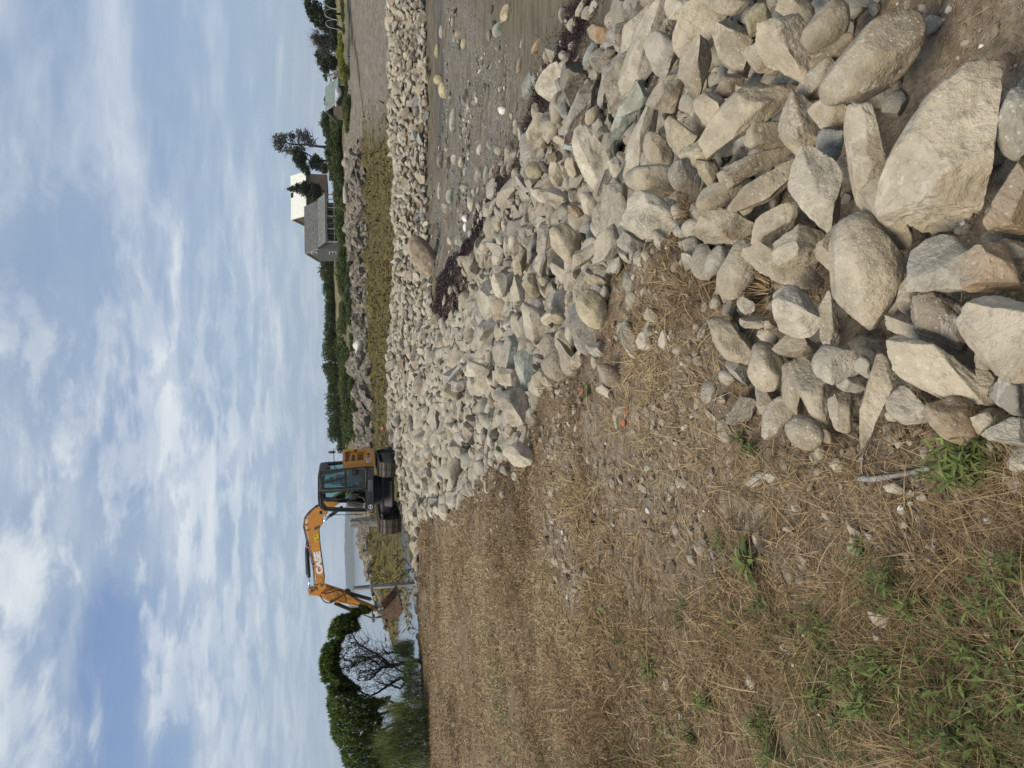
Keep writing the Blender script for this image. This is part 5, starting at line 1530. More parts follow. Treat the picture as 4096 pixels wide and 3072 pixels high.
MASS_A = [(560, 150), (640, 185), (655, 215), (610, 250), (575, 225), (520, 290), (560, 370), (520, 400), (430, 430), (370, 520), (360, 620), (350, 720), (400, 800), (470, 860), (560, 930), (500, 990), (270, 960), (215, 870), (195, 780), (188, 690), (195, 600), (225, 530), (265, 480), (270, 400), (305, 300), (345, 270), (390, 245), (470, 240), (480, 190), (520, 200)]
MASS_B = [(255, 955), (480, 960), (620, 1000), (720, 1020), (830, 1000), (800, 1080), (700, 1130), (760, 1200), (740, 1300), (800, 1330), (790, 1450), (830, 1560), (850, 1800), (470, 1800), (395, 1600), (365, 1480), (300, 1390), (285, 1320), (270, 1180), (250, 1080)]
canopy_tree('spreading_tree', 'spreading green tree with bare crooked stems, its crown reaching over the bucket', MASS_A, .55, (1050, 690),
            [([(1060, 680), (990, 690), (900, 710), (820, 720), (745, 745), (690, 800), (640, 850)], .050), ([(830, 720), (760, 650), (690, 600), (610, 560), (540, 520), (480, 420), (520, 300)], .030), ([(860, 715), (780, 690), (720, 640), (660, 640), (600, 640), (480, 640)], .026), ([(745, 745), (700, 680), (620, 660), (500, 700), (400, 740)], .022),
             ([(1010, 860), (930, 830), (860, 870), (800, 900), (740, 950), (650, 1000), (560, 960)], .040), ([(980, 850), (960, 780), (900, 750), (800, 720), (650, 760), (520, 800)], .028), ([(960, 600), (900, 600), (830, 598), (795, 590), (770, 568)], .016), ([(640, 650), (560, 560), (600, 500), (640, 480)], .012), ([(980, 860), (920, 930), (850, 900), (740, 880)], .03)],
            4600, 420, 31, leaf=.085, gap=-.8, under=[(360, 500), (470, 420), (600, 560), (660, 700), (640, 800), (580, 930), (470, 880), (350, 700)])
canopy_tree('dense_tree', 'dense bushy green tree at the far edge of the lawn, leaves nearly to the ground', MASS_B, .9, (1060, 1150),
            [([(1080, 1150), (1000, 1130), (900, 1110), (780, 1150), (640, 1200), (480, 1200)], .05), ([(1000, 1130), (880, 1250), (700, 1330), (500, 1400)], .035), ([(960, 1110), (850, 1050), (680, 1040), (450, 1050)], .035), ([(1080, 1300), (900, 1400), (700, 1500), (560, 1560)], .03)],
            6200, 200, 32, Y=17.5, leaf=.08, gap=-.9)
# wispy green growth below and in front of them
r = np.random.default_rng(91)
leafy('wispy', [(0, (.06, .075, .025)), (.4, (.13, .165, .052)), (.8, (.21, .25, .085)), (1, (.42, .36, .06))], .25)
def wisp_bush(lab, poly, n, Yc, lean, name='wispy_bush', size=(.25, .6), dep=.5):
    q = poly_sample(poly, n, r)
    P = np.array([at_y(*c5(x, y), Yc + r.uniform(-dep, dep)) for x, y in q])
    c = P.mean(0); c[2] = P[:, 2].min()
    v, f, ix = strips(P - c, r.uniform(0, 2 * PI, n), r.normal(1.0, .35, n), r.uniform(*size, n), r.uniform(.006, .014, n), r.normal(-.3, .4, n), 3)
    o = link(name, raw_mesh(name, v, f, attrs=dict(rnd=np.clip(r.normal(.45, .25, n), 0, 1)[ix]), mats=[MATS['wispy']]), None, label=lab, cat='bush')
    o.location = tuple(c); return o
wisp_bush('wispy pale green bush of thin stems before the dense tree', [(1200, 1020), (870, 1060), (850, 1130), (960, 1200), (860, 1300), (760, 1420), (880, 1660), (1230, 1660)], 4200, 16.2, 0)
wisp_bush('small grey-green bush on the rocks below the spreading tree', [(1060, 480), (930, 500), (900, 560), (960, 640), (1060, 660)], 900, 18.2, 0, size=(.15, .4))
wisp_bush('low brown-green scrub around the foot of the crooked stems', [(1090, 650), (1000, 660), (960, 780), (1000, 900), (960, 1020), (1150, 1060), (1160, 930)], 1800, 17.4, 0, size=(.12, .35))
for i, (x, y, L, w_, an) in enumerate([(1110, 750, 100, 42, 80), (1098, 880, 120, 24, 95), (1118, 850, 50, 20, 60), (1000, 720, 90, 60, 20)]):
    X, Y = c5(x, y)
    hero(X, Y, L / 2.298, w_ / 2.298, an, ['lite', 'white', 'tan', 'tan'][i], 0, None, 'edge_stone', rnd=.6, sub=3, label=['tan stone at the far lawn edge below the crooked stems', 'whitish long stone under the crooked stems', 'small stone beside the whitish long stone', 'stone behind the crooked stems'][i], cat='stone')

# ------------------------------------------------------------------ excavator
simple('machine_orange', (.60, .245, .035), .40, var=.10, scale=3, bump=.03, dirt=(.36, .22, .10), dirt_amt=.4, spec=.45)
simple('machine_black', (.028, .029, .031), .5, var=.2, scale=6, bump=.05, dirt=(.10, .09, .08), dirt_amt=.25)
simple('machine_grey', (.085, .085, .087), .5, var=.2, scale=6, bump=.05, dirt=(.16, .14, .12), dirt_amt=.3)
simple('track_steel', (.095, .078, .066), .6, .25, var=.35, scale=9, bump=.4, dirt=(.17, .135, .105), dirt_amt=.65)
simple('rust_steel', (.155, .090, .056), .62, .2, var=.3, scale=7, bump=.3, dirt=(.26, .19, .135), dirt_amt=.6)
simple('bare_steel', (.16, .155, .15), .5, .5, var=.3, scale=8, bump=.2, dirt=(.20, .15, .11), dirt_amt=.4)
simple('chrome', (.75, .75, .76), .15, 1.0, var=.05, scale=4, bump=0)
simple('decal_white', (.80, .80, .78), .5, var=.03, scale=4, bump=0)
simple('decal_yellow', (.75, .48, .05), .5, var=.05, scale=4, bump=0)
simple('decal_black', (.015, .015, .015), .5, var=.05, scale=4, bump=0)
simple('rubber', (.018, .018, .019), .6, var=.2, scale=10, bump=.05)
simple('copper_hose', (.20, .105, .06), .5, var=.2, scale=10, bump=.05)
simple('grille_brown', (.13, .065, .022), .6, .2, var=.2, scale=30, bump=.3)
m, n = newmat('cab_glass')
gl = n.add('ShaderNodeBsdfGlossy', {'Color': (.9, .95, .95, 1), 'Roughness': .02}); tr = n.add('ShaderNodeBsdfTransparent', {'Color': (.52, .70, .66, 1)})
n.add('ShaderNodeOutputMaterial', {0: n.add('ShaderNodeMixShader', {0: .07, 1: tr.outputs[0], 2: gl.outputs[0]}).outputs[0]})
OR, BK, GY_, TS = MATS['machine_orange'], MATS['machine_black'], MATS['machine_grey'], MATS['track_steel']

EXP = at_y(1590, 1955, 23.7)
EXP[2] = .08
HEAD = math.radians(171.5)            # boom points to the left and a little away
exc = empty('excavator', tuple(EXP), HEAD, label='orange excavator with black cab and raised boom working on the stone bank', cat='excavator')
FW = np.array([math.cos(HEAD), math.sin(HEAD), 0]); LF = np.array([-math.sin(HEAD), math.cos(HEAD), 0])


def Q(X, Y, b):
    """picture point -> (forward, up) in the machine's plane b metres to its left"""
    d = ray(X, Y); o_ = EXP + LF * b
    t = ((o_ - EYEP) @ LF) / (d @ LF)
    p = EYEP + d * t - EXP
    return float(p @ FW), float(p[2])
def z1(x, y, b): return Q(1240 + x / 5.529, 1760 + y / 5.529, b)
def z2(x, y, b): return Q(1200 + x / 3.5295, 2030 + y / 3.5295, b)
def z3(x, y, b): return Q(1460 + x / 10.37, 2320 + y / 10.37, b)


def plate(name, outer, holes, b0, b1, mat, parent, bevel=.012):
    """flat plate with openings in the machine's side plane"""
    bm = bmesh.new(); ed = []
    for loop in [outer] + holes:
        vs = [bm.verts.new((a, b0, z)) for a, z in loop]
        ed += [bm.edges.new((vs[i], vs[(i + 1) % len(vs)])) for i in range(len(vs))]
    bmesh.ops.triangle_fill(bm, use_beauty=True, use_dissolve=False, edges=ed)
    bmesh.ops.recalc_face_normals(bm, faces=bm.faces)
    ex = bmesh.ops.extrude_face_region(bm, geom=list(bm.faces))
    bmesh.ops.translate(bm, vec=(0, b1 - b0, 0), verts=[v for v in ex['geom'] if isinstance(v, bmesh.types.BMVert)])
    bmesh.ops.recalc_face_normals(bm, faces=bm.faces)
    me = bpy.data.meshes.new(name); bm.to_mesh(me); bm.free(); me.materials.append(mat)
    o = link(name, me, parent)
    return o


def side(name, poly, b0, b1, mat, parent=None, bevel=.02):
    mb = MB(); mb.prism(poly, 1, b0, b1)
    return mb.build(name, mat, parent if parent is not None else exc, bevel=bevel)


def lettering(name, txt, a, z, b, size, mat, parent, slope=0.0, bold=.03, squeeze=1.0, flip=True):
    """raised letters on the left side of the machine; they read from its tail (right) ... to its nose, as painted"""
    cu = bpy.data.curves.new(name, 'FONT'); cu.body = txt; cu.size = size; cu.offset = bold; cu.extrude = .004; cu.align_x = 'CENTER'; cu.align_y = 'CENTER'
    to = bpy.data.objects.new(name, cu); COL.objects.link(to)
    dg = bpy.context.evaluated_depsgraph_get(); me = bpy.data.meshes.new_from_object(to.evaluated_get(dg))
    bpy.data.objects.remove(to)
    me.materials.clear(); me.materials.append(mat)
    o = link(name, me, parent)
    # text x -> machine rear (-a), text y -> up, text z -> left
    R3 = Matrix(((-1, 0, 0), (0, 0, 1), (0, 1, 0)))
    o.matrix_basis = Matrix.Translation((a, b, z)) @ Matrix.Rotation(slope, 4, 'Y') @ R3.to_4x4() @ Matrix.Diagonal((squeeze, 1, 1, 1))
    return o


# --- undercarriage, turned to face the camera
UA = math.radians(266) - HEAD
UM = Matrix.Rotation(UA, 4, 'Z')
shoe = MB(); shoe.box((-.072, -.225, -.012), (.072, .225, .012)); shoe.box((-.066, -.225, .012), (-.048, .225, .042)); shoe.box((.0, -.225, .012), (.016, .225, .030))
shoe_me = bpy.data.meshes.new('track_shoe'); shoe_me.from_pydata(shoe.v, [], shoe.f); shoe_me.materials.append(TS)
for sgn in (-1, 1):
    yo = sgn * .90
    link_mb = MB()
    for yy in (-.07, .07):
        link_mb.box((-1.05, yo + yy - .02, .03), (1.05, yo + yy + .02, .10)); link_mb.box((-1.05, yo + yy - .02, .60), (1.05, yo + yy + .02, .67))
    tk = link_mb.build('track', TS, exc); tk.matrix_basis = UM
    R_ = .315; Ls = 2.12; per = 2 * Ls + 2 * PI * R_; NS = 40
    for i in range(NS):
        s = (i + .3) / NS * per
        if s < Ls: x, z, an = -Ls / 2 + s, .04, PI
        elif s < Ls + PI * R_:
            th = (s - Ls) / R_; x, z, an = Ls / 2 + R_ * math.sin(th), .04 + R_ - R_ * math.cos(th), PI - th
        elif s < 2 * Ls + PI * R_:
            x, z, an = Ls / 2 - (s - Ls - PI * R_), .04 + 2 * R_, 0
        else:
            th = (s - 2 * Ls - PI * R_) / R_; x, z, an = -Ls / 2 - R_ * math.sin(th), .04 + R_ + R_ * math.cos(th), -th
        o = bpy.data.objects.new('track_shoe', shoe_me); COL.objects.link(o); o.parent = tk
        o.matrix_basis = Matrix.Translation((x, yo, z)) @ Matrix.Rotation(an, 4, 'Y')
    mb = MB(); mb.box((-.95, yo - .15, .20), (.95, yo + .15, .52)); mb.build('track_frame', BK, exc, bevel=.03).matrix_basis = UM
    for xx in (-1.06, 1.06):
        mb = MB(); mb.tube([(xx, yo - .12, .355), (xx, yo + .12, .355)], .27, 20); mb.build('idler_wheel', BK, exc).matrix_basis = UM
    for xx in (-.7, -.35, 0, .35, .7):
        mb = MB(); mb.tube([(xx, yo - .15, .14), (xx, yo + .15, .14)], .085, 10); mb.build('roller', BK, exc).matrix_basis = UM
mb = MB(); mb.box((-.55, -.72, .30), (.55, .72, .60)); mb.prism([(-.75, .25), (.75, .25), (.45, .62), (-.45, .62)], 1, -.45, .45); mb.build('car_body', BK, exc, bevel=.04).matrix_basis = UM
mb = MB(); mb.tube([(0, 0, .55), (0, 0, .86)], .48, 24); mb.build('slewing_ring', BK, exc)
mb = MB(); mb.prism([(-1.75, .05), (-1.68, .05), (-1.62, .25), (-1.66, .50), (-1.74, .50), (-1.70, .25)], 1, -1.14, 1.14); bl = mb.build('dozer_blade', GY_, exc); bl.matrix_basis = UM
mb = MB(); mb.box((-1.62, -.45, .2), (-.6, -.35, .32)); mb.box((-1.62, .35, .2), (-.6, .45, .32)); mb.build('blade_arm', BK, exc).matrix_basis = UM

# --- house: deck, hood, counterweight
NB = 1.02                                    # the cab's outer side
deck_top = z1(1255, 1300, NB)[1]; deck_bot = z1(1420, 1300, NB)[1]
front_a = z1(1300, 1560, NB)[0]; rear_a = z1(1300, 605, NB)[0]
side('deck', [(rear_a, deck_bot), (front_a, deck_bot), (front_a, deck_top), (rear_a, deck_top)], -1.0, NB, BK)
dk = side('side_cover', [z1(1290, 880, NB), z1(1290, 1140, NB), z1(1395, 1140, NB), z1(1385, 870, NB)], NB - .005, NB + .012, GY_, bevel=.008)
mb = MB(); a, z = z1(1343, 1478, NB); mb.tube([(a, NB - .002, z), (a, NB + .008, z)], .072, 20); em = mb.build('round_emblem', MATS['decal_white'], exc)
mb = MB(); mb.tube([(a, NB + .006, z), (a, NB + .011, z)], .058, 20); mb.build('emblem_field', BK, em)
mb = MB(); mb.box((a - .06, NB + .010, z - .010), (a + .06, NB + .014, z + .010)); mb.build('emblem_bar', MATS['decal_white'], em)
hood_top = z1(722, 500, .9)[1]; hood_bot = z1(1420, 500, .9)[1]
TR = 1.31


def tail(a, inset=0.0):
    """half width of the rounded tail at a (a < 0)"""
    q = min(1.0, abs(a) / (TR - inset)); return (1.06 - inset) * (1 - q ** 3.4) ** (1 / 3.4)
ar0 = rear_a - .01
av = np.concatenate([np.linspace(ar0, -1.0, 8), -TR + (TR - 1.0) * (1 - np.sin(np.linspace(0, PI / 2, 14)))[1:]])
half = [(a, tail(a)) for a in av]
outl = half + [(a, -b) for a, b in half[::-1][1:]]
mb = MB(); mb.prism([(a, b) for a, b in outl], 2, hood_bot, hood_top)
hood = mb.build('engine_hood', OR, exc, bevel=.05, smooth=False)


def wrap(name, quad, mat, parent, out=.012, nseg=10, thick=.01):
    """a panel hugging the rounded tail: quad of picture points on the visible side, clockwise from top rear"""
    (p0, p1, p2, p3) = quad
    V = []; F = []
    for i in range(nseg + 1):
        t = i / nseg
        for j in (0, 1):
            u0 = [p0[k] + (p1[k] - p0[k]) * t for k in (0, 1)] if j == 0 else [p3[k] + (p2[k] - p3[k]) * t for k in (0, 1)]
            a, z = u0
            for o2 in (0, out):
                V.append((a - o2 * .3, tail(max(a, -TR + .002)) + o2, z))
    for i in range(nseg):
        b = i * 4; c = b + 4
        F += [(b + 1, b + 3, c + 3, c + 1), (b, c, c + 2, b + 2), (b, b + 1, c + 1, c), (b + 2, c + 2, c + 3, b + 3)]
    F += [(0, 2, 3, 1), (nseg * 4, nseg * 4 + 1, nseg * 4 + 3, nseg * 4 + 2)]
    mb = MB(); mb.add(V, F); return mb.build(name, mat, parent)
def th(x, y):
    """picture point -> (a,z) on the tail surface"""
    b = .9
    for _ in range(12):
        a, z = z1(x, y, b); b = .5 * b + .5 * tail(max(a, -TR + .01))
    return a, z
door = wrap('hood_door', (th(745, 250), th(745, 545), th(1235, 520), th(1235, 235)), OR, hood, .014)
wrap('grille', (th(780, 290), th(780, 485), th(850, 470), th(905, 265)), MATS['grille_brown'], hood, .022, 6)
wrap('grille', (th(935, 310), th(905, 460), th(1000, 455), th(1000, 303)), MATS['grille_brown'], hood, .022, 6)
wrap('grille', (th(1045, 293), th(1045, 450), th(1183, 440), th(1183, 287)), MATS['grille_brown'], hood, .022, 6)
wrap('warning_label', (th(1055, 258), th(1055, 285), th(1183, 280), th(1183, 255)), MATS['decal_yellow'], hood, .022, 3)
wrap('latch', (th(972, 240), th(972, 282), th(1040, 282), th(1040, 240)), BK, hood, .022, 3)
a, z = th(1297, 430); bt = tail(a)
yw = math.atan2(tail(a + .1) - tail(a - .1), .2)
tx = lettering('model_outline', 'CX75C', a, z, bt + .020, .155, MATS['decal_white'], hood, bold=.016, squeeze=.86)
tx.matrix_basis = Matrix.Translation((a, bt + .008, z)) @ Matrix.Rotation(yw, 4, 'Z') @ Matrix.Translation((-a, -bt - .008, -z)) @ tx.matrix_basis
tx2 = lettering('model_lettering', 'CX75C', a, z, bt + .028, .155, MATS['decal_black'], hood, bold=-.003, squeeze=.86)
tx2.matrix_basis = Matrix.Translation((a, bt + .008, z)) @ Matrix.Rotation(yw, 4, 'Z') @ Matrix.Translation((-a, -bt - .008, -z)) @ tx2.matrix_basis
a2, z2_ = th(1297, 318); b2 = tail(a2)
tx3 = lettering('model_suffix', 'SR', a2, z2_, b2 + .024, .11, MATS['decal_black'], hood, bold=.004)
tx3.matrix_basis = Matrix.Translation((a2, b2 + .006, z2_)) @ Matrix.Rotation(math.atan2(tail(a2 + .05) - tail(a2 - .05), .1), 4, 'Z') @ Matrix.Translation((-a2, -b2 - .006, -z2_)) @ tx3.matrix_basis
mb = MB(); mb.box((rear_a - .02, -1.0, deck_top), (front_a - .35, -.42, deck_top + .55)); mb.build('tank_housing', OR, exc, bevel=.05)

# --- cab
outer = [z1(*p, NB) for p in ((1258, 600), (900, 632), (600, 655), (330, 672), (215, 690), (185, 730), (172, 800), (170, 1300), (185, 1440), (240, 1520), (320, 1572), (600, 1588), (1258, 1588))]
hole_r = [z1(*p, NB) for p in ((300, 810), (330, 790), (500, 755), (755, 695), (755, 1055), (320, 1075), (303, 1060))]
hole_l = [z1(*p, NB) for p in ((808, 700), (868, 692), (880, 785), (1060, 780), (1145, 830), (1145, 955), (1065, 1020), (820, 1048), (805, 1030))]
hole_f = [z1(*p, NB) for p in ((290, 1185), (700, 1142), (1150, 1105), (1215, 1130), (1238, 1180), (1240, 1500), (1215, 1525), (380, 1490), (300, 1400))]
cabo = plate('cab_frame', outer, [hole_r, hole_l, hole_f], NB - .07, NB, BK, exc)
fb = -.02                                    # far side of the cab
fo = outer
hole2 = [z1(*p, NB) for p in ((300, 760), (1000, 690), (1000, 1040), (310, 1075))]
hole3 = [z1(*p, NB) for p in ((300, 1170), (1050, 1130), (1050, 1520), (330, 1480))]
plate('cab_far_side', outer, [hole2, hole3], fb, fb + .06, BK, exc)
rt = MB()
top = outer[3:10]
for (a0, z0), (a1, z1_) in zip(top[:-1], top[1:]):
    rt.prism([(a0, z0), (a1, z1_), (a1, z1_ - .07), (a0, z0 - .07)], 1, fb + .06, NB - .07)
rt.build('cab_roof', BK, exc)
(ra, rz), (rb, rzb) = outer[4], outer[0]
mb = MB(); mb.prism([(rb, rzb), (rb + .05, rzb), (outer[1][0] + .05, outer[1][1] - .05), (outer[1][0], outer[1][1] - .05)], 1, fb + .06, NB - .07); mb.build('cab_rear_panel', GY_, exc)
for b_ in (fb + .06, NB - .12):
    mb = MB(); mb.prism([outer[1], (outer[1][0] + .05, outer[1][1]), (ra + .05, rz - .03), (ra, rz - .03)], 1, b_, b_ + .05); mb.build('rear_pillar', GY_, exc)
mb = MB(); mb.prism([z1(1258, 1588, NB), z1(600, 1588, NB), z1(600, 1570, NB), z1(1258, 1570, NB)], 1, fb + .06, fb + .12); mb.build('front_pillar', BK, exc)
gb = NB - .035
def pane(poly, b_): 
    mb = MB(); mb.prism(poly, 1, b_, b_ + .006); return mb.build('window_glass', MATS['cab_glass'], exc)
def grow(poly, s=1.02):
    c = np.mean(poly, 0); return [tuple(c + (np.array(p) - c) * s) for p in poly]
pane(grow(hole_r), gb); pane(grow(hole_l), gb); pane(grow(hole2), fb + .03); pane(grow(hole3), fb + .03)
# trims: door seam, divider, handle, mirror, aerial, beacon rail
def rod(name, pts, r_, mat, parent=None, n=6, sm=True):
    mb = MB(); mb.tube(pts, r_, n); return mb.build(name, mat, parent if parent is not None else exc, smooth=sm)
def s1(x, y, b): a, z = z1(x, y, b); return (a, b, z)
def s2(x, y, b): a, z = z2(x, y, b); return (a, b, z)
def s3(x, y, b): a, z = z3(x, y, b); return (a, b, z)
rod('window_divider', [s1(778, 690, NB + .01), s1(785, 1060, NB + .01)], .02, BK)
rod('door_seam', [s1(225, 720, NB + .005), s1(215, 1110, NB + .005), s1(1240, 1080, NB + .005)], .018, GY_)
rod('door_frame', [s1(250, 800, NB + .006), s1(245, 1060, NB + .006), s1(290, 1110, NB + .006), s1(1180, 1060, NB + .006), s1(1235, 1010, NB + .006), s1(1240, 640, NB + .006), s1(1190, 620, NB + .006), s1(290, 770, NB + .006), s1(250, 800, NB + .006)], .016, GY_)
rod('front_frame', [s1(232, 1180, NB + .006), s1(240, 1440, NB + .006), s1(330, 1545, NB + .006), s1(1225, 1570, NB + .006)], .02, BK)
rod('hand_rail', [s1(690, 880, NB + .06), s1(685, 990, NB + .06), s1(770, 1000, NB + .06)], .012, BK)
mb = MB(); a, z = z1(960, 720, NB); mb.box((a - .10, NB - .01, z - .085), (a + .10, NB + .05, z + .085)); mb.build('door_handle', BK, exc, bevel=.02)
rod('wiper', [s1(310, 975, NB + .012), s1(560, 895, NB + .012), s1(780, 835, NB + .012)], .009, BK)
rod('mirror_arm', [s1(600, 650, .5), s1(560, 610, .5), s1(545, 600, .5), s1(530, 400, .5), s1(515, 200, .5), s1(640, 200, .5)], .011, BK)
mb = MB(); c = s1(485, 270, .5); mb.tube([(c[0] - .02, c[1], c[2]), (c[0] + .02, c[1], c[2])], .11, 18)
mo = mb.build('mirror', BK, exc); mo.scale = (1, .8, 1)
mo.location = (0, c[1] * .2, 0)
rod('aerial', [s1(650, 190, .4), s1(650, -20, .4)], .006, BK)
rod('aerial_base', [s1(690, 180, .4), s1(655, 210, .4)], .035, BK)
rod('roof_knob', [s1(1068, 165, .5), s1(1068, 140, .5)], .03, BK)
mb = MB(); c = s1(430, 625, .55); mb.box((c[0] - .06, c[1] - .12, c[2] - .03), (c[0] + .02, c[1] + .12, c[2] + .10)); mb.build('rear_lamp', GY_, exc, bevel=.015)
# inside: seat, console, levers
sd_ = .48
side('seat_cushion', [z1(1010, 820, sd_), z1(1010, 1180, sd_), z1(1110, 1180, sd_), z1(1110, 820, sd_)], .25, .72, GY_, bevel=.05)
side('seat_back', [z1(560, 800, sd_), z1(560, 880, sd_), z1(1030, 920, sd_), z1(1030, 800, sd_)], .25, .72, GY_, bevel=.05)
side('head_rest', [z1(420, 830, sd_), z1(420, 880, sd_), z1(540, 880, sd_), z1(540, 830, sd_)], .36, .62, BK, bevel=.03)
side('console', [z1(900, 1150, .75), z1(880, 1300, .75), z1(1010, 1300, .75), z1(1100, 1150, .75)], .72, .88, BK, bevel=.03)
side('pedal_panel', [z1(820, 1370, .3), z1(940, 1310, .3), z1(1190, 1340, .3), z1(1150, 1480, .3), z1(830, 1430, .3)], .1, .5, GY_, bevel=.03)
rod('control_lever', [s1(1000, 1250, .8), s1(800, 1200, .8)], .012, BK)
rod('control_lever', [s1(1000, 1290, .2), s1(820, 1240, .2)], .012, BK)
rod('travel_lever', [s1(1120, 1460, .4), s1(960, 1400, .4), s1(820, 1370, .4)], .014, BK)
rod('travel_lever', [s1(1120, 1450, .55), s1(950, 1390, .55), s1(830, 1350, .55)], .014, BK)
mb = MB(); mb.box((rear_a + .05, fb + .06, deck_top), (front_a - .03, NB - .07, deck_top + .03)); mb.build('cab_floor', BK, exc)

# --- boom, arm and their cylinders
BB0, BB1 = -.36, -.06                       # boom between these
bm_ = -.06
boom_pts = [z2(*p, bm_) for p in ((200, 20), (140, 90), (103, 160), (90, 250), (100, 380), (135, 520), (165, 640), (195, 800), (212, 960), (222, 1080), (250, 1150), (300, 1172), (340, 1140), (350, 1020), (322, 820), (297, 640), (284, 520), (275, 400), (274, 320), (296, 262), (326, 225), (322, 160), (345, 110), (400, 55))]
boom_pts += [z1(*p, bm_) for p in ((640, 1410), (820, 1240), (1010, 1010), (1080, 930), (1050, 850), (960, 860), (700, 1170), (450, 1340))]
boom = side('boom', boom_pts, BB0, BB1, OR, bevel=.018)
arm_pts = [z2(*p, bm_ - .02) for p in ((105, 1185), (120, 1242), (240, 1252), (330, 1290), (430, 1348), (480, 1342), (640, 1362), (780, 1392), (1060, 1474), (1095, 1468), (1085, 1440), (960, 1385), (830, 1330), (640, 1205), (540, 1172), (440, 1142), (350, 1112), (300, 1130), (230, 1145), (120, 1165))]
arm = side('arm', arm_pts, BB0 + .03, BB1 - .03, OR, bevel=.015)
def pin(x, y, r_=.045, par=None):
    a, z = z2(x, y, bm_); mb = MB(); mb.tube([(a, BB0 - .05, z), (a, BB1 + .04, z)], r_, 14); mb.build('pin', MATS['bare_steel'], par or boom)
for p in ((305, 1097), (160, 1185), (215, 297), (243, 285), (98, 520), (440, 1330)):
    pin(*p, par=arm if p[1] > 1150 else boom)
for (x, y, r_) in ((305, 1110, .14), (270, 1030, .12)):
    a, z = z2(x, y, bm_); mb = MB(); mb.tube([(a, BB1 - .002, z), (a, BB1 + .012, z)], r_, 22); mb.build('boss_plate', OR, boom)
CM = (BB0 + BB1) / 2
def cyl(name, p, q, r_, rodend, mat=BK, b=CM, rr_=.028):
    mb = MB(); mb.tube([s2(*p, b), s2(*q, b)], r_, 14); c = mb.build(name, mat, exc, smooth=False)
    mb = MB(); mb.tube([s2(*q, b), s2(*rodend, b)], rr_, 10); mb.build('piston_rod', MATS['chrome'], c, smooth=True)
    return c
cyl('arm_cylinder', (98, 560), (125, 980), .062, (135, 1160))
rod('cylinder_pipe', [s2(75, 590, CM + .08), s2(88, 940, CM + .08), s2(100, 950, CM)], .014, BK)
cyl('bucket_cylinder', (487, 1348), (735, 1452), .060, (1020, 1562))
cyl('thumb_cylinder', (672, 1205), (1000, 1296), .060, (1050, 1316))
cyl('boom_cylinder', (560, 20), (420, 120), .055, (320, 205), b=CM + .12)
cyl('boom_cylinder', (600, -10), (440, 110), .055, (330, 205), b=CM - .12)
mb = MB(); mb.prism([z2(*p, bm_) for p in ((640, 1185), (660, 1240), (720, 1225), (700, 1190))], 1, CM - .09, CM + .09); mb.build('cylinder_bracket', BK, arm)
# hoses and hard lines along the boom
hp = [(250, -40), (185, 10), (130, 60), (75, 130), (55, 200), (52, 280), (80, 400), (100, 520), (125, 600), (160, 720), (185, 860), (205, 1000), (205, 1100), (235, 1160), (270, 1220), (300, 1215)]
for j, dx in enumerate((-6, 6, 18, 30)):
    b_ = BB1 - .03 + .022 * (j - 2)
    rod('hydraulic_line', [s2(x + dx * (1 if i > 6 else .6) + (4 * math.sin(i * 2.1 + j)), y + dx * .2, b_) for i, (x, y) in enumerate(hp[: 16 - j])], .012, MATS['copper_hose'] if j % 2 else MATS['rubber'])
for j, pl in enumerate([[(300, 1210), (320, 1190), (360, 1160), (420, 1150), (470, 1180), (480, 1240), (500, 1290), (560, 1320), (640, 1340)], [(290, 1220), (330, 1210), (400, 1170), (460, 1170), (490, 1260), (520, 1300), (700, 1350), (800, 1370)]]):
    rod('arm_line', [s2(*p, BB1 + .02 + .02 * j) for p in pl], .012, MATS['copper_hose'])
for j, pl in enumerate([[(280, 1230), (310, 1290), (350, 1335), (410, 1350), (460, 1335), (520, 1290), (580, 1250), (650, 1220)], [(300, 1200), (360, 1215), (430, 1200), (520, 1170), (580, 1180), (620, 1220), (650, 1290), (640, 1340)], [(420, 1130), (450, 1125), (475, 1150)], [(490, 1170), (560, 1165), (610, 1195)]]):
    rod('hose', [s2(*p, BB1 + .05 + .015 * j) for p in pl], .018, MATS['rubber'])
for p in ((60, 170), (60, 250), (80, 330), (100, 560), (180, 820), (212, 1100)):
    a, z = z2(*p, bm_); mb = MB(); mb.box((a - .02, BB1 - .07, z - .07), (a + .02, BB1 + .03, z + .02)); mb.build('hose_clamp', OR, boom)
rod('front_guard_rail', [s2(390, 70, .5), s2(360, 100, .5), s2(360, 128, .5), s2(395, 128, .5), s2(410, 100, .5), s2(640, 104, .5), s2(890, 95, .5)], .012, BK)
mb = MB(); c = s2(295, 72, .2); mb.box((c[0] - .05, c[1] - .06, c[2] - .05), (c[0] + .05, c[1] + .06, c[2] + .05)); mb.build('work_lamp', BK, exc, bevel=.03)
# paint marks
(a0, zA), (a1, zB) = z2(245, 650, BB1), z2(283, 910, BB1)
lettering('maker_lettering', 'CASE', (a0 + a1) / 2, (zA + zB) / 2, BB1 + .006, .27, MATS['decal_white'], boom, slope=math.atan2(zA - zB, a1 - a0), bold=.016, squeeze=1.22)
a, z = z2(236, 428, BB1); sl_ = .12
w1 = MB(); w1.box((-.125, 0, -.07), (.125, .006, .07)); wo = w1.build('warning_plate', MATS['decal_yellow'], boom); wo.matrix_basis = Matrix.Translation((a, BB1 + .002, z)) @ Matrix.Rotation(sl_, 4, 'Y')
for nm, poly in (('triangle_mark', [(.02, -.045), (.11, -.045), (.065, .045)]), ('figure_mark', [(-.06, -.02), (-.05, -.02), (-.05, .045), (-.06, .045)]), ('figure_mark', [(-.105, .02), (-.035, .02), (-.035, .035), (-.105, .035)])):
    w1 = MB(); w1.prism(poly, 1, .004, .009); w1.build(nm, MATS['decal_black'], wo)
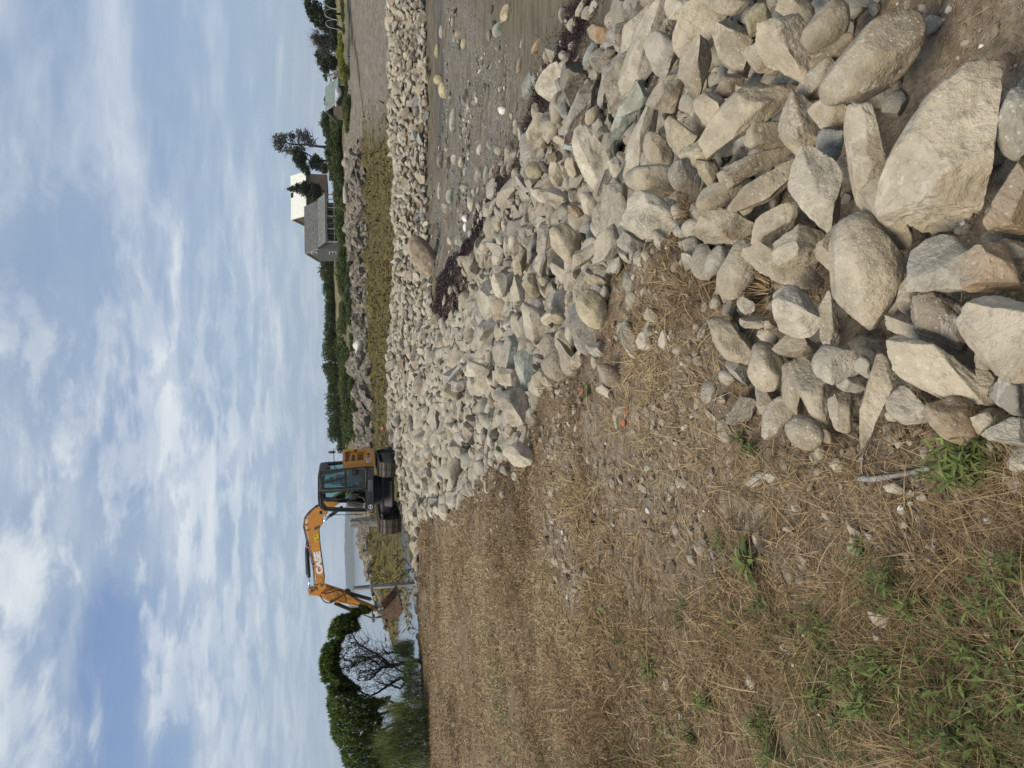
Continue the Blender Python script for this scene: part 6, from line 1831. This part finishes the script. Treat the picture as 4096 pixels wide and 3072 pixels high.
w1 = MB(); w1.prism([(.043, -.033), (.087, -.033), (.065, .015)], 1, .008, .012); w1.build('triangle_field', MATS['decal_yellow'], wo)
# --- thumb, linkage, bucket
tb = bm_ - .10
th_pts = [z3(*p, tb) for p in ((270, 150), (222, 250), (215, 420), (260, 580), (300, 700), (350, 830), (370, 960), (400, 1120), (500, 1290), (570, 1375), (640, 1320), (640, 1220), (545, 1080), (520, 960), (545, 860), (500, 770), (480, 700), (430, 670), (415, 590), (370, 555), (355, 490), (305, 470), (340, 440), (315, 330), (302, 190))]
thumb = side('thumb', th_pts, tb - .10, tb, MATS['bare_steel'], bevel=.012)
for (x, y, r_, mt) in ((320, 595, .045, 'decal_black'), (430, 912, .022, 'decal_black'), (585, 1312, .05, 'bare_steel')):
    a, z = z3(x, y, tb); mb = MB(); mb.tube([(a, tb - .12, z), (a, tb + .012, z)], r_, 14); mb.build('pin', MATS[mt], thumb)
for poly in ([(330, 690), (350, 730), (360, 745), (470, 785), (478, 800), (440, 805), (355, 770), (345, 735)], [(372, 800), (395, 790), (460, 825), (440, 845)], [(385, 850), (430, 828), (445, 842), (400, 872)], [(380, 650), (400, 655), (435, 690), (440, 735), (420, 740), (395, 700), (372, 690), (350, 700), (330, 690), (345, 680)]):
    mb = MB(); mb.prism([z3(*p, tb) for p in poly], 1, tb + .001, tb + .010); mb.build('logo_mark', MATS['decal_yellow'], thumb)
for pr_ in (((1010, 1420), (1020, 1500), (1036, 1562)), ((1036, 1562), (1090, 1552), (1152, 1540))):
    for b_ in (BB0 - .01, BB1 + .01):
        rod('bucket_link', [s2(*p, b_) for p in pr_], .035, MATS['bare_steel'])
a, z = z2(1036, 1562, CM); mb = MB(); mb.tube([(a, BB0 - .06, z), (a, BB1 + .06, z)], .055, 12); mb.build('pin', MATS['bare_steel'], arm)
K0, K1 = -.60, .18                          # bucket sides
kb = K1
bk = [z3(*p, kb) for p in ((720, 1285), (835, 1205), (1000, 1035), (1190, 835), (1330, 645), (1372, 590), (1440, 760), (1500, 1000), (1552, 1220), (1525, 1400), (1400, 1560), (1200, 1640), (960, 1605), (830, 1570), (700, 1450))]
bucket = side('bucket', bk, K1 - .025, K1, MATS['rust_steel'], bevel=.008)
mb = MB(); mb.prism(bk, 1, K0, K0 + .025); mb.build('bucket_side', MATS['rust_steel'], bucket)
mb = MB()
shell_ = bk[5:14]
for (p, q) in zip(shell_[:-1], shell_[1:]):
    c = np.mean(bk, 0); ip = np.array(p) + (c - p) / np.linalg.norm(c - p) * .02; iq = np.array(q) + (c - q) / np.linalg.norm(c - q) * .02
    mb.prism([p, q, tuple(iq), tuple(ip)], 1, K0 + .025, K1 - .025)
mb.build('bucket_shell', MATS['rust_steel'], bucket)
for i in range(5):
    b_ = K0 + .05 + i * (K1 - K0 - .1) / 4; (a0, z0) = bk[5]; (a1, z1t) = bk[6]
    d = np.array([a0 - a1, z0 - z1t]); d = d / np.linalg.norm(d)
    mb = MB(); mb.prism([(a0, z0 + .02), (a0 + d[0] * .11, z0 + d[1] * .11), (a0, z0 - .02)], 1, b_ - .03, b_ + .03); mb.build('tooth', MATS['bare_steel'], bucket)
for b_ in (BB0 - .04, BB1 + .0):
    mb = MB(); mb.prism([z3(*p, b_) for p in ((570, 1310), (650, 1230), (830, 1190), (860, 1300), (900, 1500), (800, 1610), (700, 1600), (690, 1450))], 1, b_, b_ + .03); mb.build('bucket_ear', MATS['bare_steel'], bucket)
for (x, y) in ((585, 1312), (800, 1560)):
    a, z = z3(x, y, K1); mb = MB(); mb.tube([(a, BB0 - .1, z), (a, BB1 + .06, z)], .045, 12); mb.build('pin', MATS['chrome'], bucket)
mb = MB(); ws = [z3(*p, kb) for p in ((900, 1540), (940, 1400), (1060, 1240), (1200, 1120), (1330, 1045))]; mb.tube([(a, K1, z) for a, z in ws], .016, 6); mb.build('wear_seam', MATS['bare_steel'], bucket)
simple('soil_clod', (.16, .125, .095), .95, var=.3, scale=14, bump=.8, bdist=.03)
clod_lab = ['soil still clinging to the lip of the tilted bucket', 'largest clod of soil falling from the bucket', 'small crumb of falling soil just under the largest clod', 'flat falling crumb midway between bucket and tree', 'second falling clod, farther from the bucket', 'falling soil crumb next to the second clod', 'lowest tiny crumb of falling soil', 'last tiny crumb of falling soil by the stub branch']
for i, (x, y, sx_, sy_) in enumerate([(782, 308, 26, 24), (780, 366, 18, 22), (803, 342, 6, 12), (781, 440, 4, 12), (787, 478, 9, 22), (800, 345, 4, 9), (795, 533, 5, 10), (788, 553, 4, 9)]):
    p = at_y(*c5(x, y), 24.2); k = 24.2 / (FPX * 4) / 2.298
    v, f = rock(2, 820 + i, 5, .25, .7)
    o = link('soil_clod', raw_mesh('soil_clod', v * (sy_ * k, sy_ * k * .8, sx_ * k), f, mats=[MATS['soil_clod']]), None, label=clod_lab[i], cat='soil clod', group='falling soil')
    o.location = tuple(p)

# ------------------------------------------------------------------ dark seaweed cast up along the foot of the stones
leafy('dark_wrack', [(0, (.012, .007, .007)), (.6, (.030, .014, .014)), (1, (.065, .030, .026))], .05, .5)
r = np.random.default_rng(411)
seg = r.integers(0, len(WR) - 1, 24000); t = r.random(24000)[:, None]
pp = WR[seg] * (1 - t) + WR[seg + 1] * t
gapn = fbm(pp[:, 0] * .8, pp[:, 1] * .8, oct=3, seed=4)
pp = pp[gapn + r.normal(0, .25, len(pp)) > -.22]
wid = .09 + .30 * np.clip(fbm(pp[:, 0] * 1.3, pp[:, 1] * 1.3, oct=2, seed=4) + .4, 0, 1)
pp = pp + r.normal(0, 1, (len(pp), 2)) * wid[:, None]
patch = WPATCH
lo = np.min(patch, 0); hi = np.max(patch, 0)
q = r.uniform(lo, hi, (16000, 2)); q = q[in_poly(q[:, 0], q[:, 1], patch)][:9000]
pp = np.concatenate([pp, q]); n_ = len(pp); far = np.hypot(pp[:, 0], pp[:, 1])
v, f, ix = strips(np.stack([pp[:, 0], pp[:, 1], HT(pp[:, 0], pp[:, 1]) + r.uniform(.0, .075, n_)], -1), r.uniform(0, 2 * PI, n_), r.normal(.05, .2, n_), r.uniform(.03, .10, n_), .0011 * far * r.uniform(.7, 1.5, n_), r.normal(-.4, .5, n_), 2, flat=r.normal(0, .6, n_))
link('seaweed_wrack', raw_mesh('seaweed_wrack', v, f, attrs=dict(rnd=r.random(n_)[ix]), mats=[MATS['dark_wrack']]), kind='stuff', label='blackish maroon seaweed cast up at the foot of the stones')

# ------------------------------------------------------------------ crumbs of soil, grit and shell on the bank and lawn
m, n = newmat('soil_crumbs')
c = n.ramp(n.attr('rnd'), [(0, (.13, .095, .065)), (.45, (.24, .19, .14)), (.78, (.33, .28, .215)), (.93, (.42, .37, .29)), (.975, (.56, .52, .45)), (1, (.74, .71, .66))])
pbr(n, c, .95, n.noise(n.add('ShaderNodeNewGeometry').outputs['Position'], 120, 3, .7), .6, .01, spec=.15)
CR = [rock(1, 700 + i, cuts=4, rough=.15, roundness=.5) for i in range(10)]
N = 38000
rr = 1.2 * (13 / 1.2) ** r.random(N); az = np.radians(r.uniform(-46, 42, N)); bx, by = rr * np.sin(az), rr * np.cos(az)
sd = crest_side(bx, by); db = np.where(in_poly(bx, by, BANK), 0, poly_dist(bx, by, BANK, True))
ea = in_poly(bx, by, EARTH)
db = db + .35 * fbm(bx * 1.5, by * 1.5, oct=3, seed=51)
w_ = np.where(((sd > -.25) & (sd < .7)) | ea, 1.0, .06 + .94 * (1 - sstep(db, -.05, .45))) * np.clip(.5 + fbm(bx * 1.7, by * 1.7, oct=3, seed=222), .05, 1)
keep = (r.random(N) < w_) & (H0(bx, by) > -.75)
bx, by, rr = bx[keep], by[keep], rr[keep]; hz_ = HT(bx, by)
V = []; F = []; Rn = []; base = 0
for x, y, z, d in zip(bx, by, hz_, rr):
    rad = (.0020 + .009 * r.random() ** 5) * d ** .7 * 1.1
    v, f = CR[r.integers(10)]
    A = np.array(rot_rand(r, .4)) * (np.array([1.2, .95, .7]) * rad)[None, :]
    V.append(v @ A.T + (x, y, z + rad * .25)); F.append(f + base); base += len(v); Rn.append(np.full(len(v), min(1, r.random() * (1.0 if rad < .02 else .9))))
link('soil_crumbs', raw_mesh('soil_crumbs', np.concatenate(V), np.concatenate(F), smooth=False, attrs=dict(rnd=np.concatenate(Rn)), mats=[MATS['soil_crumbs']]), kind='stuff', label='crumbs of dry soil, grit and shell')

# stones half sunk in the turf
ST = [(420, 400, 110, 75, 70, 'flat pale stone flush with the turf'), (635, 580, 200, 42, 68, 'long narrow stone sunk in the turf'), (915, 510, 175, 70, 100, 'curved tan stone sunk beside broad leaves'), (690, 910, 120, 56, 80, 'pale lump alone in the dry grass'),
      (570, 770, 120, 70, 75, 'pale flat stone beside a small green plant'), (1400, 790, 110, 85, 30, 'brownish stone under green weeds'), (1410, 890, 60, 70, 80, 'squared pale stone under green weeds'), (1260, 300, 130, 50, 60, 'narrow grey stone in long dead grass'), (1270, 390, 130, 75, 85, 'grey stone below the narrow one in dead grass'), (900, 960, 80, 60, 30, 'reddish stone half buried in soil'),
      (740, 380, 120, 45, 60, 'tan ridge of stone beside bare earth'), (905, 300, 60, 34, 20, 'small pale stone on bare earth'), (950, 185, 60, 45, 10, 'small tan stone at the rim of bare earth'), (700, 575, 60, 55, 0, 'small brown stone next to the long narrow one'), (700, 1150, 75, 55, 85, 'dull stone nearly lost in dry grass'), (1125, 235, 80, 40, 50, 'tan stone with a pale tip in dead grass'), (235, 1430, 60, 50, 60, 'mossy small stone in yellow grass'), (1510, 80, 90, 60, 20, 'pale crumbling stone beside the bleached stick')]
for x, y, L, w_, an, lab in ST:
    X, Y = cropE(x, y)
    hero(X, Y, L * .7215, w_ * .7215, an, 'tan', 0, None, 'turf_stone', rnd=.4, sub=4, off=.22, depth=.7, dz=.012, label=lab, cat='stone', group='stones in the turf')

# bits of brick, sticks, shells
simple('terracotta', (.42, .135, .055), .9, var=.25, scale=12, bump=.4)
for i, (x, y, L, w_, an) in enumerate([(1665, 1312, 62, 36, 20), (1682, 1235, 60, 18, 75), (1390, 1102, 60, 26, 70)]):
    X, Y = cropC(x, y); p = hit(X, Y); k = ((p - EYEP) @ _f) / (FPX * 4) * .6028
    v, f = rock(3, 340 + i, 14, .06, .2)
    o = link('brick_fragment', crisp(raw_mesh('brick_fragment', v * (L * k / 2, w_ * k / 2 * 1.4, w_ * k / 2), f, mats=[MATS['terracotta']]), 30), None, label=['chunky orange brick fragment on the bare soil', 'thin sliver of orange brick beside the chunky one', 'orange brick chip near the plump tan boulder'][i], cat='brick', group='orange brick fragments')
    o.location = (p[0], p[1], float(HT(np.array([p[0]]), np.array([p[1]]))[0]) + w_ * k * .25); o.rotation_euler = (.2, .1, math.radians(90 - an))
def stick(name, lab, pts, rad, fr, mat='worn_wood', lift=.015, r2=None):
    P = []
    for p in pts:
        q = hit(*fr(*p)); q = np.array(q); q[2] = HT(np.array([q[0]]), np.array([q[1]]))[0] + lift; P.append(q)
    Pd = []
    for a, b in zip(P[:-1], P[1:]):
        for j in range(4):
            Pd.append(a + (b - a) * j / 4 + r.normal(0, rad * .10, 3))
    Pd.append(P[-1])
    mb = MB(); mb.tube(Pd, rad, 7, r2 or rad * .7); return mb.build(name, MATS[mat], None, smooth=True, label=lab, cat='stick')
stick('bleached_stick', 'bleached grey stick lying by the bright green weed', [(1310, 1262), (1400, 1265), (1500, 1248), (1580, 1225), (1655, 1208)], .0105, cropB)
stick('thin_twig', 'long thin twig running down from the narrow stone', [(1300, 900), (1303, 1050), (1306, 1150), (1310, 1255)], .003, cropB)
stick('split_branch', 'splintered grey branch lying in the turf', [(500, 415), (520, 480), (535, 540), (575, 610)], .010, cropE)
stick('driftwood_piece', 'weathered wood piece lying among the pale stones', [(610, 925), (560, 985), (510, 1040), (470, 1085)], .035, cropC, lift=.30)
m, n = newmat('shell'); pbr(n, (.80, .79, .76), .5, n.noise(n.add('ShaderNodeTexCoord').outputs['Object'], 40, 3, .6), .3, .003)
for i, (x, y, s_) in enumerate([(1545, 188, 22), (958, 1048, 14), (850, 315, 12), (475, 200, 11), (442, 200, 10), (1088, 1328, 9), (1005, 890, 12)]):
    X, Y = cropE(x, y); p = hit(X, Y); k = ((p - EYEP) @ _f) / (FPX * 4) * .7215
    v, f = ICO[3]; keep = v[:, 2] > -.05; mp = -np.ones(len(v), int); mp[keep] = np.arange(keep.sum())
    ff = mp[f]; ff = ff[(ff >= 0).all(1)]
    vv = v[keep] * (s_ * k, s_ * k * .75, s_ * k * .4); vv[:, 2] += .06 * s_ * k * np.sin(vv[:, 1] / (s_ * k) * 14)
    o = link('shell', raw_mesh('shell', vv, ff, mats=[MATS['shell']]), None, label=['white shell caught in the long dead grass', 'white shell on bare earth between green weeds', 'white shell on bare earth beside a small pale stone', 'white shell chip nearer the soil bank, upper of a pair', 'white shell chip nearer the soil bank, lower of a pair', 'white shell chip on dark soil among stalks', 'pinkish white shell leaning in dry grass'][i], cat='shell', group='white shells')
    o.location = (p[0], p[1], float(HT(np.array([p[0]]), np.array([p[1]]))[0]) + .006); o.rotation_euler = (.4, .2, i * 1.1)

# ------------------------------------------------------------------ green weeds in the turf
def lance(P, az, el, L, Wd, bend):
    """narrow pointed leaves, folded along the midrib"""
    n = len(P); prof = [.15, .75, 1.0, .62, .0]; k = 5
    s_ = np.stack([-np.sin(az), np.cos(az), np.zeros(n)], -1)
    out = np.zeros((n, k, 3, 3)); pos = P.copy(); e = el.copy()
    for i in range(k):
        d = np.stack([np.cos(az) * np.cos(e), np.sin(az) * np.cos(e), np.sin(e)], -1); upv = np.cross(s_, d) * -1
        w_ = (Wd * prof[i] / 2)[:, None]
        out[:, i, 0] = pos - s_ * w_ + np.array([0, 0, 1.0]) * w_ * .35; out[:, i, 1] = pos; out[:, i, 2] = pos + s_ * w_ + np.array([0, 0, 1.0]) * w_ * .35
        e = e + bend / (k - 1); pos = pos + np.stack([np.cos(az) * np.cos(e), np.sin(az) * np.cos(e), np.sin(e)], -1) * (L / (k - 1))[:, None]
    b = (np.arange(n) * k * 3)[:, None]
    q = np.array([[3 * i + j, 3 * i + j + 1, 3 * i + j + 4, 3 * i + j + 3] for i in range(k - 1) for j in (0, 1)])
    return out.reshape(-1, 3), (b[:, None] + q[None]).reshape(-1, 4), np.repeat(np.arange(n), k * 3)


def weed(X, Y, size, nst, lab, tone=0.0, grp=None, leafL=.062, name='weed_plant'):
    p = hit(X, Y); z = float(HT(np.array([p[0]]), np.array([p[1]]))[0])
    o = empty(name, (p[0], p[1], z), label=lab, cat='plant', group=grp)
    PP = []; AZ = []; EL = []; LL = []; mb = MB(); lsz = r.uniform(.55, 1.05) if leafL < .1 else 1.0; nst = int(nst * 1.5) if lsz < .8 else nst
    for s_ in range(nst):
        a = r.uniform(0, 2 * PI); lean = r.uniform(.1, .5) * size; h = size * r.uniform(.5, 1.0)
        b0 = np.array([r.normal(0, .02), r.normal(0, .02), -.01]) * (1 + size * 4)
        tip = b0 + np.array([math.cos(a) * lean, math.sin(a) * lean, h])
        mb.tube([b0, (b0 + tip) / 2 + np.array([0, 0, h * .08]), tip], .0028, 5, .0012)
        nl = int(10 + 12 * r.random())
        for i in range(nl):
            t = .15 + .85 * i / nl
            PP.append(b0 + (tip - b0) * t); AZ.append(i * 2.4 + r.normal(0, .3)); EL.append(.15 + .75 * t + r.normal(0, .2)); LL.append(leafL * lsz * (1.15 - .45 * t) * r.uniform(.6, 1.2))
    PP, AZ, EL, LL = map(np.array, (PP, AZ, EL, LL))
    v, f, ix = lance(PP, AZ, EL, LL, LL * r.uniform(.11, .24), r.normal(-.7, .3, len(LL)))
    mb.build('stems', MATS['leaf_weed_stem'], o, kind='stuff')
    link('leaves', raw_mesh('leaves', v, f, attrs=dict(rnd=np.clip(.30 + tone + r.normal(0, .13) + r.normal(0, .20, len(LL)), 0, 1)[ix]), mats=[MATS['leaf_weed']]), o)
    return o
simple('leaf_weed_stem', (.12, .13, .05), .7, var=.2, scale=20)
for X, Y, sz, ns, lab in [(*cropB(1830, 1120), .16, 9, 'bright green leafy weed against the rust-scarred stone'), (*cropB(1780, 1230), .13, 6, 'bright green weed over the tip of the bleached stick'), (*cropB(2010, 1150), .11, 4, 'dark leafy weed touching the stones at the bottom of the view'),
                          (*cropE(1560, 590), .15, 6, 'tall blue-green weed with broad pointed leaves in the middle of the turf'), (*cropE(1790, 740), .12, 2, 'weed with five drooping pointed leaves like a star'), (*cropE(1090, 800), .11, 4, 'green weed rosette left of the brownish stone'), (*cropE(1080, 930), .10, 3, 'green weed just below the rosette, beside a shell'),
                          (*cropE(1400, 1000), .10, 4, 'low green weed beneath the squared pale stone'), (*cropE(1370, 1240), .15, 8, 'largest light green weed clump in the lower turf'), (*cropE(1090, 1240), .11, 4, 'green weed fan beside bare brown earth'), (*cropE(860, 1450), .14, 6, 'long upright row of bright green leaves at the edge of the view'),
                          (*cropE(2130, 720), .14, 5, 'dark green weed near the corner of the view'), (*cropE(2180, 600), .14, 5, 'large-leaved green weed at the corner of the view'), (*cropE(530, 350), .07, 4, 'small feathery weed beside the flat pale stone'), (*cropE(350, 650), .09, 3, 'small green weed sprig near white crumbs'), (*cropE(760, 1350), .09, 3, 'narrow green weed above the long upright row'),
                          (*cropE(500, 1250), .10, 5, 'leafy green weed in yellow grass'), (*cropE(1910, 1430), .11, 4, 'dark green weed low in the yellow tuft'), (*cropE(150, 1060), .10, 6, 'broad low green patch of weed on the lawn'), (*cropE(400, 1400), .09, 4, 'small bushy weed beside yellow grass'), (*cropB(660, 1100), .05, 3, 'tiny green weed under the round cobble'), (*cropE(840, 720), .08, 2, 'pale two-leaved weed in dry grass'), (*cropE(1290, 395), .06, 2, 'little light green sprig on a grey stone'),
                          (*cropC(820, 1500), .16, 7, 'green weed growing beside the white speckled boulder'), (*cropC(1450, 1110), .07, 4, 'small green weed on the bare soil bank'), (*cropE(330, 760), .09, 4, 'green weed below the small sprig'), (*cropE(1640, 700), .10, 3, 'weed with long leaves right of the tall blue-green one'), (*cropE(1240, 1100), .10, 4, 'weed with light narrow leaves above the largest clump'), (*cropE(1480, 1080), .09, 4, 'weed with budding yellow tip'), (*cropE(2050, 1000), .09, 4, 'scrubby weed in the lower right turf')]:
    weed(X, Y, sz, ns, lab, tone=.15 if 'bright' in lab or 'light' in lab else (-.15 if 'dark' in lab else 0))
X, Y = cropE(720, 500); weed(X, Y, .05, 1, 'plant with a few long strap-like leaves over a stone', leafL=.16)
# low herb leaves filling the greener turf
N = 32000
rr = 1.15 * (9 / 1.15) ** r.random(N); az = np.radians(r.uniform(-50, 6, N)); bx, by = rr * np.sin(az), rr * np.cos(az)
g = green_mask(bx, by) * np.clip(.35 + 1.2 * fbm(bx * 2.6, by * 2.6, oct=3, seed=150), 0, 1)
keep = (r.random(N) < g) & (crest_side(bx, by) < -.05); bx, by, rr = bx[keep], by[keep], rr[keep]; n_ = len(bx)
L = r.uniform(.018, .05, n_) * (1 + .04 * rr)
v, f, ix = lance(np.stack([bx, by, HT(bx, by) + r.uniform(.0, .045, n_)], -1), r.uniform(0, 2 * PI, n_), r.normal(.4, .35, n_), L, L * r.uniform(.18, .36, n_), r.normal(-.5, .4, n_))
link('low_herbs', raw_mesh('low_herbs', v, f, attrs=dict(rnd=np.clip(r.normal(.30, .2, n_), 0, .9)[ix]), mats=[MATS['leaf_weed']]), kind='stuff', label='low green leaves spreading through the dry turf')
# small dry plants between the stones at the top of the bank
for i, (X, Y, lab) in enumerate([(*cropA(330, 760), 'dry straw tuft caught between stones'), (*cropA(330, 1180), 'dark dead tuft at the end of the soil bank'), (*cropB(350, 240), 'brown dead tuft on the bare soil'), (*cropC(1440, 420), 'wispy dead tuft in the stones near the soil bank'), (*cropB(760, 230), 'yellow straw tuft behind the squarish pale stone')]):
    p = hit(X, Y); nb = 170; z = HT(np.array([p[0]]), np.array([p[1]]))[0]
    q = np.stack([r.normal(0, .05, nb), r.normal(0, .05, nb), np.full(nb, .0)], -1)
    v, f, ix = strips(q, np.arctan2(q[:, 1], q[:, 0]) + r.normal(0, .5, nb), r.normal(.6, .4, nb), r.uniform(.08, .2, nb), np.full(nb, .0035), r.normal(-.6, .4, nb), 3)
    o = link('dead_tuft', raw_mesh('dead_tuft', v, f, attrs=dict(rnd=np.clip(r.normal(.35 if i in (1, 2) else .55, .12, nb), 0, .69)[ix]), mats=[MATS['turf']]), None, label=lab, cat='grass tuft', group='dead tufts among the stones')
    o.location = (p[0], p[1], z + (.10 if i != 2 else 0))

# ------------------------------------------------------------------ the driver and a float on the bank
simple('work_shirt', (.075, .085, .075), .9, var=.2, scale=10); simple('skin', (.42, .24, .17), .6, var=.1, scale=10); simple('red_plastic', (.45, .03, .025), .4, var=.1, scale=8); simple('cap_cloth', (.05, .05, .055), .9, var=.1, scale=10)
def wpt(x, y, b):
    a, z = z1(x, y, b); return Vector(tuple(EXP + FW * a + LF * b + np.array([0, 0, z])))
J = dict(pel=wpt(985, 950, .48), chest=wpt(760, 925, .48), neck=wpt(640, 925, .48), head=wpt(560, 935, .48), top=wpt(470, 930, .48))
sk = [('pel', J['pel'], .15), ('waist', J['pel'].lerp(J['chest'], .5), .135), ('chest', J['chest'], .155), ('neckb', J['chest'].lerp(J['neck'], .7), .085), ('neck', J['neck'], .055), ('head', J['head'], .098), ('top', J['top'], .085)]
ed = [(0, 1), (1, 2), (2, 3), (3, 4), (4, 5), (5, 6)]
for sgn, b in ((1, .70), (-1, .26)):
    k = len(sk)
    sk += [('sh', wpt(700, 930, b), .068), ('el', wpt(880, 1030, b + .04 * sgn), .05), ('wr', wpt(830, 1165, b + .04 * sgn), .034), ('hand', wpt(805, 1205, b + .04 * sgn), .036), ('fing', wpt(815, 1228, b + .03 * sgn), .022)]
    ed += [(3, k), (k, k + 1), (k + 1, k + 2), (k + 2, k + 3), (k + 3, k + 4)]
    k = len(sk)
    sk += [('hip', wpt(985, 1000, .48 + .11 * sgn), .095), ('kn', wpt(960, 1200, .48 + .13 * sgn), .068), ('an', wpt(1190, 1270, .48 + .13 * sgn), .045), ('toe', wpt(1215, 1345, .48 + .13 * sgn), .04)]
    ed += [(0, k), (k, k + 1), (k + 1, k + 2), (k + 2, k + 3)]
me = bpy.data.meshes.new('person'); me.from_pydata([q[1] for q in sk], ed, [])
po = bpy.data.objects.new('person', me); COL.objects.link(po)
md_ = po.modifiers.new('skin', 'SKIN')
for i, q in enumerate(sk):
    me.skin_vertices[0].data[i].radius = (q[2], q[2]); me.skin_vertices[0].data[i].use_root = i == 0
po.modifiers.new('sub', 'SUBSURF').levels = 2; po.modifiers['sub'].render_levels = 2
ev = bpy.data.meshes.new_from_object(po.evaluated_get(bpy.context.evaluated_depsgraph_get())); bpy.data.objects.remove(po)
ev.materials.clear(); ev.materials.append(MATS['work_shirt']); ev.materials.append(MATS['skin']); ev.materials.append(MATS['cap_cloth'])
hd_, nk = J['head'], J['neck']; hands = [q[1] for q in sk if q[0] in ('hand', 'fing')]
for pl in ev.polygons:
    c = pl.center; pl.use_smooth = True
    if c.z > nk.z and (c - hd_).length < .3: pl.material_index = 2 if c.z > hd_.z + .05 else 1
    if min((c - h).length for h in hands) < .06: pl.material_index = 1
link('person', ev, None, label='driver in dark work clothes and cap seated in the cab, hands on levers', cat='person')
p = hit(*(1100 + 900 * .482, 1000 + 1493 * .482))
v, f = ICO[4]; o = link('mooring_float', raw_mesh('mooring_float', v * (.06, .06, .09), f, mats=[MATS['red_plastic']]), None, label='small red float lying on the far crest of stones', cat='float')
q = at_y(1534, 1716, 25.5); o.location = tuple(q); o.rotation_euler = (1.2, 0, .4)
mb = MB(); mb.tube([(0, 0, .08), (0, 0, .14)], .02, 8); mb.build('stem', MATS['white_trim'], o)

# ------------------------------------------------------------------ haze over the water
m = bpy.data.materials.new('haze_air'); m.use_nodes = True
n = NT(m.node_tree)
pv = n.add('ShaderNodeVolumePrincipled', {'Color': (.86, .92, 1.0), 'Density': 1.4e-4, 'Anisotropy': 0.0})
ou = n.add('ShaderNodeOutputMaterial'); n.l.new(pv.outputs[0], ou.inputs['Volume'])
mb = MB(); mb.box((-6200, -60, -5), (6200, 6200, 130))
mb.build('haze', m, None, kind='stuff', label='thin pale sea haze')
